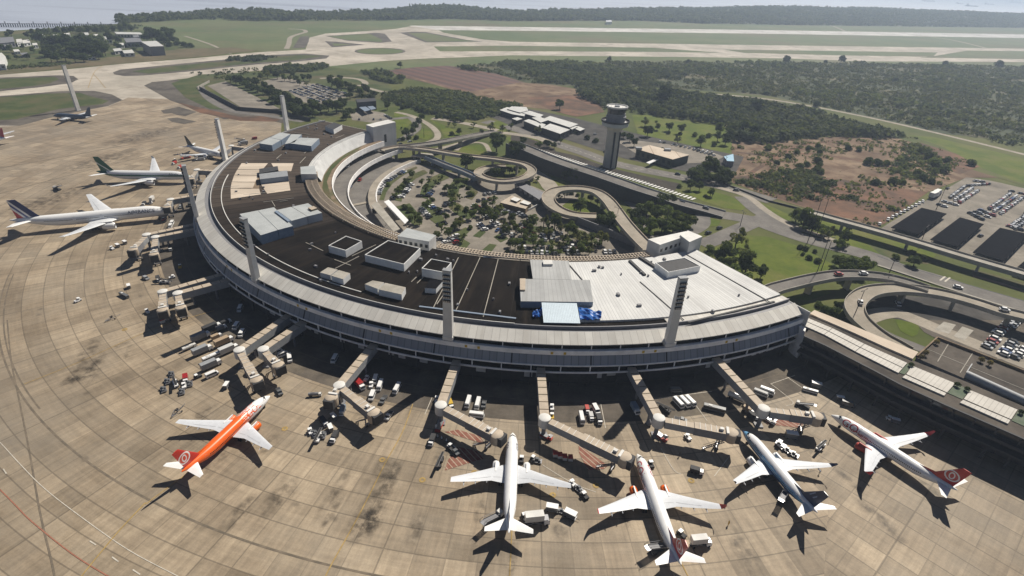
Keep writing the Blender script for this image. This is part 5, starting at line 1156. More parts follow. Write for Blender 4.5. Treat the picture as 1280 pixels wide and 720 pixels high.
many([(348, 120, 10), (357, 121, 10), (364, 126, 11), (373, 128, 10), (381, 133, 10), (391, 133, 11), (400, 133, 11), (410, 132, 10), (420, 133, 11), (428, 130, 10), (436, 138, 10), (432, 143, 8), (383, 141, 8), (371, 141, 8), (390, 140, 8)], '%s tree on the near side of the car compound', GC, (1, 3), 1.25)
many([(421, 103, 12), (414, 101, 11), (426, 107, 11), (431, 104, 10), (438, 111, 11), (444, 108, 9), (449, 114, 10), (456, 111, 10), (452, 119, 9), (462, 119, 9), (461, 113, 8), (437, 118, 8), (467, 116, 8), (425, 98, 8)], '%s tree on the right side of the car compound', GC, (1, 3, 0), 1.2)
many([(355, 97, 7), (362, 97, 7), (370, 98, 7), (379, 97, 7), (387, 97, 7), (346, 94, 8), (334, 93, 8), (325, 95, 8), (332, 91, 7), (374, 103, 6), (383, 104, 6), (342, 91, 6), (366, 93, 6)], '%s tree on the far side of the car compound', GC, (1, 0, 4), 1.25)
GV = 'trees in the far left settlement'
many([(189, 43, 22, 1), (198, 45, 20, 1), (210, 42, 24, 1), (204, 48, 18, 3), (183, 47, 15, 1), (216, 48, 14, 3), (222, 54, 13, 7), (230, 56, 14, 7), (238, 57, 12, 7), (212, 56, 12, 7)], '%s tree in the clump behind the hangar', GV, (1,), 1.15)
many([(49, 46, 15), (44, 48, 12), (58, 50, 14), (66, 51, 15), (75, 51, 16), (84, 53, 18), (93, 53, 19), (102, 52, 18), (110, 54, 19), (118, 56, 18), (125, 59, 16), (130, 62, 14), (88, 60, 15), (98, 61, 15), (108, 62, 16), (117, 64, 15), (122, 67, 12), (72, 57, 14), (64, 62, 13), (57, 64, 13), (62, 70, 12), (70, 72, 11), (80, 69, 12), (92, 70, 13), (103, 70, 12)], '%s tree in the dark mass left of the hangar', GV, (1, 3, 1), 1.3)
many([(41, 62, 9), (13, 41, 10), (8, 43, 9), (12, 60, 10), (34, 44, 10), (40, 40, 10), (50, 40, 10), (60, 40, 11), (70, 39, 11), (80, 38, 11), (90, 37, 12), (100, 37, 12), (110, 36, 12), (120, 38, 12), (135, 43, 14), (139, 48, 12), (147, 50, 11), (157, 33, 14), (150, 35, 12), (163, 36, 12), (130, 35, 10), (142, 34, 12), (34, 71, 7), (20, 71, 6), (10, 72, 7), (28, 58, 7), (0, 58, 8), (170, 56, 9), (168, 62, 7), (145, 56, 9), (150, 58, 8)], '%s tree scattered among the far left houses', GV, (1, 0, 3), 1.2)
many([(1172, 426, 3.2), (1158, 440, 3.4), (1152, 445, 3.2), (1228, 448, 3.4), (1238.5, 452.5, 3.2)], 'round tan bush in a pot on the dark garage roof', 'potted bushes on the roofs', (10,), z=12, cat='bush', name='bush')
many([(1139, 455.5, 2.6), (1197, 480.5, 2.6), (1209, 486, 2.6), (1276, 514, 2.6)], 'small %s bush between the pale pier roof panels', 'potted bushes on the roofs', (7,), z=13.2)
many([(984, 74, 16, 1), (1052, 75, 16, 1), (1032, 77, 12, 7), (1181, 79, 18, 7), (1250, 80, 24, 7), (861, 77, 14, 7), (762, 74, 10, 1), (500, 81, 10, 1), (832, 118, 22, 1), (822, 121, 14, 7), (946, 131, 16, 1), (920, 127, 12, 1), (1120, 100, 16, 7), (1020, 130, 14, 7)], '%s tree standing out above the scrub', 'single trees in the scrub', (1,))
many([(1000, 208, 9), (1008, 205, 8), (1020, 211, 10), (1024, 205, 8), (1028, 215, 8), (960, 184, 10), (985, 195, 9), (972, 203, 7), (997, 190, 7), (1022, 200, 10), (1025, 190, 7), (1022, 182, 9), (1060, 185, 9), (1075, 187, 8), (1085, 202, 12), (1097, 203, 11), (1108, 204, 9), (1010, 185, 8), (1095, 228, 9), (1115, 226, 11), (1128, 227, 8), (1216, 204, 10), (1146, 216, 10), (1155, 222, 10), (1165, 226, 9), (1160, 196, 14), (1172, 204, 14), (1180, 212, 12), (1150, 188, 12), (1168, 214, 10), (1185, 200, 10)], '%s bush on the bare soil mound', 'bushes on the bare soil', (7, 6))

# ---------------------------------------------------------------- woods and scrub read as one mass
def inpoly(x, y, pg):
    ins = np.zeros(len(x), bool); n = len(pg)
    for i in range(n):
        x0, y0 = pg[i]; x1, y1 = pg[(i+1) % n]
        c = ((y0 > y) != (y1 > y)); xi = x0+(y-y0)*(x1-x0)/((y1-y0) if y1 != y0 else 1e-9); ins ^= c & (x < xi)
    return ins
def lumps(x, y, s):  # cheap smooth noise
    return (np.sin(x/s+1.3*np.sin(y/s*.7+2))+np.sin(y/s*1.1+1.7*np.sin(x/s*.6))+np.sin((x+y)/s*2.3+np.sin(x/s*2)))/3
def mass(name, px, n, r0, r1, nq, qs, mat, keep=-1, ls=30, hz=None, zs=.8, world=None, seed=1):
    pg = [tuple(G(x, y)[:2]) for x, y in px] if world is None else world
    a = np.array(pg); g = np.random.default_rng(seed)
    N = n*6; x = g.uniform(a[:, 0].min(), a[:, 0].max(), N); y = g.uniform(a[:, 1].min(), a[:, 1].max(), N)
    k = inpoly(x, y, pg) & (lumps(x, y, ls)+g.uniform(-.3, .3, N) > keep); x, y = x[k][:n], y[k][:n]; n = len(x)
    r = g.uniform(r0, r1, n)*(1+.35*lumps(x, y, ls*.6)); h = r*zs; z0 = np.zeros(n) if hz is None else hz(x, y)
    d = g.normal(size=(n, nq, 3)); d /= np.linalg.norm(d, axis=2)[..., None]; d[..., 2] = np.abs(d[..., 2])
    c = np.stack([x, y, z0+h*.35], 1)[:, None]+d*np.stack([r, r, h], 1)[:, None]*g.uniform(.75, 1.1, (n, nq, 1))
    nn = d+g.normal(scale=.4, size=d.shape); nn /= np.linalg.norm(nn, axis=2)[..., None]
    u = np.cross(nn, g.normal(size=d.shape)); u /= np.linalg.norm(u, axis=2)[..., None]; v = np.cross(nn, u)
    s = qs*r[:, None, None]*g.uniform(.7, 1.3, (n, nq, 1)); u = u*s; v = v*s*.8
    V = np.stack([c-u, c-v, c+u, c+v], 2).reshape(-1, 3)
    o = bpy.data.objects.new(name, quads_mesh(name, V, [mat])); COL.objects.link(o); return tag(o, kind='stuff')
SC = [(565, 84), (640, 77), (860, 78), (1060, 79), (1340, 85), (1340, 196), (1240, 178), (1170, 163), (1030, 134), (960, 119), (860, 111), (720, 107), (665, 104), (620, 92)]
mass('scrubland', SC, 9000, 1.6, 3.4, 10, .46, 'leaf_scrub', -.75, 40, seed=1)
mass('woodland', SC, 1100, 3.2, 5.6, 26, .36, 'leaf_wood', .18, 55, seed=2)
mass('woodland', [(565, 85), (640, 80), (780, 86), (860, 92), (840, 110), (720, 106), (665, 103), (620, 92)], 700, 3.2, 5.5, 22, .36, 'leaf_wood', -.4, 40, seed=3)
mass('woodland', [(722, 108), (780, 112), (830, 119), (870, 122), (960, 131), (1040, 150), (1125, 171), (1100, 174), (1040, 171), (960, 180), (918, 176), (905, 157), (860, 150), (800, 143), (752, 136), (725, 120)], 1500, 3.2, 6, 26, .34, 'leaf_wood', -2, 40, zs=1.0, seed=4)
mass('woodland', [(500, 116), (520, 112), (560, 116), (620, 128), (652, 134), (640, 141), (600, 150), (570, 152), (540, 143), (512, 136), (480, 126), (478, 118)], 900, 2.6, 4.8, 24, .36, 'leaf_wood', -.9, 30, seed=5)
mass('woodland', [(450, 90), (478, 90), (505, 100), (500, 106), (470, 100)], 90, 3, 5, 20, .36, 'leaf_wood', -.6, 25, seed=6)
mass('scrubland', [(240, 92), (330, 84), (352, 88), (330, 92), (258, 102)], 60, 1.5, 3, 12, .4, 'leaf_scrub', -.4, 30, seed=7)
mass('hedge', [(330, 86), (400, 82.5), (410, 84), (395, 89), (350, 93), (335, 91)], 160, 3, 5, 18, .4, 'leaf_wood', -2, 30, seed=8)
mass('hedge', [(290, 72), (330, 69.5), (345, 72), (320, 77), (285, 76.5)], 90, 3, 4.5, 16, .4, 'leaf_wood', -2, 30, seed=9, zs=.5)
mass('scrubland', [(915, 176), (1040, 171), (1142, 171), (1220, 205), (1160, 240), (1098, 284), (1045, 272), (960, 245), (915, 228)], 1100, .5, 2.0, 10, .5, 'leaf_scrub', .02, 17, seed=10)
mass('scrubland', [(920, 230), (962, 214), (1010, 214), (1052, 236), (1082, 240), (1070, 252), (1020, 252), (970, 240)], 420, 1.2, 2.8, 14, .42, 'leaf_wood', -.3, 14, seed=16)
mass('scrubland', [(1130, 180), (1150, 182), (1190, 205), (1180, 222), (1140, 226), (1110, 214), (1125, 195)], 260, 1.0, 2.8, 12, .45, 'leaf_wood', -.3, 14, seed=17)
mass('hedge', [(-60, 88), (0, 84.5), (60, 81), (90, 78.5), (90, 80.5), (60, 83.5), (0, 88), (-60, 92)], 160, 1.6, 2.6, 12, .5, 'leaf_wood', -2, 30, seed=11)
mass('woodland', [(55, 47), (90, 49), (125, 53), (135, 62), (125, 70), (100, 73), (75, 72), (58, 66), (52, 55)], 170, 4, 7, 26, .34, 'leaf_wood', -1, 40, seed=18, zs=1.1)
mass('woodland', [(50, 38), (110, 34.5), (165, 31), (185, 34), (150, 40), (60, 43)], 130, 3, 6, 18, .36, 'leaf_wood', -.3, 60, seed=19)
# low wooded ridge between the airfield and the bay
cols = [(150, 30, 0, 120), (185, 27.5, 0, 160), (230, 25, 0, 200), (260, 24.5, 0, 240), (320, 26.5, 0, 300), (400, 26, 0, 320), (480, 25.5, 0, 320), (520, 24.5, 9, 420), (560, 24, 10, 450), (600, 25, 6, 400), (640, 26.5, 3, 400), (720, 26, 5, 500), (800, 26, 10, 600), (880, 29.5, 20, 700), (960, 31, 30, 900), (1040, 32, 35, 900), (1120, 33, 38, 900), (1200, 34, 38, 900), (1280, 35, 36, 900), (1360, 36, 34, 900), (1450, 37, 32, 900)]
B0 = [G(c[0], c[1]) for c in cols]
ridge = []
NT_ = 10
for (x, y, h, D), p in zip(cols, B0):
    d = Vector((p.x, p.y, 0)).normalized(); ridge.append([Vector((p.x, p.y, 0))+d*(D*k/NT_)+Vector((0, 0, -.3+h*math.sin(min(1, k/NT_*1.25)*math.pi/2))) for k in range(NT_+1)])
b = MB()
for i in range(len(ridge)-1):
    for k in range(NT_): b.add([ridge[i][k], ridge[i+1][k], ridge[i+1][k+1], ridge[i][k+1]], [(0, 1, 2, 3)])
tag(b.build('hill', 'scrub_ground', None, 60), kind='structure')
g = np.random.default_rng(12); pts = []
for i in range(len(ridge)-1):
    L = (ridge[i+1][0]-ridge[i][0]).length; D = cols[i][3]; n = int(min(1100, L*D/130))
    for _ in range(n):
        u, v = g.random(), g.random()**1.2*.98*NT_; k = int(v); f = v-k
        a = ridge[i][k].lerp(ridge[i][k+1], f); c = ridge[i+1][k].lerp(ridge[i+1][k+1], f); pts.append(a.lerp(c, u))
pts = np.array([tuple(p) for p in pts]); n = len(pts); nq = 16
r = g.uniform(4, 8, n)*(1+.35*lumps(pts[:, 0], pts[:, 1], 70)); d = g.normal(size=(n, nq, 3)); d /= np.linalg.norm(d, axis=2)[..., None]; d[..., 2] = np.abs(d[..., 2])
c = (pts+np.stack([r*0, r*0, r*.5], 1))[:, None]+d*np.stack([r, r, r*.95], 1)[:, None]*g.uniform(.75, 1.1, (n, nq, 1))
nn = d+g.normal(scale=.35, size=d.shape); nn /= np.linalg.norm(nn, axis=2)[..., None]
u = np.cross(nn, g.normal(size=d.shape)); u /= np.linalg.norm(u, axis=2)[..., None]; v = np.cross(nn, u); s = .45*r[:, None, None]*g.uniform(.7, 1.3, (n, nq, 1))
V = np.stack([c-u*s, c-v*s*.8, c+u*s, c+v*s*.8], 2).reshape(-1, 3)
o = bpy.data.objects.new('woodland', quads_mesh('woodland', V, ['leaf_wood'])); COL.objects.link(o); tag(o, kind='stuff')
# ---------------------------------------------------------------- aircraft
def text_mesh(body, size, shear=0, font_w=1.0):
    cu = bpy.data.curves.new('t', 'FONT'); cu.body = body; cu.size = size; cu.shear = shear; cu.align_x = 'LEFT'; cu.space_character = font_w
    ob = bpy.data.objects.new('t', cu); COL.objects.link(ob)
    dg = bpy.context.evaluated_depsgraph_get(); dg.update()
    me = bpy.data.meshes.new_from_object(ob.evaluated_get(dg))
    bpy.data.objects.remove(ob); bpy.data.curves.remove(cu)
    bm = bmesh.new(); bm.from_mesh(me)
    bmesh.ops.triangulate(bm, faces=bm.faces); bmesh.ops.subdivide_edges(bm, edges=[e for e in bm.edges if e.calc_length() > size*.3], cuts=1); bmesh.ops.triangulate(bm, faces=bm.faces)
    bm.to_mesh(me); bm.free()
    V = [v.co.copy() for v in me.vertices]; F = [tuple(p.vertices) for p in me.polygons]; bpy.data.meshes.remove(me)
    return V, F
WHITE = (.78, .78, .78)
def livery(name, fn, base=WHITE):
    t = NT(name, .28, .5); o = t.xyz(); c = fn(t, o)
    k = t.mix(t.map(t.noise(.6, 4, .6, t.mapping((.3, 1, 1))), .3, .7), (.93, .93, .93), (1.03, 1.03, 1.03))
    return t.col(t.mix(1., c, k, 'MULTIPLY'))
def ring_emblem(t, o, x0, z0, s, ground, ink, inner):
    """pale ring around a pale oval ring, on the ground colour"""
    dx = t.math('SUBTRACT', o[0], x0); dz = t.math('SUBTRACT', o[2], z0)
    d = t.math('SQRT', t.math('ADD', t.math('MULTIPLY', dx, dx), t.math('MULTIPLY', dz, dz)))
    e = t.math('SQRT', t.math('ADD', t.math('MULTIPLY', t.math('MULTIPLY', dx, 1.7), t.math('MULTIPLY', dx, 1.7)), t.math('MULTIPLY', dz, dz)))
    def rg(q, a, b): return t.math('MULTIPLY', t.math('GREATER_THAN', q, a), t.math('LESS_THAN', q, b))
    c = t.mix(t.math('LESS_THAN', d, s), ground, inner)
    c = t.mix(rg(d, s*.78, s), c, ink); return t.mix(rg(e, s*.42, s*.66), c, ink)

def airfoil(x0, c, y, z, th):
    """loop of points round a wing section"""
    fr = [(0, 0), (.03, .35), (.12, .75), (.3, 1), (.55, .8), (.8, .38), (1, .03)]
    up = [(x0-c*f, y, z+th*c*h*.62) for f, h in fr]; lo = [(x0-c*f, y, z-th*c*h*.42) for f, h in fr[1:-1]][::-1]
    return up+lo
def airliner(label, nose, tail, L, span, D, zc, spec, group=None, zn=3.0, zt=4.5):
    pn, pt = G(nose[0], nose[1], zn), G(tail[0], tail[1], zt); mid = (pn+pt)/2; mid.z = 0
    hd = math.atan2(pn.y-pt.y, pn.x-pt.x)
    A = empty('airliner', label, 'airplane', mid, hd, group); H = L/2; r = D/2; k = D/3.8; W = span/2
    mbody = spec.get('body', 'white'); mwing = spec.get('wing', 'wing_paint'); mfin = spec.get('fin', mbody); meng = spec.get('engine', 'white'); mstab = spec.get('stab', 'white')
    # fuselage: distance from nose / radius factor / lift
    pr = [(0, .03, -.32), (.12*D, .17, -.3), (.3*D, .34, -.25), (.6*D, .56, -.16), (1.0*D, .76, -.08), (1.5*D, .91, -.03), (2.1*D, .99, 0), (2.6*D, 1, 0), (.3*L, 1, 0), (.45*L, 1, 0), (.66*L, 1, 0), (.73*L, .96, .03), (.80*L, .83, .13), (.87*L, .62, .27), (.93*L, .41, .4), (.975*L, .22, .5), (L, .07, .55)]
    def rad(x):
        for (a, f, h), (b_, f2, h2) in zip(pr, pr[1:]):
            if x <= b_: q = (x-a)/(b_-a); return (f+(f2-f)*q)*r, zc+(h+(h2-h)*q)*D*.72
        return .07*r, zc
    xs = []
    for (a, *_), (b_, *_) in zip(pr, pr[1:]):
        n = max(1, int((b_-a)/(L*.03))); xs += [a+(b_-a)*i/n for i in range(n)]
    xs.append(L); n = 28; b = MB(); loops = []
    for x in xs:
        q, z = rad(x); loops.append([(H-x, q*math.cos(i/n*6.28319), z+q*1.04*math.sin(i/n*6.28319)) for i in range(n)])
    b.loft(loops); b.build('fuselage', mbody, A, 60)
    def skin(x, phi, off):
        q, z = rad(x); q += off; return (H-x, q*math.cos(phi), z+q*1.04*math.sin(phi))
    # belly fairing
    rx = spec.get('root', .335)*L; rc = spec.get('rootc', .2)*L
    b = MB(); b.lathe([(.1, 0), (.55*r, rc*.08), (.8*r, rc*.3), (.84*r, rc*.8), (.6*r, rc*1.15), (.1, rc*1.35)], (0, 0, 0), 14, axis='x')
    b.v = [(H-rx+rc*.12-x, y*1.25, zc-.62*r+z*.75) for x, y, z in b.v]; b.build('belly_fairing', spec.get('belly', mbody), A, 60)
    # wings
    sw = spec.get('sweep', .5); dih = math.tan(R_(5.5 if k < 1.2 else 6)); zr = zc-.52*r
    yk = .33*W; tipc = .045*L if k < 1.2 else .036*L
    def le(y): return rx+(y-.5*r)*sw
    ck = rc*.62
    for s in (1, -1):
        b = MB(); secs = []
        for f in (0, .25, .55, 1):
            y = .45*r+(yk-.45*r)*f; c = rc+(ck-rc)*f; secs.append(airfoil(H-le(y), c, s*y, zr+(y-.45*r)*dih, .125-.02*f))
        for f in (.25, .5, .75, .95, 1):
            y = yk+(W-yk)*f; c = ck+(tipc-ck)*f; secs.append(airfoil(H-le(y), c, s*y, zr+(y-.45*r)*dih+.6*k*f*f, .1))
        b.loft(secs); b.build('wing', mwing, A, 40)
        zt_ = zr+(W-.45*r)*dih+.6*k
        # flap line, tracks and winglet
        b = MB()
        for f in (.18, .36, .55, .74):
            y = W*f+.4*r; c = (rc+(ck-rc)*min(1, (y-.45*r)/(yk-.45*r))) if y < yk else ck+(tipc-ck)*(y-yk)/(W-yk); x = le(y)+c*.72; z = zr+(y-.45*r)*dih-.25*k
            b.lathe([(.05, 0), (.2*k, .5*k), (.17*k, 1.1*k), (.04, 1.75*k)], (0, 0, 0), 7, axis='x'); m_ = 7*4; b.v[-m_:] = [(H-x-px, s*y+py, z+pz*1.3) for px, py, pz in b.v[-m_:]]
        build_each(b, 'flap_track_fairing', mwing, A, 50)
        b = MB()
        for f0, f1 in ((.14, .3), (.34, .72)):
            q = []
            for f, e in ((f0, .72), (f1, .72), (f1, .735), (f0, .735)):
                y = W*f; c = (rc+(ck-rc)*min(1, (y-.45*r)/(yk-.45*r))) if y < yk else ck+(tipc-ck)*(y-yk)/(W-yk)
                q.append((H-le(y)-c*e, s*y, zr+(y-.45*r)*dih+(.6*k*((y-yk)/(W-yk))**2 if y > yk else 0)+.055*c*.62+.02))
            b.poly(q)
        build_each(b, 'flap_seam', 'grey', A)
        wl = spec.get('winglet', 0)
        if wl:
            x0 = H-le(W); b = MB()
            b.loft([airfoil(x0, tipc, s*W, zt_, .09), airfoil(x0-.5, tipc*.85, s*(W+.35), zt_+.45, .08), airfoil(x0-1.2, tipc*.6, s*(W+.65), zt_+wl*.6, .08), airfoil(x0-1.9, tipc*.35, s*(W+.8), zt_+wl, .08)])
            b.build('winglet', spec.get('wlm', 'white'), A, 40)
        # engine
        ey = spec.get('engy', .27)*W; ed = spec.get('engd', 1.0)*k; ex = le(ey)-spec.get('engfwd', 2.7)*k; ez = zr+(ey-.45*r)*dih-1.0*ed-.15
        b = MB(); b.lathe([(.80*ed, .35*k), (.95*ed, .02), (1.03*ed, .1*k), (1.12*ed, .7*k), (1.12*ed, 1.8*k), (.95*ed, 3.0*k), (.78*ed, 3.7*k), (.62*ed, 3.7*k)], (0, 0, 0), 20, axis='x', cap=False)
        b.v = [(H-ex-x, s*ey+y, ez+z) for x, y, z in b.v]; nc = b.build('engine', meng, A, 45)
        b = MB(); b.lathe([(.97*ed, .0), (1.035*ed, .12*k), (.84*ed, .3*k), (.95*ed, .0)], (0, 0, 0), 20, axis='x', cap=False); b.v = [(H-ex-x+.02, s*ey+y, ez+z) for x, y, z in b.v]; b.build('intake_lip', 'steel', nc, 45)
        b = MB(); b.lathe([(.82*ed, .5*k), (.25*ed, .5*k), (.02, .15*k)], (0, 0, 0), 16, axis='x'); b.v = [(H-ex-x, s*ey+y, ez+z) for x, y, z in b.v]; b.build('fan', 'dark', nc)
        b = MB(); b.lathe([(.62*ed, 3.5*k), (.5*ed, 4.4*k), (.1*ed, 5.1*k)], (0, 0, 0), 14, axis='x'); b.v = [(H-ex-x, s*ey+y, ez+z) for x, y, z in b.v]; b.build('exhaust_cone', 'steel', nc, 45)
        b = MB(); b.prism([(H-ex-.6*k, s*ey-.18), (H-ex-4.6*k, s*ey-.22), (H-ex-4.6*k, s*ey+.22), (H-ex-.6*k, s*ey+.18)], ez+.8*ed, ez+1.5*ed+.1); b.build('pylon', meng if meng != 'orange' else 'white', A)
        # tailplane
        st = spec.get('stabspan', .37)*W; x0 = spec.get('stabx', .862)*L; zb_ = zc+.33*r; c0 = .105*L; b = MB()
        b.loft([airfoil(H-x0-f*st*.62, c0*(1-.66*f), s*(.2*r+f*(st-.2*r)), zb_+.3+f*st*.11, .1) for f in (0, .3, .65, .95, 1)]); b.build('tailplane', mstab, A, 40)
        # doors, windows
        b = MB()
        for x in spec.get('doors', (.125, .8)):
            X = x*L; dw, a0, a1 = .45*k**.3, -.05, .62
            for (u0, u1, v0, v1) in ((-dw, dw, a1-.03, a1), (-dw, dw, a0, a0+.03), (-dw, -dw+.08, a0, a1), (dw-.08, dw, a0, a1)):
                q = [skin(X+u, v if s > 0 else math.pi-v, .012) for u, v in ((u0, v0), (u1, v0), (u1, v1), (u0, v1))]; b.poly(q)
        b.build('door_outline', 'grey', A)
        b = MB(); x = .15*L
        while x < .8*L:
            if not any(abs(x-q*L) < .9 for q in spec.get('doors', (.125, .8))):
                ph = math.asin(.16); q = [skin(x+u, (v if s > 0 else math.pi-v), .015) for u, v in ((-.14, ph-.1/k), (.14, ph-.1/k), (.14, ph+.11/k), (-.14, ph+.11/k))]; b.poly(q)
            x += .51
        b.build('cabin_window', 'glass', A)['kind'] = 'stuff'
        # titles
        for body, size, xs_, phi0, mt in spec.get('titles', ()):
            V, F = text_mesh(body, size, spec.get('shear', 0)); wd = max(v.x for v in V); b = MB(); vs = []
            for v in V:
                x = xs_*L+(v.x if s > 0 else wd-v.x)
                q, z = rad(x); ph = phi0+v.y/q; vs.append(skin(x, ph if s > 0 else math.pi-ph, .03))
            b.add(vs, F); b.build('title_lettering', mt, A)
        # main gear
        gx = spec.get('gearx', .5)*L; gy = .15*W+.2*r; wr = .5*k**.6; g_ = MB(); g_.tube((H-gx, s*gy, wr), (H-gx, s*gy, zr), .16*k, n=7); go = g_.build('landing_gear', 'steel', A)
        b = MB()
        for dx in ((0,) if k < 1.2 else ((-.8, .8) if k < 1.55 else (-1.4, 0, 1.4))):
            for dy in (-.35*k, .35*k): b.wheel((H-gx+dx, s*gy+dy, wr), wr, .35*k, n=12)
        build_each(b, 'wheel', 'tyre', go)
    # fin
    fx = spec.get('finx', .80)*L; ft = spec.get('finh', 12.4); zb = zc+.75*r; hh = ft-zb; c0, c1 = spec.get('finc', (.165*L, .058*L))
    b = MB(); secs = []
    for f in (0, .12, .35, .7, .96, 1):
        c = c0+(c1-c0)*f; x0 = fx+f*hh*spec.get('finsweep', .82); sec = airfoil(H-x0, c, 0, 0, .1); secs.append([(p[0], p[2], zb+f*hh) for p in sec])
    b.loft(secs); b.build('tail_fin', mfin, A, 40)
    if k < 1.2:
        b = MB(); b.add([(H-fx+3.6, 0, zc+r), (H-fx-2.5, .16, zc+r*.9), (H-fx-2.5, -.16, zc+r*.9), (H-fx-1.2, 0, zb+1.55)], [(0, 1, 3), (0, 3, 2), (1, 2, 3)]); b.build('dorsal_fillet', spec.get('fillet', mfin), A)
    # cockpit windows
    b = MB()
    for s in (1, -1):
        for i in range(3):
            a0, a1 = .2+i*.36, .2+i*.36+.32; X0 = (.92-.13*i*.6)*D*.92; 
            q = []
            for a, e in ((a0, 0), (a1, 0), (a1, 1), (a0, 1)):
                x = (.62+.30*(1-a/1.25))*D*(1+.32*e); ph = math.pi/2-s*(1.18-a*.95)*(1-.1*e); q.append(skin(x, ph, .02))
            b.poly(q)
    build_each(b, 'cockpit_window', 'glass', A)
    gx = spec.get('ngx', .1)*L; wr = .36*k**.7; g_ = MB(); g_.tube((H-gx, 0, wr), (H-gx, 0, zc-.5*r), .12*k, n=6); go = g_.build('landing_gear', 'steel', A); b = MB()
    for dy in (-.25*k, .25*k): b.wheel((H-gx, dy, wr), wr, .25*k, n=12)
    build_each(b, 'wheel', 'tyre', go)
    return A
t = NT('wing_paint', .35, .5); ow = t.xyz(); M['wing_paint'] = t.col(t.mix(t.map(t.noise(.5, 4, .6), .3, .7), (.58, .6, .62), (.68, .69, .7)))
RED_ = (.46, .03, .025); ORG = (.80, .125, .012)
def fin737(name, ground, inner, zc_=7.9): return livery(name, lambda t, o: ring_emblem(t, o, -16.75, 8.2, 1.95, ground, (.75, .73, .72), inner))
M['fin_red'] = fin737('fin_red_emblem', RED_, (.5, .06, .05)); M['fin_orange'] = fin737('fin_orange_emblem', (.5, .03, .02), (.62, .07, .03))
def orange_body(t, o):
    # orange rear breaking up into dots towards a white nose
    v = t.n('ShaderNodeTexVoronoi'); v.inputs['Scale'].default_value = 1.9; v.inputs['Randomness'].default_value = .25; t.t.links.new(t.obj(), v.inputs['Vector'])
    lim = t.map(o[0], 1.0, 13.5, .95, .0)
    return t.mix(t.math('LESS_THAN', v.outputs['Distance'], lim), WHITE, ORG)
M['body_orange'] = livery('orange_dot_livery', orange_body)
M['wing_white'] = plain('white_wing', (.58, .6, .63), .4, var=.05)
def blue_body(t, o):
    n_ = t.math('MULTIPLY', t.math('SUBTRACT', t.noise(.35, 3), .5), 1.6)
    c = t.mix(t.math('LESS_THAN', t.math('ADD', o[2], n_), 4.2), WHITE, (.17, .38, .6)); c = t.mix(t.math('LESS_THAN', o[2], 3.2), c, (.035, .075, .18))
    return t.mix(t.math('LESS_THAN', t.math('ADD', o[0], t.math('MULTIPLY', o[2], .8)), -10.), c, WHITE)
M['body_blue'] = livery('sky_blue_livery', blue_body)
def blue_fin(t, o):
    f = t.math('MULTIPLY', t.math('LESS_THAN', t.math('ABSOLUTE', t.math('SUBTRACT', o[2], 8.6)), 1.1), t.math('LESS_THAN', t.math('FRACT', t.math('ADD', t.math('MULTIPLY', o[0], .8), t.math('MULTIPLY', o[2], .5))), .3))
    return t.mix(t.math('MULTIPLY', f, t.math('LESS_THAN', t.math('ABSOLUTE', t.math('ADD', o[0], 14.3)), 1.2)), (.018, .035, .085), (.2, .27, .4))
M['fin_navy'] = livery('navy_fin', blue_fin)
def af_fin(t, o):
    s_ = t.math('ADD', t.math('MULTIPLY', o[0], 1.33), t.math('MULTIPLY', o[2], 1.0)); s_ = t.math('DIVIDE', t.math('SUBTRACT', -22.6, s_), 13.); c = t.mix(t.math('LESS_THAN', s_, .4), (.7, .7, .7), (.02, .032, .12))
    c = t.mix(t.math('MULTIPLY', t.math('GREATER_THAN', s_, .52), t.math('LESS_THAN', s_, .64)), c, (.03, .05, .2)); return t.mix(t.math('MULTIPLY', t.math('GREATER_THAN', s_, .76), t.math('LESS_THAN', s_, 1.1)), c, (.42, .03, .04))
M['fin_tricolour'] = livery('tricolour_fin', af_fin)
GRN = (.012, .1, .052)
def al_body(t, o):
    c = t.mix(t.math('MULTIPLY', t.math('GREATER_THAN', o[2], 4.9), t.math('LESS_THAN', o[2], 6.0)), WHITE, GRN)
    return t.mix(t.math('LESS_THAN', t.math('ADD', o[0], t.math('MULTIPLY', o[2], .55)), -18.5), c, GRN)
M['body_green'] = livery('green_stripe_livery', al_body)
def al_fin(t, o):
    s_ = t.math('ADD', t.math('MULTIPLY', o[0], .75), o[2]); c = t.mix(t.math('MULTIPLY', t.math('GREATER_THAN', s_, -8.2), t.math('LESS_THAN', s_, -7.3)), GRN, (.6, .62, .58))
    return c
M['fin_green'] = livery('green_fin', al_fin)
def cp_fin(t, o):
    s_ = t.math('ADD', t.math('MULTIPLY', o[0], .9), o[2]); return t.mix(t.math('MULTIPLY', t.math('GREATER_THAN', s_, -4.6), t.math('LESS_THAN', s_, -3.6)), (.02, .035, .04), (.55, .5, .35))
M['fin_dark'] = livery('dark_fin', cp_fin)
M['titles_dark'] = plain('dark_lettering', (.02, .03, .08), .4, var=0); M['titles_red'] = plain('red_lettering', (.42, .03, .04), .4, var=0); M['titles_green'] = plain('green_lettering', (.012, .07, .04), .4, var=0); M['titles_white'] = plain('white_lettering', (.75, .75, .75), .4, var=0); M['titles_orange'] = plain('orange_lettering', (.7, .1, .02), .4, var=0)
B7 = dict(L=38.6, span=34.3, D=3.8, zc=3.25)
airliner('white narrow airliner with orange red rear body and tail ring emblem, nose towards terminal', (336, 494), (229, 589), 37.4, 34.3, 3.8, 3.25, dict(body='body_orange', fin='fin_orange', engine='orange', wing='wing_white', belly='orange', fillet='orange', titles=[('GOL', 3.0, .17, .2, 'titles_orange')], shear=.25, sweep=.5))
airliner('plain white narrow airliner with white engines, docked nose first at a bridge', (641, 541), (636, 664), 38.6, 34.3, 3.8, 3.25, dict(titles=[('GOL', 1.6, .16, .35, 'titles_dark')], winglet=0, wing='wing_white'))
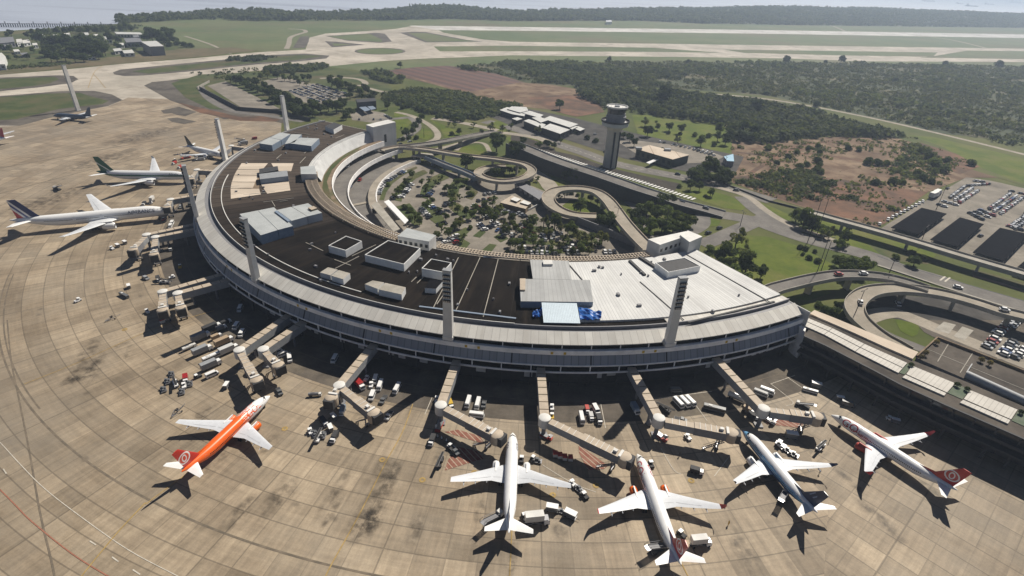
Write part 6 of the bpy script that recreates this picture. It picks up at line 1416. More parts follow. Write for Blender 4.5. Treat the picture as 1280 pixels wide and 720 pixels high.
airliner('white narrow airliner with orange engines, maroon tail ring and one red wingtip', (797, 566), (851, 706), 38.9, 34.3, 3.8, 3.25, dict(fin='fin_red', engine='orange', winglet=2.0, wlm='red', wing='wing_white', titles=[('GOL', 3.2, .12, -.05, 'titles_red'), ('linhas aereas', 1.1, .22, .2, 'titles_dark')]))
airliner('sky blue and white narrow airliner with navy tail, stairs at its rear door', (929, 537), (1021, 641), 34.6, 33, 3.8, 3.25, dict(body='body_blue', fin='fin_navy', engine='white', winglet=1.8, wlm='titles_dark', wing='wing_white', finx=.79, titles=[('Aerolineas', 1.9, .12, .12, 'titles_dark')]))
airliner('white narrow airliner with red engine and dark red tail ring, parked beside the pier', (1041, 518), (1194, 612), 38.9, 34.3, 3.8, 3.25, dict(fin='fin_red', engine='red', winglet=2.2, wlm='titles_red', wing='wing_white', titles=[('GOL', 3.6, .115, -.12, 'titles_red'), ('linhas aereas', 1.0, .22, .15, 'titles_red')]))
airliner('long white wide airliner with blue, white and red striped tail', (206, 262), (24, 277), 73.9, 63, 6.2, 5.3, dict(fin='fin_tricolour', engine='white', engd=1.03, engy=.31, root=.34, rootc=.19, finh=18.4, finx=.815, finsweep=.75, finc=(.14*73.9, .05*73.9), sweep=.62, stabspan=.33, engfwd=2.2, doors=(.07, .24, .45, .62, .85), titles=[('AIRFRANCE', 2.5, .11, .22, 'titles_dark')]), zn=5.5, zt=6.5)
airliner('white wide airliner with dark green stripe and dark green tail', (234, 219), (127, 216), 58.8, 58, 5.64, 5.0, dict(body='body_green', fin='fin_green', engine='white', engd=.9, engy=.31, root=.33, rootc=.19, finh=16.8, finx=.80, finsweep=.8, finc=(.15*58.8, .055*58.8), sweep=.58, winglet=1.6, stabspan=.33, engfwd=2.3, doors=(.08, .26, .62, .86), titles=[('Alitalia', 2.1, .13, .3, 'titles_green')]), zn=5.2, zt=6.2)
airliner('smaller white airliner with dark tail behind a floodlight mast', (285, 195.5), (230, 181), 41, 38, 4.2, 3.6, dict(fin='fin_dark', engine='white', winglet=1.8, wing='wing_white', titles=[('Copa', 1.6, .15, .25, 'titles_dark')]), zn=3.4, zt=5)
M['body_navygrey'] = plain('grey_blue_airframe', (.06, .085, .13), .35, spec=.5, var=.1); M['fin_crimson'] = plain('crimson_fin', (.4, .02, .05), .35, var=.05)
airliner('dark grey blue parked jet standing alone by the far grass', (68, 144), (113, 145), 38, 34, 4.0, 3.4, dict(body='body_navygrey', fin='body_navygrey', engine='white', wing='wing_white', belly='body_navygrey'), zn=3.3, zt=4.8)
airliner('airliner at the left edge of the view showing only its crimson tail', (-46, 165), (19, 175), 40, 34, 4.0, 3.4, dict(fin='fin_crimson', engine='white', wing='wing_white'), zn=3.3, zt=4.8)
# ---------------------------------------------------------------- passenger bridges
def tunnel(b, a, c, w, h, m=0, mt=1):
    a, c = Vector(a), Vector(c); d = (c-a); d.normalize(); s = Vector((-d.y, d.x, 0)).normalized()*w/2; up = Vector((0, 0, h))
    v = [a-s, a+s, a+s+up, a-s+up, c-s, c+s, c+s+up, c-s+up]
    b.add(v, [(0, 1, 2, 3), (7, 6, 5, 4), (0, 4, 5, 1), (1, 5, 6, 2), (3, 7, 4, 0)], m); b.add([v[3]+Vector((0, 0, .02)), v[2]+Vector((0, 0, .02)), v[6]+Vector((0, 0, .02)), v[7]+Vector((0, 0, .02))], [(0, 1, 2, 3)], mt)
def roofribs(b, a, c, w, h, step, m=0):
    a, c = Vector(a), Vector(c); d = c-a; L = d.length; d.normalize(); s = Vector((-d.y, d.x, 0)).normalized()*(w/2+.06)
    for k in range(1, int(L/step)): q = a+d*k*step+Vector((0, 0, h+.06)); b.beam(q-s, q+s, .16, .16, m)
def jetbridge(label, roots, rot, cabs, ztop=7.8, mroof='tan', extra=None):
    """roots: (x,y) at the terminal rim; rot: rotunda; cabs: list of bridge heads (all at roof height)"""
    R = G(*rot, ztop); base = Vector((R.x, R.y, 0)); A = empty('jet_bridge', label, 'jet bridge', base, 0, 'passenger bridges along the rim'); H = 3.0; zf = ztop-H
    r0 = pol(R); rt = P(202.5, r0[1] if roots is None else pol(G(*roots, ztop))[1], zf+.3)-base; e = (R-base); e.z = zf
    b = MB(); tunnel(b, rt, e, 3.0, H); roofribs(b, rt, e, 3.0, H, 3.6, 2); b.build('fixed_tunnel', ['grey', mroof, 'rust'], A)
    b = MB()
    for f in (.3, .75):
        q = rt.lerp(e, f); b.box((q.x, q.y, zf/2), (.6, .9, zf))
    build_each(b, 'support_column', 'midgrey', A)
    b = MB(); b.lathe([(2.0, zf-.2), (2.0, ztop+.12), (1.8, ztop+.25)], n=12); b.v = [(x+e.x, y+e.y, z) for x, y, z in b.v]; ro = b.build('rotunda', ['offwhite'], A, 40)
    b = MB(); b.tube((e.x, e.y, 0), (e.x, e.y, zf), .7, n=10); b.box((e.x, e.y, .25), (2.6, 2.6, .5)); b.build('support_column', 'midgrey', A)
    for (cx, cy) in cabs:
        C_ = G(cx, cy, ztop)-base; C_.z = zf; d = (C_-e); L = d.length; d.normalize(); s = Vector((-d.y, d.x, 0))
        m1 = e+d*(L*.5); m0 = e+d*2; m2 = e+d*(L*.46); m3 = C_-d*2.4
        b = MB(); tunnel(b, m0, m1, 2.5, H-.4); roofribs(b, m0, m1, 2.5, H-.4, 2.2, 2); b.build('inner_tunnel', ['grey', mroof, 'offwhite'], A)
        b = MB(); tunnel(b, m2-Vector((0, 0, .15)), m3-Vector((0, 0, .15)), 3.0, H); roofribs(b, m2-Vector((0, 0, .15)), m3-Vector((0, 0, .15)), 3.0, H, 1.7, 2); b.build('outer_tunnel', ['midgrey', mroof, 'offwhite'], A)
        # bridge head: round cab with bellows
        b = MB(); b.lathe([(2.0, zf-.4), (2.15, zf), (2.15, ztop-.1), (1.9, ztop+.1)], n=14); b.v = [(x+m3.x+d.x*.8, y+m3.y+d.y*.8, z) for x, y, z in b.v]; cb = b.build('bridge_head', ['tan'], A, 40)
        q = m3+d*1.2; b = MB(); tunnel(b, q-Vector((0, 0, .2)), q+d*2.2-Vector((0, 0, .2)), 3.4, H+.25, 0, 0); b.build('bellows', ['dark'], cb)
        b = MB(); q = m3-d*.6; b.beam(q+s*1.5+Vector((0, 0, H+.1)), q-s*1.5+Vector((0, 0, H+.1)), .8, .7); b.box((q.x-d.x*1.8, q.y-d.y*1.8, ztop+.35), (1.2, 1.0, .7), 0, math.atan2(d.y, d.x)); b.build('roof_unit', 'offwhite', cb)
        # drive column
        w0 = m3-d*2.5; b = MB()
        for k in (-1.3, 1.3): q = w0+s*k; b.box((q.x, q.y, zf/2+.4), (.35, .35, zf-.6))
        b.beam(w0+s*1.6+Vector((0, 0, 1-zf)), w0-s*1.6+Vector((0, 0, 1-zf)), .6, .6); dc = b.build('drive_column', 'steel', A); b = MB(); an = math.atan2(d.y, d.x)
        for k in (-1.1, 1.1): q = w0+s*k; b.tube(Vector((q.x, q.y, .55))-s*.25, Vector((q.x, q.y, .55))+s*.25, .55, n=10)
        build_each(b, 'wheel', 'tyre', dc)
        # service stair
        q0 = m3-s*1.7-d*1.0; q1 = m3-s*1.7-d*7; b = MB(); q1 = Vector((q1.x, q1.y, 0)); q0 = Vector((q0.x, q0.y, zf))
        for o_ in (-.45, .45): b.beam(q0+s*o_, q1+s*o_, .12, .25); b.beam(q0+s*o_+Vector((0, 0, 1)), q1+s*o_+Vector((0, 0, 1)), .07, .07)
        for k in range(1, 14): q = q0.lerp(q1, k/14); b.beam(q-s*.45, q+s*.45, .28, .05)
        b.build('service_stair', 'steel', A)
    return A
jetbridge('jet bridge docked to the plain white airliner', (570, 453), (551, 506), [(627, 545)])
jetbridge('jet bridge docked to the white airliner with orange engines', (676, 462), (681, 522), [(788, 573)])
jetbridge('jet bridge docked to the sky blue airliner', (791, 463), (824, 522), [(922, 541)])
jetbridge('jet bridge beside the pier reaching towards the red engined airliner', (897, 450), (955, 510), [(1028, 520)])
jetbridge('empty jet bridge with one raised and one stowed head near the red brown truck', (463, 435), (424, 481), [(471, 518), (411, 500)])
jetbridge('right arm of the paired empty jet bridges behind the orange tailed airliner', (370, 408), (329, 436), [(350, 458)])
jetbridge('left arm of the paired empty jet bridges beside the row of grey trucks', (352, 399), (299, 437), [(322, 477)])
jetbridge('left arm of the paired jet bridges beside the white tug with a cart', (272, 345), (203, 364), [(203, 389)])
jetbridge('right arm of the paired jet bridges with two stubby heads, below the wide white airliner', (279, 352), (222, 366), [(226, 386)])
jetbridge('left arm of the paired jet bridges just below the wide white airliner nose', (240, 281), (183, 293), [(164, 313)])
jetbridge('right arm of the paired jet bridges just below the wide white airliner nose', (241, 287), (194, 296), [(192, 319)])
jetbridge('jet bridge docked to the wide airliner with tricolour tail', (246, 242), (213, 249), [(208, 259.5)])
jetbridge('jet bridge beside the green striped airliner', (262, 214), (246, 212), [(238, 224)])
jetbridge('jet bridge beside the small airliner with dark tail', (300, 184), (289, 182), [(278, 190)])

# ---------------------------------------------------------------- vehicles on the apron: one of each kind with its parts
SRC = {}
def kind(name, cat, parts):
    """parts: list of (part name, MB, material[, smooth])"""
    e = empty(name, None, cat); SRC[name] = e
    for p in parts: p[1].build(p[0], p[2], e)
    e['category'] = cat; return e
def wheels(xs, y, r=.36, w=.25):
    out = []
    for x in xs:
        for s in (-1, 1): b = MB(); b.wheel((x, s*y, r), r, w); out.append(('wheel', b, 'tyre'))
    return out
def F(*a, **k): return MB().frus(*a, **k)
def van():
    b = F(-2.6, 2.5, 1.0, .35, 1.25, 0, 0, .04); b.frus(-2.6, 1.9, .98, 1.25, 2.2, .35, .08, .12); g_ = MB(); g_.frus(-2.3, 1.75, 1.0, 1.35, 1.95, .22, 0, .09); w_ = MB(); w_.frus(1.45, 2.02, .86, 1.3, 2.05, .4, 0, .06)
    return [('body', b, 'carwhite'), ('side_window', g_, 'glass'), ('windscreen', w_, 'glass')]+wheels((-1.6, 1.6), .9)
def car_():
    b = F(-2.1, 2.1, .88, .3, .82, .1, .05, .05); b.frus(-1.35, .75, .72, 1.36, 1.42, .05, .05, .04); g_ = MB(); g_.frus(-1.8, 1.2, .82, .82, 1.38, .65, .5, .14)
    return [('body', b, 'carwhite'), ('window', g_, 'glass')]+wheels((-1.3, 1.3), .8, .32, .22)
def pickup():
    b = F(-2.5, 2.5, .92, .45, .95, .1, 0, .04); b.frus(-.1, 1.1, .8, 1.55, 1.62, 0, 0, .05); g_ = MB(); g_.frus(-.3, 1.5, .86, .95, 1.57, .5, .15, .12); d_ = F(-2.4, -.4, .8, .953, .97)
    return [('body', b, 'carwhite'), ('cabin', g_, 'glass'), ('load_bed', d_, 'dark')]+wheels((-1.6, 1.6), .85)
def minibus():
    b = F(-3.6, 3.5, 1.08, .4, 1.4, 0, 0, .02); b.frus(-3.6, 3.2, 1.06, 2.1, 2.75, .3, .1, .16); g_ = MB(); g_.frus(-3.58, 3.4, 1.06, 1.4, 2.12, .2, .02, .03)
    return [('body', b, 'carwhite'), ('window', g_, 'glass')]+wheels((-2.2, 2.2), .95, .42)
def box_truck():
    b = F(-4.4, 2.0, 1.25, 1.0, 3.6); c = F(2.15, 4.1, 1.15, .6, 2.5, .4, 0, .08); g_ = F(3.0, 4.12, 1.05, 1.6, 2.3, .3, 0, .0); f = F(-4.3, 4.0, .45, .6, .98)
    return [('cargo_box', b, 'grey'), ('cab', c, 'carwhite'), ('windscreen', g_, 'glass'), ('chassis', f, 'dark')]+wheels((-3.0, 3.0), 1.0, .5, .35)
def small_box():
    b = F(-2.6, 1.0, 1.0, .7, 2.4); c = F(1.1, 2.6, .95, .5, 1.9, .35, 0, .08); g_ = F(1.9, 2.62, .85, 1.2, 1.75, .25); f = F(-2.5, 2.5, .4, .45, .69)
    return [('cargo_box', b, 'carwhite'), ('cab', c, 'carwhite'), ('windscreen', g_, 'glass'), ('chassis', f, 'dark')]+wheels((-1.7, 1.8), .85, .4)
def tanker():
    b = MB(); b.tube((-5, 0, 2.1), (2.2, 0, 2.1), 1.25, n=14); c = F(2.6, 4.8, 1.2, .6, 2.7, .4, 0, .1); f = F(-5, 4.6, .5, .6, .95); g_ = F(3.9, 4.82, 1.05, 1.7, 2.4, .3); h = F(-3, 0, .35, 3.3, 3.5)
    return [('tank', b, 'grey'), ('cab', c, 'offwhite'), ('windscreen', g_, 'glass'), ('chassis', f, 'dark'), ('hatch', h, 'steel')]+wheels((-3.8, -2.6, 3.6), 1.0, .5, .35)
def bus():
    b = F(-6, 6, 1.35, .4, 1.4); b.frus(-6, 6, 1.33, 2.4, 3.0, .2, .1, .15); g_ = F(-5.96, 5.98, 1.32, 1.4, 2.42, .05, .02, .02); r_ = F(-3.5, -1.5, .7, 3.0, 3.25)
    return [('body', b, 'carwhite'), ('window', g_, 'glass'), ('roof_unit', r_, 'offwhite')]+wheels((-3.6, 3.8), 1.15, .48, .3)
def tug():
    b = F(-1.5, 1.6, .8, .3, .95, .1, 0, .04); c = F(-1.1, .1, .72, 1.75, 1.85); p_ = MB()
    for x in (-1.05, .05):
        for s in (-.66, .66): p_.box((x, s, 1.35), (.08, .08, .8))
    s_ = F(-.8, -.3, .5, .95, 1.35)
    return [('body', b, 'carwhite'), ('canopy', c, 'white'), ('post', p_, 'dark'), ('driver_seat', s_, 'black')]+wheels((-1.0, 1.05), .72, .34)
def baggage_cart():
    b = F(-1.5, 1.5, .75, .4, .55); c = F(-1.5, 1.5, .78, 1.75, 1.85); p_ = F(-1.45, 1.45, .7, .56, 1.74, 0, 0, .05); d_ = MB(); d_.beam((1.5, 0, .45), (2.4, 0, .35), .08, .08)
    return [('bed', b, 'steel'), ('roof', c, 'white'), ('curtain', p_, 'cargrey'), ('drawbar', d_, 'dark')]+wheels((-1.0, 1.0), .6, .22, .15)
def dolly():
    b = F(-1.6, 1.6, .9, .35, .5); r_ = MB()
    for k in range(7): r_.tube((-1.35+k*.45, -.8, .56), (-1.35+k*.45, .8, .56), .07, n=6)
    l = MB(); q = random.Random(2)
    for x, y, w_, h in ((-.9, -.3, .8, .5), (0, .25, 1., .7), (.9, -.1, .8, .45)): l.frus(x-w_/2, x+w_/2, .4, .64, .64+h, .05, .05, .05, cy=y)
    return [('bed', b, 'steel'), ('roller', r_, 'steel'), ('load', l, 'cargrey')]+wheels((-1.1, 1.1), .7, .22, .15)
def belt_loader():
    b = F(-2.2, 2.2, .7, .4, .95); t_ = MB(); t_.beam((-3.6, 0, 1.1), (3.8, 0, 2.6), .8, .3); c = F(-.4, .6, .3, .95, 1.6, cy=.75); m_ = MB(); m_.beam((-3.6, 0, 1.27), (3.8, 0, 2.77), .6, .04); l = MB(); l.beam((1.5, 0, .9), (1.5, 0, 2.0), .2, .2)
    return [('body', b, 'carwhite'), ('conveyor', t_, 'steel'), ('belt', m_, 'black'), ('seat', c, 'dark'), ('lift_arm', l, 'dark')]+wheels((-1.5, 1.5), .68, .36)
def stairs():
    b = F(-3.5, 2.5, .9, .45, .9); c = F(-3.5, -2.0, .95, .9, 2.0, 0, .3, .08); s_ = MB()
    for y in (-.75, .75): s_.beam((-2.2, y, 1.0), (3.4, y, 3.3), .1, .5); s_.beam((-2.2, y, 2.0), (3.4, y, 4.3), .08, .08)
    for k in range(15): f = k/14; s_.box((-2.2+5.6*f, 0, 1.0+2.3*f), (.42, 1.4, .06))
    p_ = F(3.3, 4.6, .85, 3.2, 3.32); h = MB()
    for y in (-.8, .8): h.beam((3.4, y, 4.3), (4.5, y, 4.3), .08, .08); h.beam((4.5, y, 3.3), (4.5, y, 4.3), .08, .08)
    return [('chassis', b, 'carwhite'), ('cab', c, 'offwhite'), ('stair_flight', s_, 'midgrey'), ('landing', p_, 'steel'), ('handrail', h, 'dark')]+wheels((-2.6, 1.6), .85, .42)
def catering():
    b = F(-4.2, 1.8, 1.25, 2.7, 5.2); c = F(2.0, 3.9, 1.15, .6, 2.5, .4, 0, .08); x_ = MB()
    for s in (-.9, .9): x_.beam((-3.6, s, .9), (1.2, s, 2.7), .15, .2); x_.beam((1.2, s, .9), (-3.6, s, 2.7), .15, .2)
    f = F(-4.2, 3.8, .5, .6, .95); g_ = F(3.0, 3.92, 1.02, 1.55, 2.3, .3); p_ = F(1.8, 3.4, 1.1, 2.75, 2.9)
    return [('cargo_box', b, 'offwhite'), ('cab', c, 'carwhite'), ('scissor_lift', x_, 'steel'), ('chassis', f, 'dark'), ('windscreen', g_, 'glass'), ('platform', p_, 'steel')]+wheels((-3.0, 2.9), 1.0, .5, .35)
def towbar():
    b = MB(); b.beam((-3.5, 0, .5), (3, 0, .5), .16, .16); b.beam((0, -1.3, .5), (3, 0, .5), .12, .12); b.beam((0, 1.3, .5), (3, 0, .5), .12, .12); b.beam((0, -1.3, .5), (0, 1.3, .5), .12, .12); a = MB(); a.beam((0, 0, .5), (0, 0, 1.7), .12, .12); a.beam((-1.5, 0, .5), (0, 0, 1.7), .08, .08); a.box((.2, 0, 1.2), (.9, .6, .5))
    return [('frame', b, 'steel'), ('winch', a, 'dark')]+wheels((-.3,), 1.2, .3, .2)
def loader():
    b = F(-3.5, 3.5, 1.3, .5, .9); p_ = F(-3.2, 1.0, 1.25, 1.5, 1.65); q = F(1.3, 3.4, 1.25, 2.4, 2.55); c = F(1.6, 2.6, .4, 2.56, 3.6, 0, 0, .05, cy=-.85); x_ = MB()
    for s in (-1.1, 1.1): x_.beam((-3, s, .9), (.8, s, 1.5), .12, .15); x_.beam((1.4, s, .9), (3.3, s, 2.4), .12, .15)
    return [('chassis', b, 'carwhite'), ('main_platform', p_, 'steel'), ('bridge_platform', q, 'steel'), ('cab', c, 'offwhite'), ('scissor_lift', x_, 'dark')]+wheels((-2.6, 2.6), 1.1, .42)
def bins():
    b = F(-.9, .9, .7, .3, 1.5, .05, .05, .05); l = F(-.95, .95, .75, 1.5, 1.62, .1, .1, .1)
    return [('body', b, 'red'), ('lid', l, 'red')]+wheels((-.5, .5), .5, .15, .1)
def cone():
    b = MB(); b.box((0, 0, .05), (.8, .8, .1)); c = MB(); c.lathe([(.3, .1), (.06, 1.1)], n=10)
    return [('base', b, 'dark'), ('cone', c, 'white')]
def tripod():
    b = MB(); b.lathe([(.9, .3), (1.1, .9), (.8, 1.6), (.3, 2.1)], n=12); f = MB()
    for a in (0, 2.1, 4.2): f.beam((0, 0, .9), (1.3*math.cos(a), 1.3*math.sin(a), .1), .14, .14)
    return [('tank', b, 'midgrey'), ('leg', f, 'dark')]
BUILD = {'van': (van, 'van'), 'car': (car_, 'car'), 'pickup': (pickup, 'pickup'), 'minibus': (minibus, 'minibus'), 'box_truck': (box_truck, 'truck'), 'small_truck': (small_box, 'truck'), 'tank_truck': (tanker, 'tank truck'), 'apron_bus': (bus, 'bus'), 'tow_tug': (tug, 'tug'), 'baggage_cart': (baggage_cart, 'cart'), 'cargo_dolly': (dolly, 'dolly'), 'belt_loader': (belt_loader, 'belt loader'), 'passenger_stairs': (stairs, 'stairs'), 'catering_truck': (catering, 'truck'), 'tow_bar': (towbar, 'tow bar'), 'cargo_loader': (loader, 'loader'), 'equipment_bin': (bins, 'bin'), 'traffic_cone': (cone, 'cone'), 'water_tank': (tripod, 'tank')}
USED = set()
def V(k, x, y, rel, label, colour=None, group=None, sc_=1.0):
    if k not in SRC: kind(k, BUILD[k][1], BUILD[k][0]())
    if k in USED: e = copy_tree(SRC[k])
    else: e = SRC[k]; USED.add(k)
    c = G(x, y, .8); R, a = pol(c); e.location = (c.x, c.y, Z4+.035); e.scale = (sc_,)*3
    if isinstance(rel, tuple):
        d_ = G(x+rel[0], y+rel[1], .8)-c; e.rotation_euler = (0, 0, math.atan2(d_.y, d_.x))
    else: e.rotation_euler = (0, 0, R_(a+rel))
    e['label'] = label; e['category'] = BUILD[k][1]
    if group: e['group'] = group
    elif 'group' in e: del e['group']
    if colour:
        for ch in e.children:
            nm = ch.name.split('.')[0]
            if nm in ('body', 'cargo_box', 'chassis', 'tank') and (nm != 'chassis' or k in ('passenger_stairs', 'cargo_loader')): setmat(ch, colour)
    return e
KG = 'trucks parked in the diagonal row'
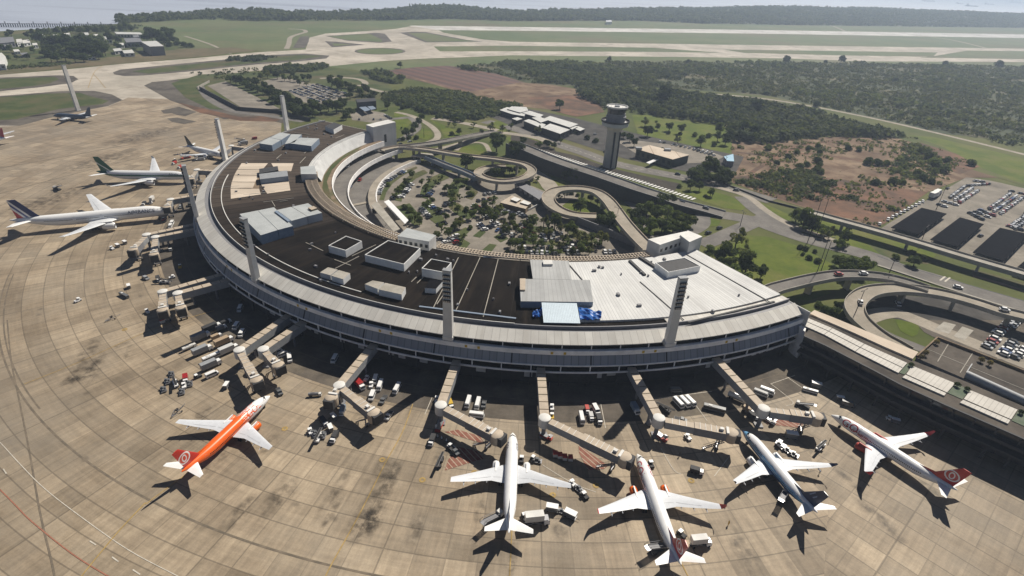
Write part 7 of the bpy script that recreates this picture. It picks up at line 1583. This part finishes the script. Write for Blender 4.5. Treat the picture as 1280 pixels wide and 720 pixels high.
for q in [
 ('tow_tug', 184, 389, 90, 'small white tug left of two stubby bridge heads', None), ('equipment_bin', 203, 402, 0, 'small white pod between two bridge head shadows', 'offwhite'),
 ('box_truck', 266, 411, 45, 'dark truck at the top of the diagonal truck row', 'dark'), ('small_truck', 283, 403, 45, 'dark van at the top right of the diagonal row', 'dark'), ('van', 295, 408, 40, 'white van at the shadow edge above the truck row', None), ('van', 302, 417, 40, 'white van nearest the dark shadow beside the paired bridges', None), ('small_truck', 277, 410, 45, 'grey flat truck in the middle of the upper row', 'midgrey'),
 ('box_truck', 252, 422, 45, 'dark grey truck second from the top of the row', 'midgrey'), ('small_truck', 271, 421, 45, 'small truck with white cab in mid row', 'tan_box'), ('box_truck', 281, 428, 45, 'tan box truck beside the paired bridges', 'tan_box'), ('tank_truck', 237, 434, 45, 'short white tank truck at the left of the row', 'offwhite', .7),
 ('box_truck', 254, 439, 45, 'long grey box truck left of the white bus', 'grey'), ('apron_bus', 266, 446, 45, 'white bus with dark windows between grey trucks', None), ('box_truck', 287, 438, 45, 'pale grey box truck nearest the left bridge arm', 'wallgrey'), ('box_truck', 265, 457, 45, 'grey box truck with dark side lowest in the row', 'grey'), ('tow_tug', 247, 470, 45, 'dark tug below the lowest grey truck', 'dark'), ('van', 265, 468, 45, 'white van right below the lowest grey truck', None),
 ('cargo_dolly', 204, 486, 70, 'empty dolly at the lower end of the dolly row', None), ('cargo_dolly', 209, 476, 70, 'empty dolly in the middle of the dolly row', None), ('cargo_dolly', 214, 467, 70, 'empty dolly at the upper end of the dolly row', None), ('belt_loader', 219, 479, 70, 'white belt loader beside the dolly row', None), ('small_truck', 232, 474, 60, 'pinkish red small truck below the trucks', 'carred'), ('tow_tug', 230, 482, 60, 'white tug among dollies below the pink truck', None), ('cargo_dolly', 227, 489, 60, 'dolly with light load at the bottom of the group', None), ('cargo_dolly', 237, 479, 60, 'dolly with light load right of the white tug', None), ('baggage_cart', 283, 482, 30, 'small white cart standing alone before the orange airliner', None), ('tow_bar', 222, 513, 20, 'steel tow bar frame by the orange airliner wing', None), ('tow_bar', 140, 397, 20, 'steel tow bar frame alone on the open apron', None),
 ('van', 339, 437, 45, 'first white van under the paired bridge head', None), ('van', 346, 440, 45, 'second white van under the paired bridge head', None), ('van', 353, 443, 45, 'third white van under the paired bridge head', None), ('van', 362, 448, 50, 'white van standing apart right of the three vans', None),
 ('pickup', 349, 489, 60, 'grey towing tractor before the orange airliner nose', 'cargrey'), ('tank_truck', 394, 493, 120, 'grey hose cart beside the stowed bridge head', 'midgrey', .6), ('small_truck', 413, 504, 140, 'blue grey truck under the empty bridge', 'bluegrey'), ('small_truck', 428, 514, 20, 'pale truck in the empty bridge shadow', 'bluegrey'),
 ('small_truck', 450, 482, 60, 'red brown box truck beside the empty bridge', 'carred', 1.25), ('tow_tug', 458, 473, 0, 'white tug above the red brown truck', None), ('tow_tug', 464, 481, 20, 'white tug right of the red brown truck', None), ('van', 469, 475, 20, 'white van at the top of the small van group', None), ('minibus', 475, 482, 15, 'white minibus in the small van group', None), ('minibus', 496, 486, 5, 'white minibus standing alone right of the van group', None), ('van', 465, 495, 15, 'white van lowest of the van group', None), ('pickup', 479, 499, 5, 'white pickup with dark bed below the van group', None), ('pickup', 486, 519, 0, 'bluish white pickup by the long mast shadow', 'wallgrey'),
 ('baggage_cart', 417, 521, 60, 'white roofed cart at the top of the cart cluster', None), ('small_truck', 405, 528, 60, 'boxy white truck at the left of the cart cluster', None), ('baggage_cart', 413, 535, 50, 'white roofed cart in the middle of the cart cluster', None), ('small_truck', 418, 547, 10, 'white box truck at the bottom of the cart cluster', None), ('tow_tug', 388, 539, 50, 'white tug at the left end of the cart cluster', None), ('belt_loader', 398, 546, 20, 'white belt loader in the cart cluster', None), ('cargo_dolly', 404, 543, 20, 'dolly in the cart cluster', None), ('cargo_dolly', 393, 541, 50, 'dolly beside the left white tug of the cluster', None),
 ('tow_tug', 546, 499, 10, 'white tug left of the rotunda with yellow truck', None), ('small_truck', 563, 506, 30, 'yellow green truck behind the rotunda', 'yellow'), ('minibus', 585, 503, 0, 'white van at the left of three by the kerb line', None), ('minibus', 597, 505, 0, 'white van in the middle of three by the kerb line', None), ('pickup', 605, 504, 0, 'white pickup at the right of three by the kerb line', None), ('minibus', 596, 519, 90, 'white van parked sideways below the three', None), ('cargo_loader', 549, 533, 0, 'red machinery under the bridge rotunda', 'red', .7), ('small_truck', 540, 551, 0, 'tall white roofed truck left of the dollies', None), ('traffic_cone', 547, 544, 0, 'white cone nearest the tall white roofed truck', None), ('traffic_cone', 552, 546, 0, 'middle white cone of three by the hatching', None), ('traffic_cone', 558, 549, 0, 'white cone of three farthest right', None), ('tow_tug', 564, 558, 60, 'white tug on the red hatching', None), ('pickup', 568, 563, 50, 'white pickup on the red hatching', None), ('belt_loader', 550, 577, 0, 'dark belt loader at the left of the hatching', 'dark'),
 ('tow_tug', 652, 574, 0, 'dark tug by the plain white airliner nose', 'dark'), ('cargo_dolly', 671, 575, 80, 'loaded dolly right of the plain white airliner nose', None), ('tow_tug', 668, 573, 60, 'dark tug beside the loaded dolly', 'dark'), ('passenger_stairs', 617, 650, -38, 'dark stairs truck at the plain white airliner rear door', 'dark'), ('catering_truck', 672, 653, 100, 'tall white catering truck behind the plain white airliner tail', None), ('tow_tug', 656, 646, 20, 'dark tug hidden beside the catering truck', 'dark'),
 ('tow_tug', 690, 509, 0, 'white tug right of the fixed bridge', None), ('tow_tug', 690, 520, 0, 'yellow tug behind the bridge rotunda', 'yellow'), ('cargo_loader', 683, 545, 60, 'red machinery under the rotunda by the hatched field', 'red', .6), ('minibus', 727, 523, 0, 'white van lowest of the five vehicle cluster', None), ('small_truck', 734, 512, 0, 'red truck of the five vehicle cluster', 'red', .8), ('van', 745, 512, 10, 'white van at the top right of the five vehicle cluster', None), ('small_truck', 739, 521, 0, 'grey van in the middle of the five vehicle cluster', 'wallgrey', .85), ('small_truck', 749, 525, 0, 'white truck at the right of the five vehicle cluster', None), ('small_truck', 794, 512, 5, 'blue grey truck left of the fixed bridge', 'bluegrey', 1.2), ('water_tank', 811, 529, 0, 'round dark tank beside the bridge rotunda', None),
 ('equipment_bin', 694, 568, 0, 'first pale bin in the bridge shadow', 'wallgrey', 'bins in the bridge shadow'), ('equipment_bin', 700, 570, 0, 'second pale bin in the bridge shadow', 'wallgrey', 'bins in the bridge shadow'), ('equipment_bin', 706, 572, 0, 'third pale bin in the bridge shadow', 'wallgrey', 'bins in the bridge shadow'), ('equipment_bin', 713, 573, 0, 'last pale bin in the bridge shadow', 'wallgrey', 'bins in the bridge shadow'),
 ('belt_loader', 831, 511, 30, 'dark belt loader behind the rotunda', 'dark'), ('minibus', 848, 504, 10, 'left one of three vans side by side', None), ('minibus', 856, 503, 10, 'middle one of three vans side by side', None), ('minibus', 863, 502, 10, 'right one of three vans side by side', None), ('apron_bus', 893, 511, 55, 'grey bus with white roof patch right of the three vans', 'cargrey'), ('cargo_loader', 826, 545, 30, 'red loader under the bridge to the sky blue airliner', 'red', .7), ('pickup', 851, 524, 60, 'white pickup hidden behind the bridge roof', None), ('tow_tug', 860, 546, 10, 'white tug on the faded red hatching', None),
 ('small_truck', 871, 589, 60, 'lone white box truck in front of the sky blue airliner', None), ('tow_tug', 716, 604, 30, 'white tug with dark cart near the white wing', None), ('cargo_dolly', 723, 610, 40, 'dolly between two tugs near the white wing', None), ('tow_tug', 731, 619, 30, 'dark tug near the white wing', 'dark'), ('baggage_cart', 690, 636, 80, 'white roofed cart left of two behind the white wing', None, 1.25), ('baggage_cart', 713, 644, 60, 'dark cart right of two behind the white wing', None, 1.3), ('cargo_dolly', 702, 638, 70, 'small trolley between the two carts', None, .8),
 ('passenger_stairs', 823, 686, -70, 'dark stairs truck at the rear of the orange engined airliner', 'dark'), ('catering_truck', 876, 680, 90, 'white box truck behind the maroon tail', None, .85), ('tow_tug', 852, 667, 30, 'dark tug beside the maroon tail', 'dark'), ('tow_tug', 814, 580, 0, 'dark tug right of the orange engined airliner nose', 'dark'),
 ('minibus', 951, 492, 35, 'left van of the pair behind the rotunda', 'wallgrey'), ('minibus', 959, 489, 35, 'white van of the pair behind the rotunda', None), ('tank_truck', 923, 499, 35, 'grey tank truck beside the fixed bridge', None), ('small_truck', 936, 513, 35, 'tan truck beside the fixed bridge', 'tan_box'), ('small_truck', 942, 521, 35, 'pale truck at the rotunda foot', None), ('apron_bus', 1013, 488, 40, 'small white bus beside the marked stand', None, .7), ('baggage_cart', 1020, 482, 40, 'white cart behind the small white bus', None, 1.3), ('baggage_cart', 1050, 498, 50, 'small white cart near the pier shadow', None), ('baggage_cart', 989, 545, 60, 'white cart below the bridge by the pier', None, 1.4), ('tow_tug', 976, 556, 30, 'white tug by the blue airliner nose', None, 1.3), ('cargo_dolly', 984, 562, 30, 'loaded dolly behind the white tug', None), ('cargo_dolly', 992, 567, 30, 'loaded dolly nearest the blue airliner wing', None), ('belt_loader', 1026, 558, -70, 'white belt loader before the red engined airliner', None), ('cargo_loader', 961, 524, 20, 'machinery under the bridge by the pier', 'offwhite', .7), ('passenger_stairs', 1005, 507, 30, 'white stairs at the bridge head by the pier', None, .8), ('passenger_stairs', 979, 622, -55, 'white stairs truck at the sky blue airliner rear door', None), ('tow_tug', 940, 575, 30, 'dark tug behind the sky blue airliner engine', 'dark'),
 ('tow_tug', 1113, 523, 40, 'white tug at the pier shadow edge', None), ('baggage_cart', 1119, 526, 40, 'pale cart behind the tug at the pier shadow', None),
 ('tow_tug', 140, 310, 120, 'white tug at the left of the cart train', None), ('baggage_cart', 147, 307, 120, 'white cart in the middle of the cart train', None), ('baggage_cart', 156, 303, 120, 'white cart at the right of the cart train', None), ('tow_tug', 204, 274, 80, 'pink tug below the tricolour tailed airliner nose', 'carred'), ('van', 215, 279, 90, 'upper white van of two below the airliner nose', None), ('van', 213, 283, 90, 'lower white van of two below the airliner nose', None), ('small_truck', 214, 297, 100, 'white truck between the paired bridges and terminal', None), ('small_truck', 213, 311, 90, 'white van in the terminal shadow edge', None), ('tow_tug', 215, 346, 0, 'white tug with belt at the shadow edge', None), ('belt_loader', 206, 352, -40, 'white belt loader by the shadow edge', None), ('small_truck', 198, 349, 90, 'white box truck beside the belt loader', None), ('car', 182, 347, 110, 'grey car alone on the apron', 'carsilver'), ('tow_tug', 225, 333, 80, 'yellow tug in the shadow edge', 'yellow'), ('baggage_cart', 161, 358, 90, 'white cart above the grey bus', None), ('apron_bus', 155, 369, 110, 'grey round nosed bus alone on the apron', 'cargrey', .8), ('car', 226, 258, 100, 'silver car below the bridge of the green airliner', 'carsilver'), ('van', 237, 256, 100, 'dark van below the bridge of the green airliner', 'dark'), ('tow_tug', 97, 375, 30, 'white tug with dark cart alone on the open apron', None), ('passenger_stairs', 72, 236, 150, 'white stairs truck alone on the far apron', None), ('small_truck', 218, 204, 90, 'red dolly truck behind the green airliner', 'red'), ('small_truck', 225, 209, 90, 'second red truck behind the green airliner', 'red'), ('cargo_loader', 232, 197, 60, 'red brown loader by the small dark tailed airliner', 'red'), ('tow_tug', 218, 200, 60, 'dark tug by the small dark tailed airliner', 'dark'), ('cargo_loader', 250, 199, 30, 'grey loader below the small airliner wing', 'offwhite'), ('tow_tug', 265, 198, 30, 'dark tug below the small airliner body', 'dark'), ('box_truck', 304, 180, 60, 'grey truck between terminal and far apron', 'grey'), ('small_truck', 298, 183, 60, 'white truck at the terminal foot near the far mast', None), ('passenger_stairs', 301, 176, 60, 'white twin stairs at the terminal foot near the far mast', None), ('van', 318, 173, 60, 'red van at the terminal foot near the far mast', 'carred'), ('catering_truck', 190, 252, 90, 'white catering truck by the tricolour tailed airliner nose', None, .8), ('small_truck', 180, 255, 90, 'white van by the tricolour tailed airliner nose', None), ('cargo_loader', 187, 297, 60, 'machinery between the paired bridge heads', 'offwhite', .7), ('van', 418, 449, 20, 'pale van deep in the terminal shadow', None), ('van', 845, 488, 80, 'grey truck deep in the terminal shadow', 'cargrey'), ('van', 300, 386, 50, 'pale van in the terminal shadow beside the paired bridges', None), ('van', 1060, 505, 40, 'grey van in the pier shadow', 'cargrey')]:
    k, x, y, rel, lb, colr = q[:6]; grp = None; s_ = 1.0
    for e_ in q[6:]:
        if isinstance(e_, str): grp = e_
        else: s_ = e_
    s_ *= {'minibus': .72, 'small_truck': .8, 'tow_tug': .85, 'van': .85, 'box_truck': .85, 'tank_truck': .75, 'catering_truck': .85, 'pickup': .88, 'apron_bus': .62, 'baggage_cart': .9}.get(k, 1)
    if rel == 45: rel = (30, -13)
    V(k, x, y, rel, lb, colr, grp, s_)
# ---------------------------------------------------------------- parked and driving cars
b = F(-2.1, 2.1, .88, .3, .84, .12, .05, .06); b.frus(-1.3, .65, .72, 1.37, 1.44, .05, .05, .05); b.frus(-1.8, 1.2, .82, .84, 1.38, .65, .5, .14, m=1)
for x in (-1.3, 1.3):
    for s in (-.8, .8): b.wheel((x, s, .32), .32, .2, m=2, n=8)
cm = b.build('parked_car', ['carwhite', 'glass', 'tyre']); carmesh = cm.data; bpy.data.objects.remove(cm)
CR = random.Random(11)
PAL = [('carwhite', 'white'), ('carsilver', 'silver'), ('cardark', 'black'), ('cargrey', 'grey'), ('carred', 'red'), ('carblue', 'blue')]; WTS = (32, 26, 24, 14, 6, 5)
CARQ = []
def car(p, ang, label, group, colr=None, nm='parked_car', z=None):
    m_, cn = CR.choices(PAL, WTS)[0] if colr is None else colr
    CARQ.append(((p-Vector((0, 0, CAMH))).length if nm == 'parked_car' else 0, p, ang, label, group, (m_, cn), nm, z))
def car_obj(p, ang, label, group, colr, nm, z):
    m_, cn = colr
    o = bpy.data.objects.new(nm, carmesh); COL.objects.link(o); setmat(o, m_); o.location = (p.x, p.y, (Z4+.06) if z is None else z); o.rotation_euler = (0, 0, ang)
    s_ = CR.uniform(.96, 1.1); o.scale = (s_, s_, CR.uniform(1, 1.2))
    return tag(o, label.replace('%', cn), 'car', group)
def row(x0, y0, x1, y1, label, group, step=2.9, keep=.85, cols=None, turn=90):
    a, c = G(x0, y0), G(x1, y1); d = c-a; L = d.length; an = math.atan2(d.y, d.x); n = max(1, int(L/step))
    for k in range(n+1):
        if CR.random() < keep: car(a+d*(k/max(n, 1)), an+R_(turn+CR.uniform(-4, 4))+(math.pi if CR.random() < .5 else 0), label, group, CR.choice(cols) if cols else None)
GL = 'cars parked in the ring car park'
for r_ in [(473, 243, 476, 234), (476, 234, 486, 226), (486, 226, 505, 215), (491, 249, 498, 247), (502, 247, 511, 236), (510, 233, 519, 230), (524, 246, 527, 243), (535, 246, 540, 240), (527, 262, 536, 272), (540, 259, 552, 268), (537, 273, 545, 276), (551, 247, 557, 244), (556, 258, 562, 256), (549, 282, 556, 280)]:
    row(*r_, '% car parked between planted strips in the left half of the ring car park', GL, 2.8, .85)
for r_ in [(592, 258, 602, 262), (598, 252, 612, 250), (604, 270, 616, 278), (606, 244, 618, 242), (612, 285, 622, 281), (620, 261, 640, 268), (628, 268, 642, 271), (634, 278, 655, 284), (640, 282, 662, 287), (655, 271, 662, 274), (561, 300, 570, 304), (570, 296, 572, 301), (549, 300, 556, 304), (608, 274, 618, 270), (622, 289, 640, 294), (628, 296, 646, 300), (600, 282, 606, 288), (648, 268, 656, 272)]:
    row(*r_, '% car parked among trees in the middle of the ring car park', GL, 2.8, .85)
for r_ in [(650, 298, 676, 300), (680, 292, 702, 293), (680, 297, 704, 298), (682, 301, 704, 302), (650, 310, 668, 311), (672, 310, 700, 311), (702, 308, 722, 309), (652, 316.5, 690, 317.5), (692, 317.5, 722, 316.5), (706, 313, 722, 313), (666, 294, 676, 295), (706, 303, 722, 304), (756, 316, 768, 316)]:
    row(*r_, '% car parked in the dense rows nearest the silver roof', GL, 2.5, .8)
GR = 'cars in the right-hand car lot'
WV = [PAL[0], PAL[0], PAL[1]]
row(1099, 281, 1153, 253, 'white car in the single line along the red soil edge', GR, 6.2, .95, [PAL[0]], 20)
for r_ in [(1187, 248, 1205, 234), (1193, 251, 1215, 236), (1199, 254, 1222, 239), (1219, 227, 1228, 228), (1208, 233, 1236, 231), (1174, 257, 1186, 261), (1180, 253, 1194, 257)]: row(*r_, '% car in the packed block above the first dark canopy', GR, 2.5, .97, turn=25)
for r_ in [(1236, 262, 1262, 243), (1242, 265, 1270, 246), (1250, 268, 1278, 248), (1213, 268, 1226, 275), (1220, 266, 1234, 272), (1226, 264, 1240, 270), (1264, 240, 1282, 244)]: row(*r_, '% car in the packed block above the middle dark canopy', GR, 2.5, .97, turn=25)
for r_ in [(1263, 284, 1282, 270), (1268, 287, 1284, 276), (1262, 284, 1274, 288)]: row(*r_, '% car in the packed block above the right dark canopy', GR, 2.5, .97, turn=25)
car(G(1225, 296), R_(30), 'black car driving between the dark canopies', GR, PAL[2], 'car'); car(G(1184, 236.5), R_(40), 'black car alone at the far corner of the lot', GR, PAL[2])
V('box_truck', 1167, 246, 30, 'white box truck parked at the red soil corner of the lot', 'offwhite', None, 1.3)
V('box_truck', 1171, 243, 30, 'second white box truck parked at the red soil corner', 'offwhite', None, 1.2)
GU = 'cars in the small lot below the loop ramp'
row(1233, 435, 1243, 425, '% car in the left bay of the small lot by the garage', GU, 3.0, 1); row(1253, 444, 1266, 429, '% car in the right bay of the small lot by the garage', GU, 3.0, 1); row(1267, 448, 1279, 438, '% car in the right bay of the small lot by the garage', GU, 3.0, 1); row(1246, 418, 1262, 404, '% car in the shade below the loop ramp', GU, 3.2, .9); row(1262, 410, 1275, 396, '% car in the shade below the loop ramp', GU, 3.2, .9); row(1106, 378, 1122, 381, 'pale car parked inside the loop ramp', GU, 3.5, .8, WV)
GC2 = 'cars stored in the fenced compound'
for i in range(7):
    x0, y0 = 363+i*5.6, 114.3-i*1.35; x1, y1 = 398+i*6.6, 127.5-i*1.4
    row(x0, y0, x1, y1, '% car in the storage rows of the fenced compound', GC2, 6.5 if i % 2 else 5.6, .9, [PAL[2], PAL[0], PAL[5], PAL[1]])
row(440, 150, 476, 150, '% car at the far end of the terminal', 'cars by the far stair block', 6, .6); row(482, 145, 490, 150, '% car on the yard by the far stair block', 'cars by the far stair block', 4, .8)
GS = 'cars by the sheds and tower'
row(568, 146, 610, 142, '% car parked in line left of the pale sheds', GS, 6, .8); row(735, 166, 790, 183, '% car parked near the tower foot', GS, 8, .6); row(825, 178, 895, 193, '% car parked behind the green office block', GS, 4, .75); row(868, 188, 892, 195, '% car parked behind the green office block', GS, 3.5, .8)
row(600, 175, 622, 167, '% car on the pale park road', GS, 9, .6)
GD = 'cars on the curved departure road'
for x, y in ((436, 199), (440, 196), (452, 192), (460, 189), (463, 187), (466, 187), (474, 183), (478, 183), (482, 181), (487, 180), (420, 220), (435, 209), (500, 181), (512, 178), (497, 177.5)):
    q = G(x, y, 7.0); R, a = pol(q); car(q, R_(a+90), '% car on the curved departure road', GD, None, 'car', 7.06)
for x, y, lb in ((438, 234, 'dark car leaving the curved road end'), (450, 226, 'white car on the lower curved road'), (416, 228, 'white car at the kerb of the curved road')): q = G(x, y, .1); R, a = pol(q); car(q, R_(a+90), lb, GD, None, 'car', .15)
for x, y, z, an, lb, c_ in [(757, 190.5, .2, -25, 'black car on the upper avenue lane before the tower', PAL[2]), (680, 195, 6.05, -30, 'black car on the elevated road near the trees', PAL[2]), (798, 234.5, 5.6, -25, 'dark car on the elevated road right of the tower', PAL[2]), (847, 218.5, .2, -22, 'long dark vehicle on the avenue before the dense clump', PAL[2]), (920, 238.5, .2, -22, 'dark car on the avenue beside the bare soil', PAL[3]), (852, 253.5, 3, -25, 'black car on the road beside the big clump', PAL[2]), (882, 261, 1.7, -25, 'grey car nearing the junction', PAL[3]), (885, 292, .25, 35, 'black car first of two climbing to the junction', PAL[2]), (899, 286, .25, 35, 'black van second of two climbing to the junction', PAL[2]), (1075, 379, 6.55, 70, 'white car on the loop ramp', PAL[0]), (1197, 360, .25, -28, 'white van on the wide avenue', PAL[0]), (1255, 388.5, 7.1, -20, 'white van on the joined ramp', PAL[0]), (1048, 344, 8.1, 5, 'small red car on the curved grey ramp', PAL[4]), (1079, 343, 8.1, 0, 'white car on the curved grey ramp', PAL[0])]:
    car(G(x, y, z), R_(an), lb, 'cars driving on the roads', c_, 'car', z+.08)
CARQ.sort(key=lambda q: q[0])
for q in CARQ[:296]: car_obj(*q[1:])
far_cars = MB(); FM = {m: i for i, (m, _) in enumerate(PAL)}
cv = [v.co.copy() for v in carmesh.vertices]; cf = [(tuple(f.vertices), f.material_index) for f in carmesh.polygons]
for q in CARQ[296:]:
    mx = Matrix.Translation((q[1].x, q[1].y, Z4+.06)) @ Matrix.Rotation(q[2], 4, 'Z'); b0 = len(far_cars.v)
    far_cars.v += [tuple(mx @ v) for v in cv]
    for f, mi in cf: far_cars.f.append(tuple(b0+i for i in f)); far_cars.mi.append(FM[q[5][0]] if mi == 0 else 5+mi)
if far_cars.v: tag(far_cars.build('parked_car', [m for m, _ in PAL]+['glass', 'tyre']), 'mass of the farthest parked cars in the compound and car lots', 'car', None, 'stuff')
for i, (x, y) in enumerate(((490, 261), (496, 268))): V('apron_bus', x, y, (14, 15), ('white bus at the platform nearer the ramp', 'white bus at the platform nearer the roof hut')[i], None)
# ground crew
def person(x, y, shirt, label):
    c = G(x, y, .9); e = empty('person', label, 'person', (c.x, c.y, Z4+.035), random.uniform(0, 6.28), 'ground crew on the apron')
    me = bpy.data.meshes.new('body'); vs = [(0, 0, .95), (0, 0, 1.2), (0, 0, 1.42), (0, 0, 1.52), (0, 0, 1.68), (0, .1, .9), (.03, .12, .48), (0, .12, .06), (.14, .13, .03), (0, -.1, .9), (-.05, -.12, .48), (-.1, -.12, .06), (.04, -.13, .03), (0, .2, 1.4), (.02, .26, 1.12), (.1, .26, .88), (0, -.2, 1.4), (.02, -.26, 1.12), (.1, -.26, .88)]
    ed = [(0, 1), (1, 2), (2, 3), (3, 4), (0, 5), (5, 6), (6, 7), (7, 8), (0, 9), (9, 10), (10, 11), (11, 12), (2, 13), (13, 14), (14, 15), (2, 16), (16, 17), (17, 18)]
    me.from_pydata(vs, ed, []); o = bpy.data.objects.new('body', me); COL.objects.link(o); o.parent = e
    md = o.modifiers.new('Skin', 'SKIN'); rr = [.15, .15, .16, .06, .11, .095, .07, .05, .045, .095, .07, .05, .045, .07, .05, .035, .07, .05, .035]
    for v, r in zip(me.skin_vertices[0].data if me.skin_vertices else [], rr): v.radius = (r, r)
    o.modifiers.new('Subd', 'SUBSURF').levels = 1; me.materials.append(M[shirt])
    b = MB(); b.lathe([(.02, .12), (.115, .06), (.12, -.01), (.1, -.03)], (0, 0, 1.7), 10); b.build('hair', 'black', e)
for x, y, s_, lb in ((1037, 551, 'cardark', 'person in dark clothes standing before the red engined airliner'), (850, 568, 'cardark', 'person in dark clothes standing between two airliners'), (858, 541, 'yellow', 'person in a yellow vest under the bridge to the sky blue airliner'), (1025, 590, 'cardark', 'person in dark clothes walking beside the blue airliner wing'), (911, 654, 'yellow', 'person in a yellow vest right of the red wingtip airliner')):
    person(x, y, s_, lb)
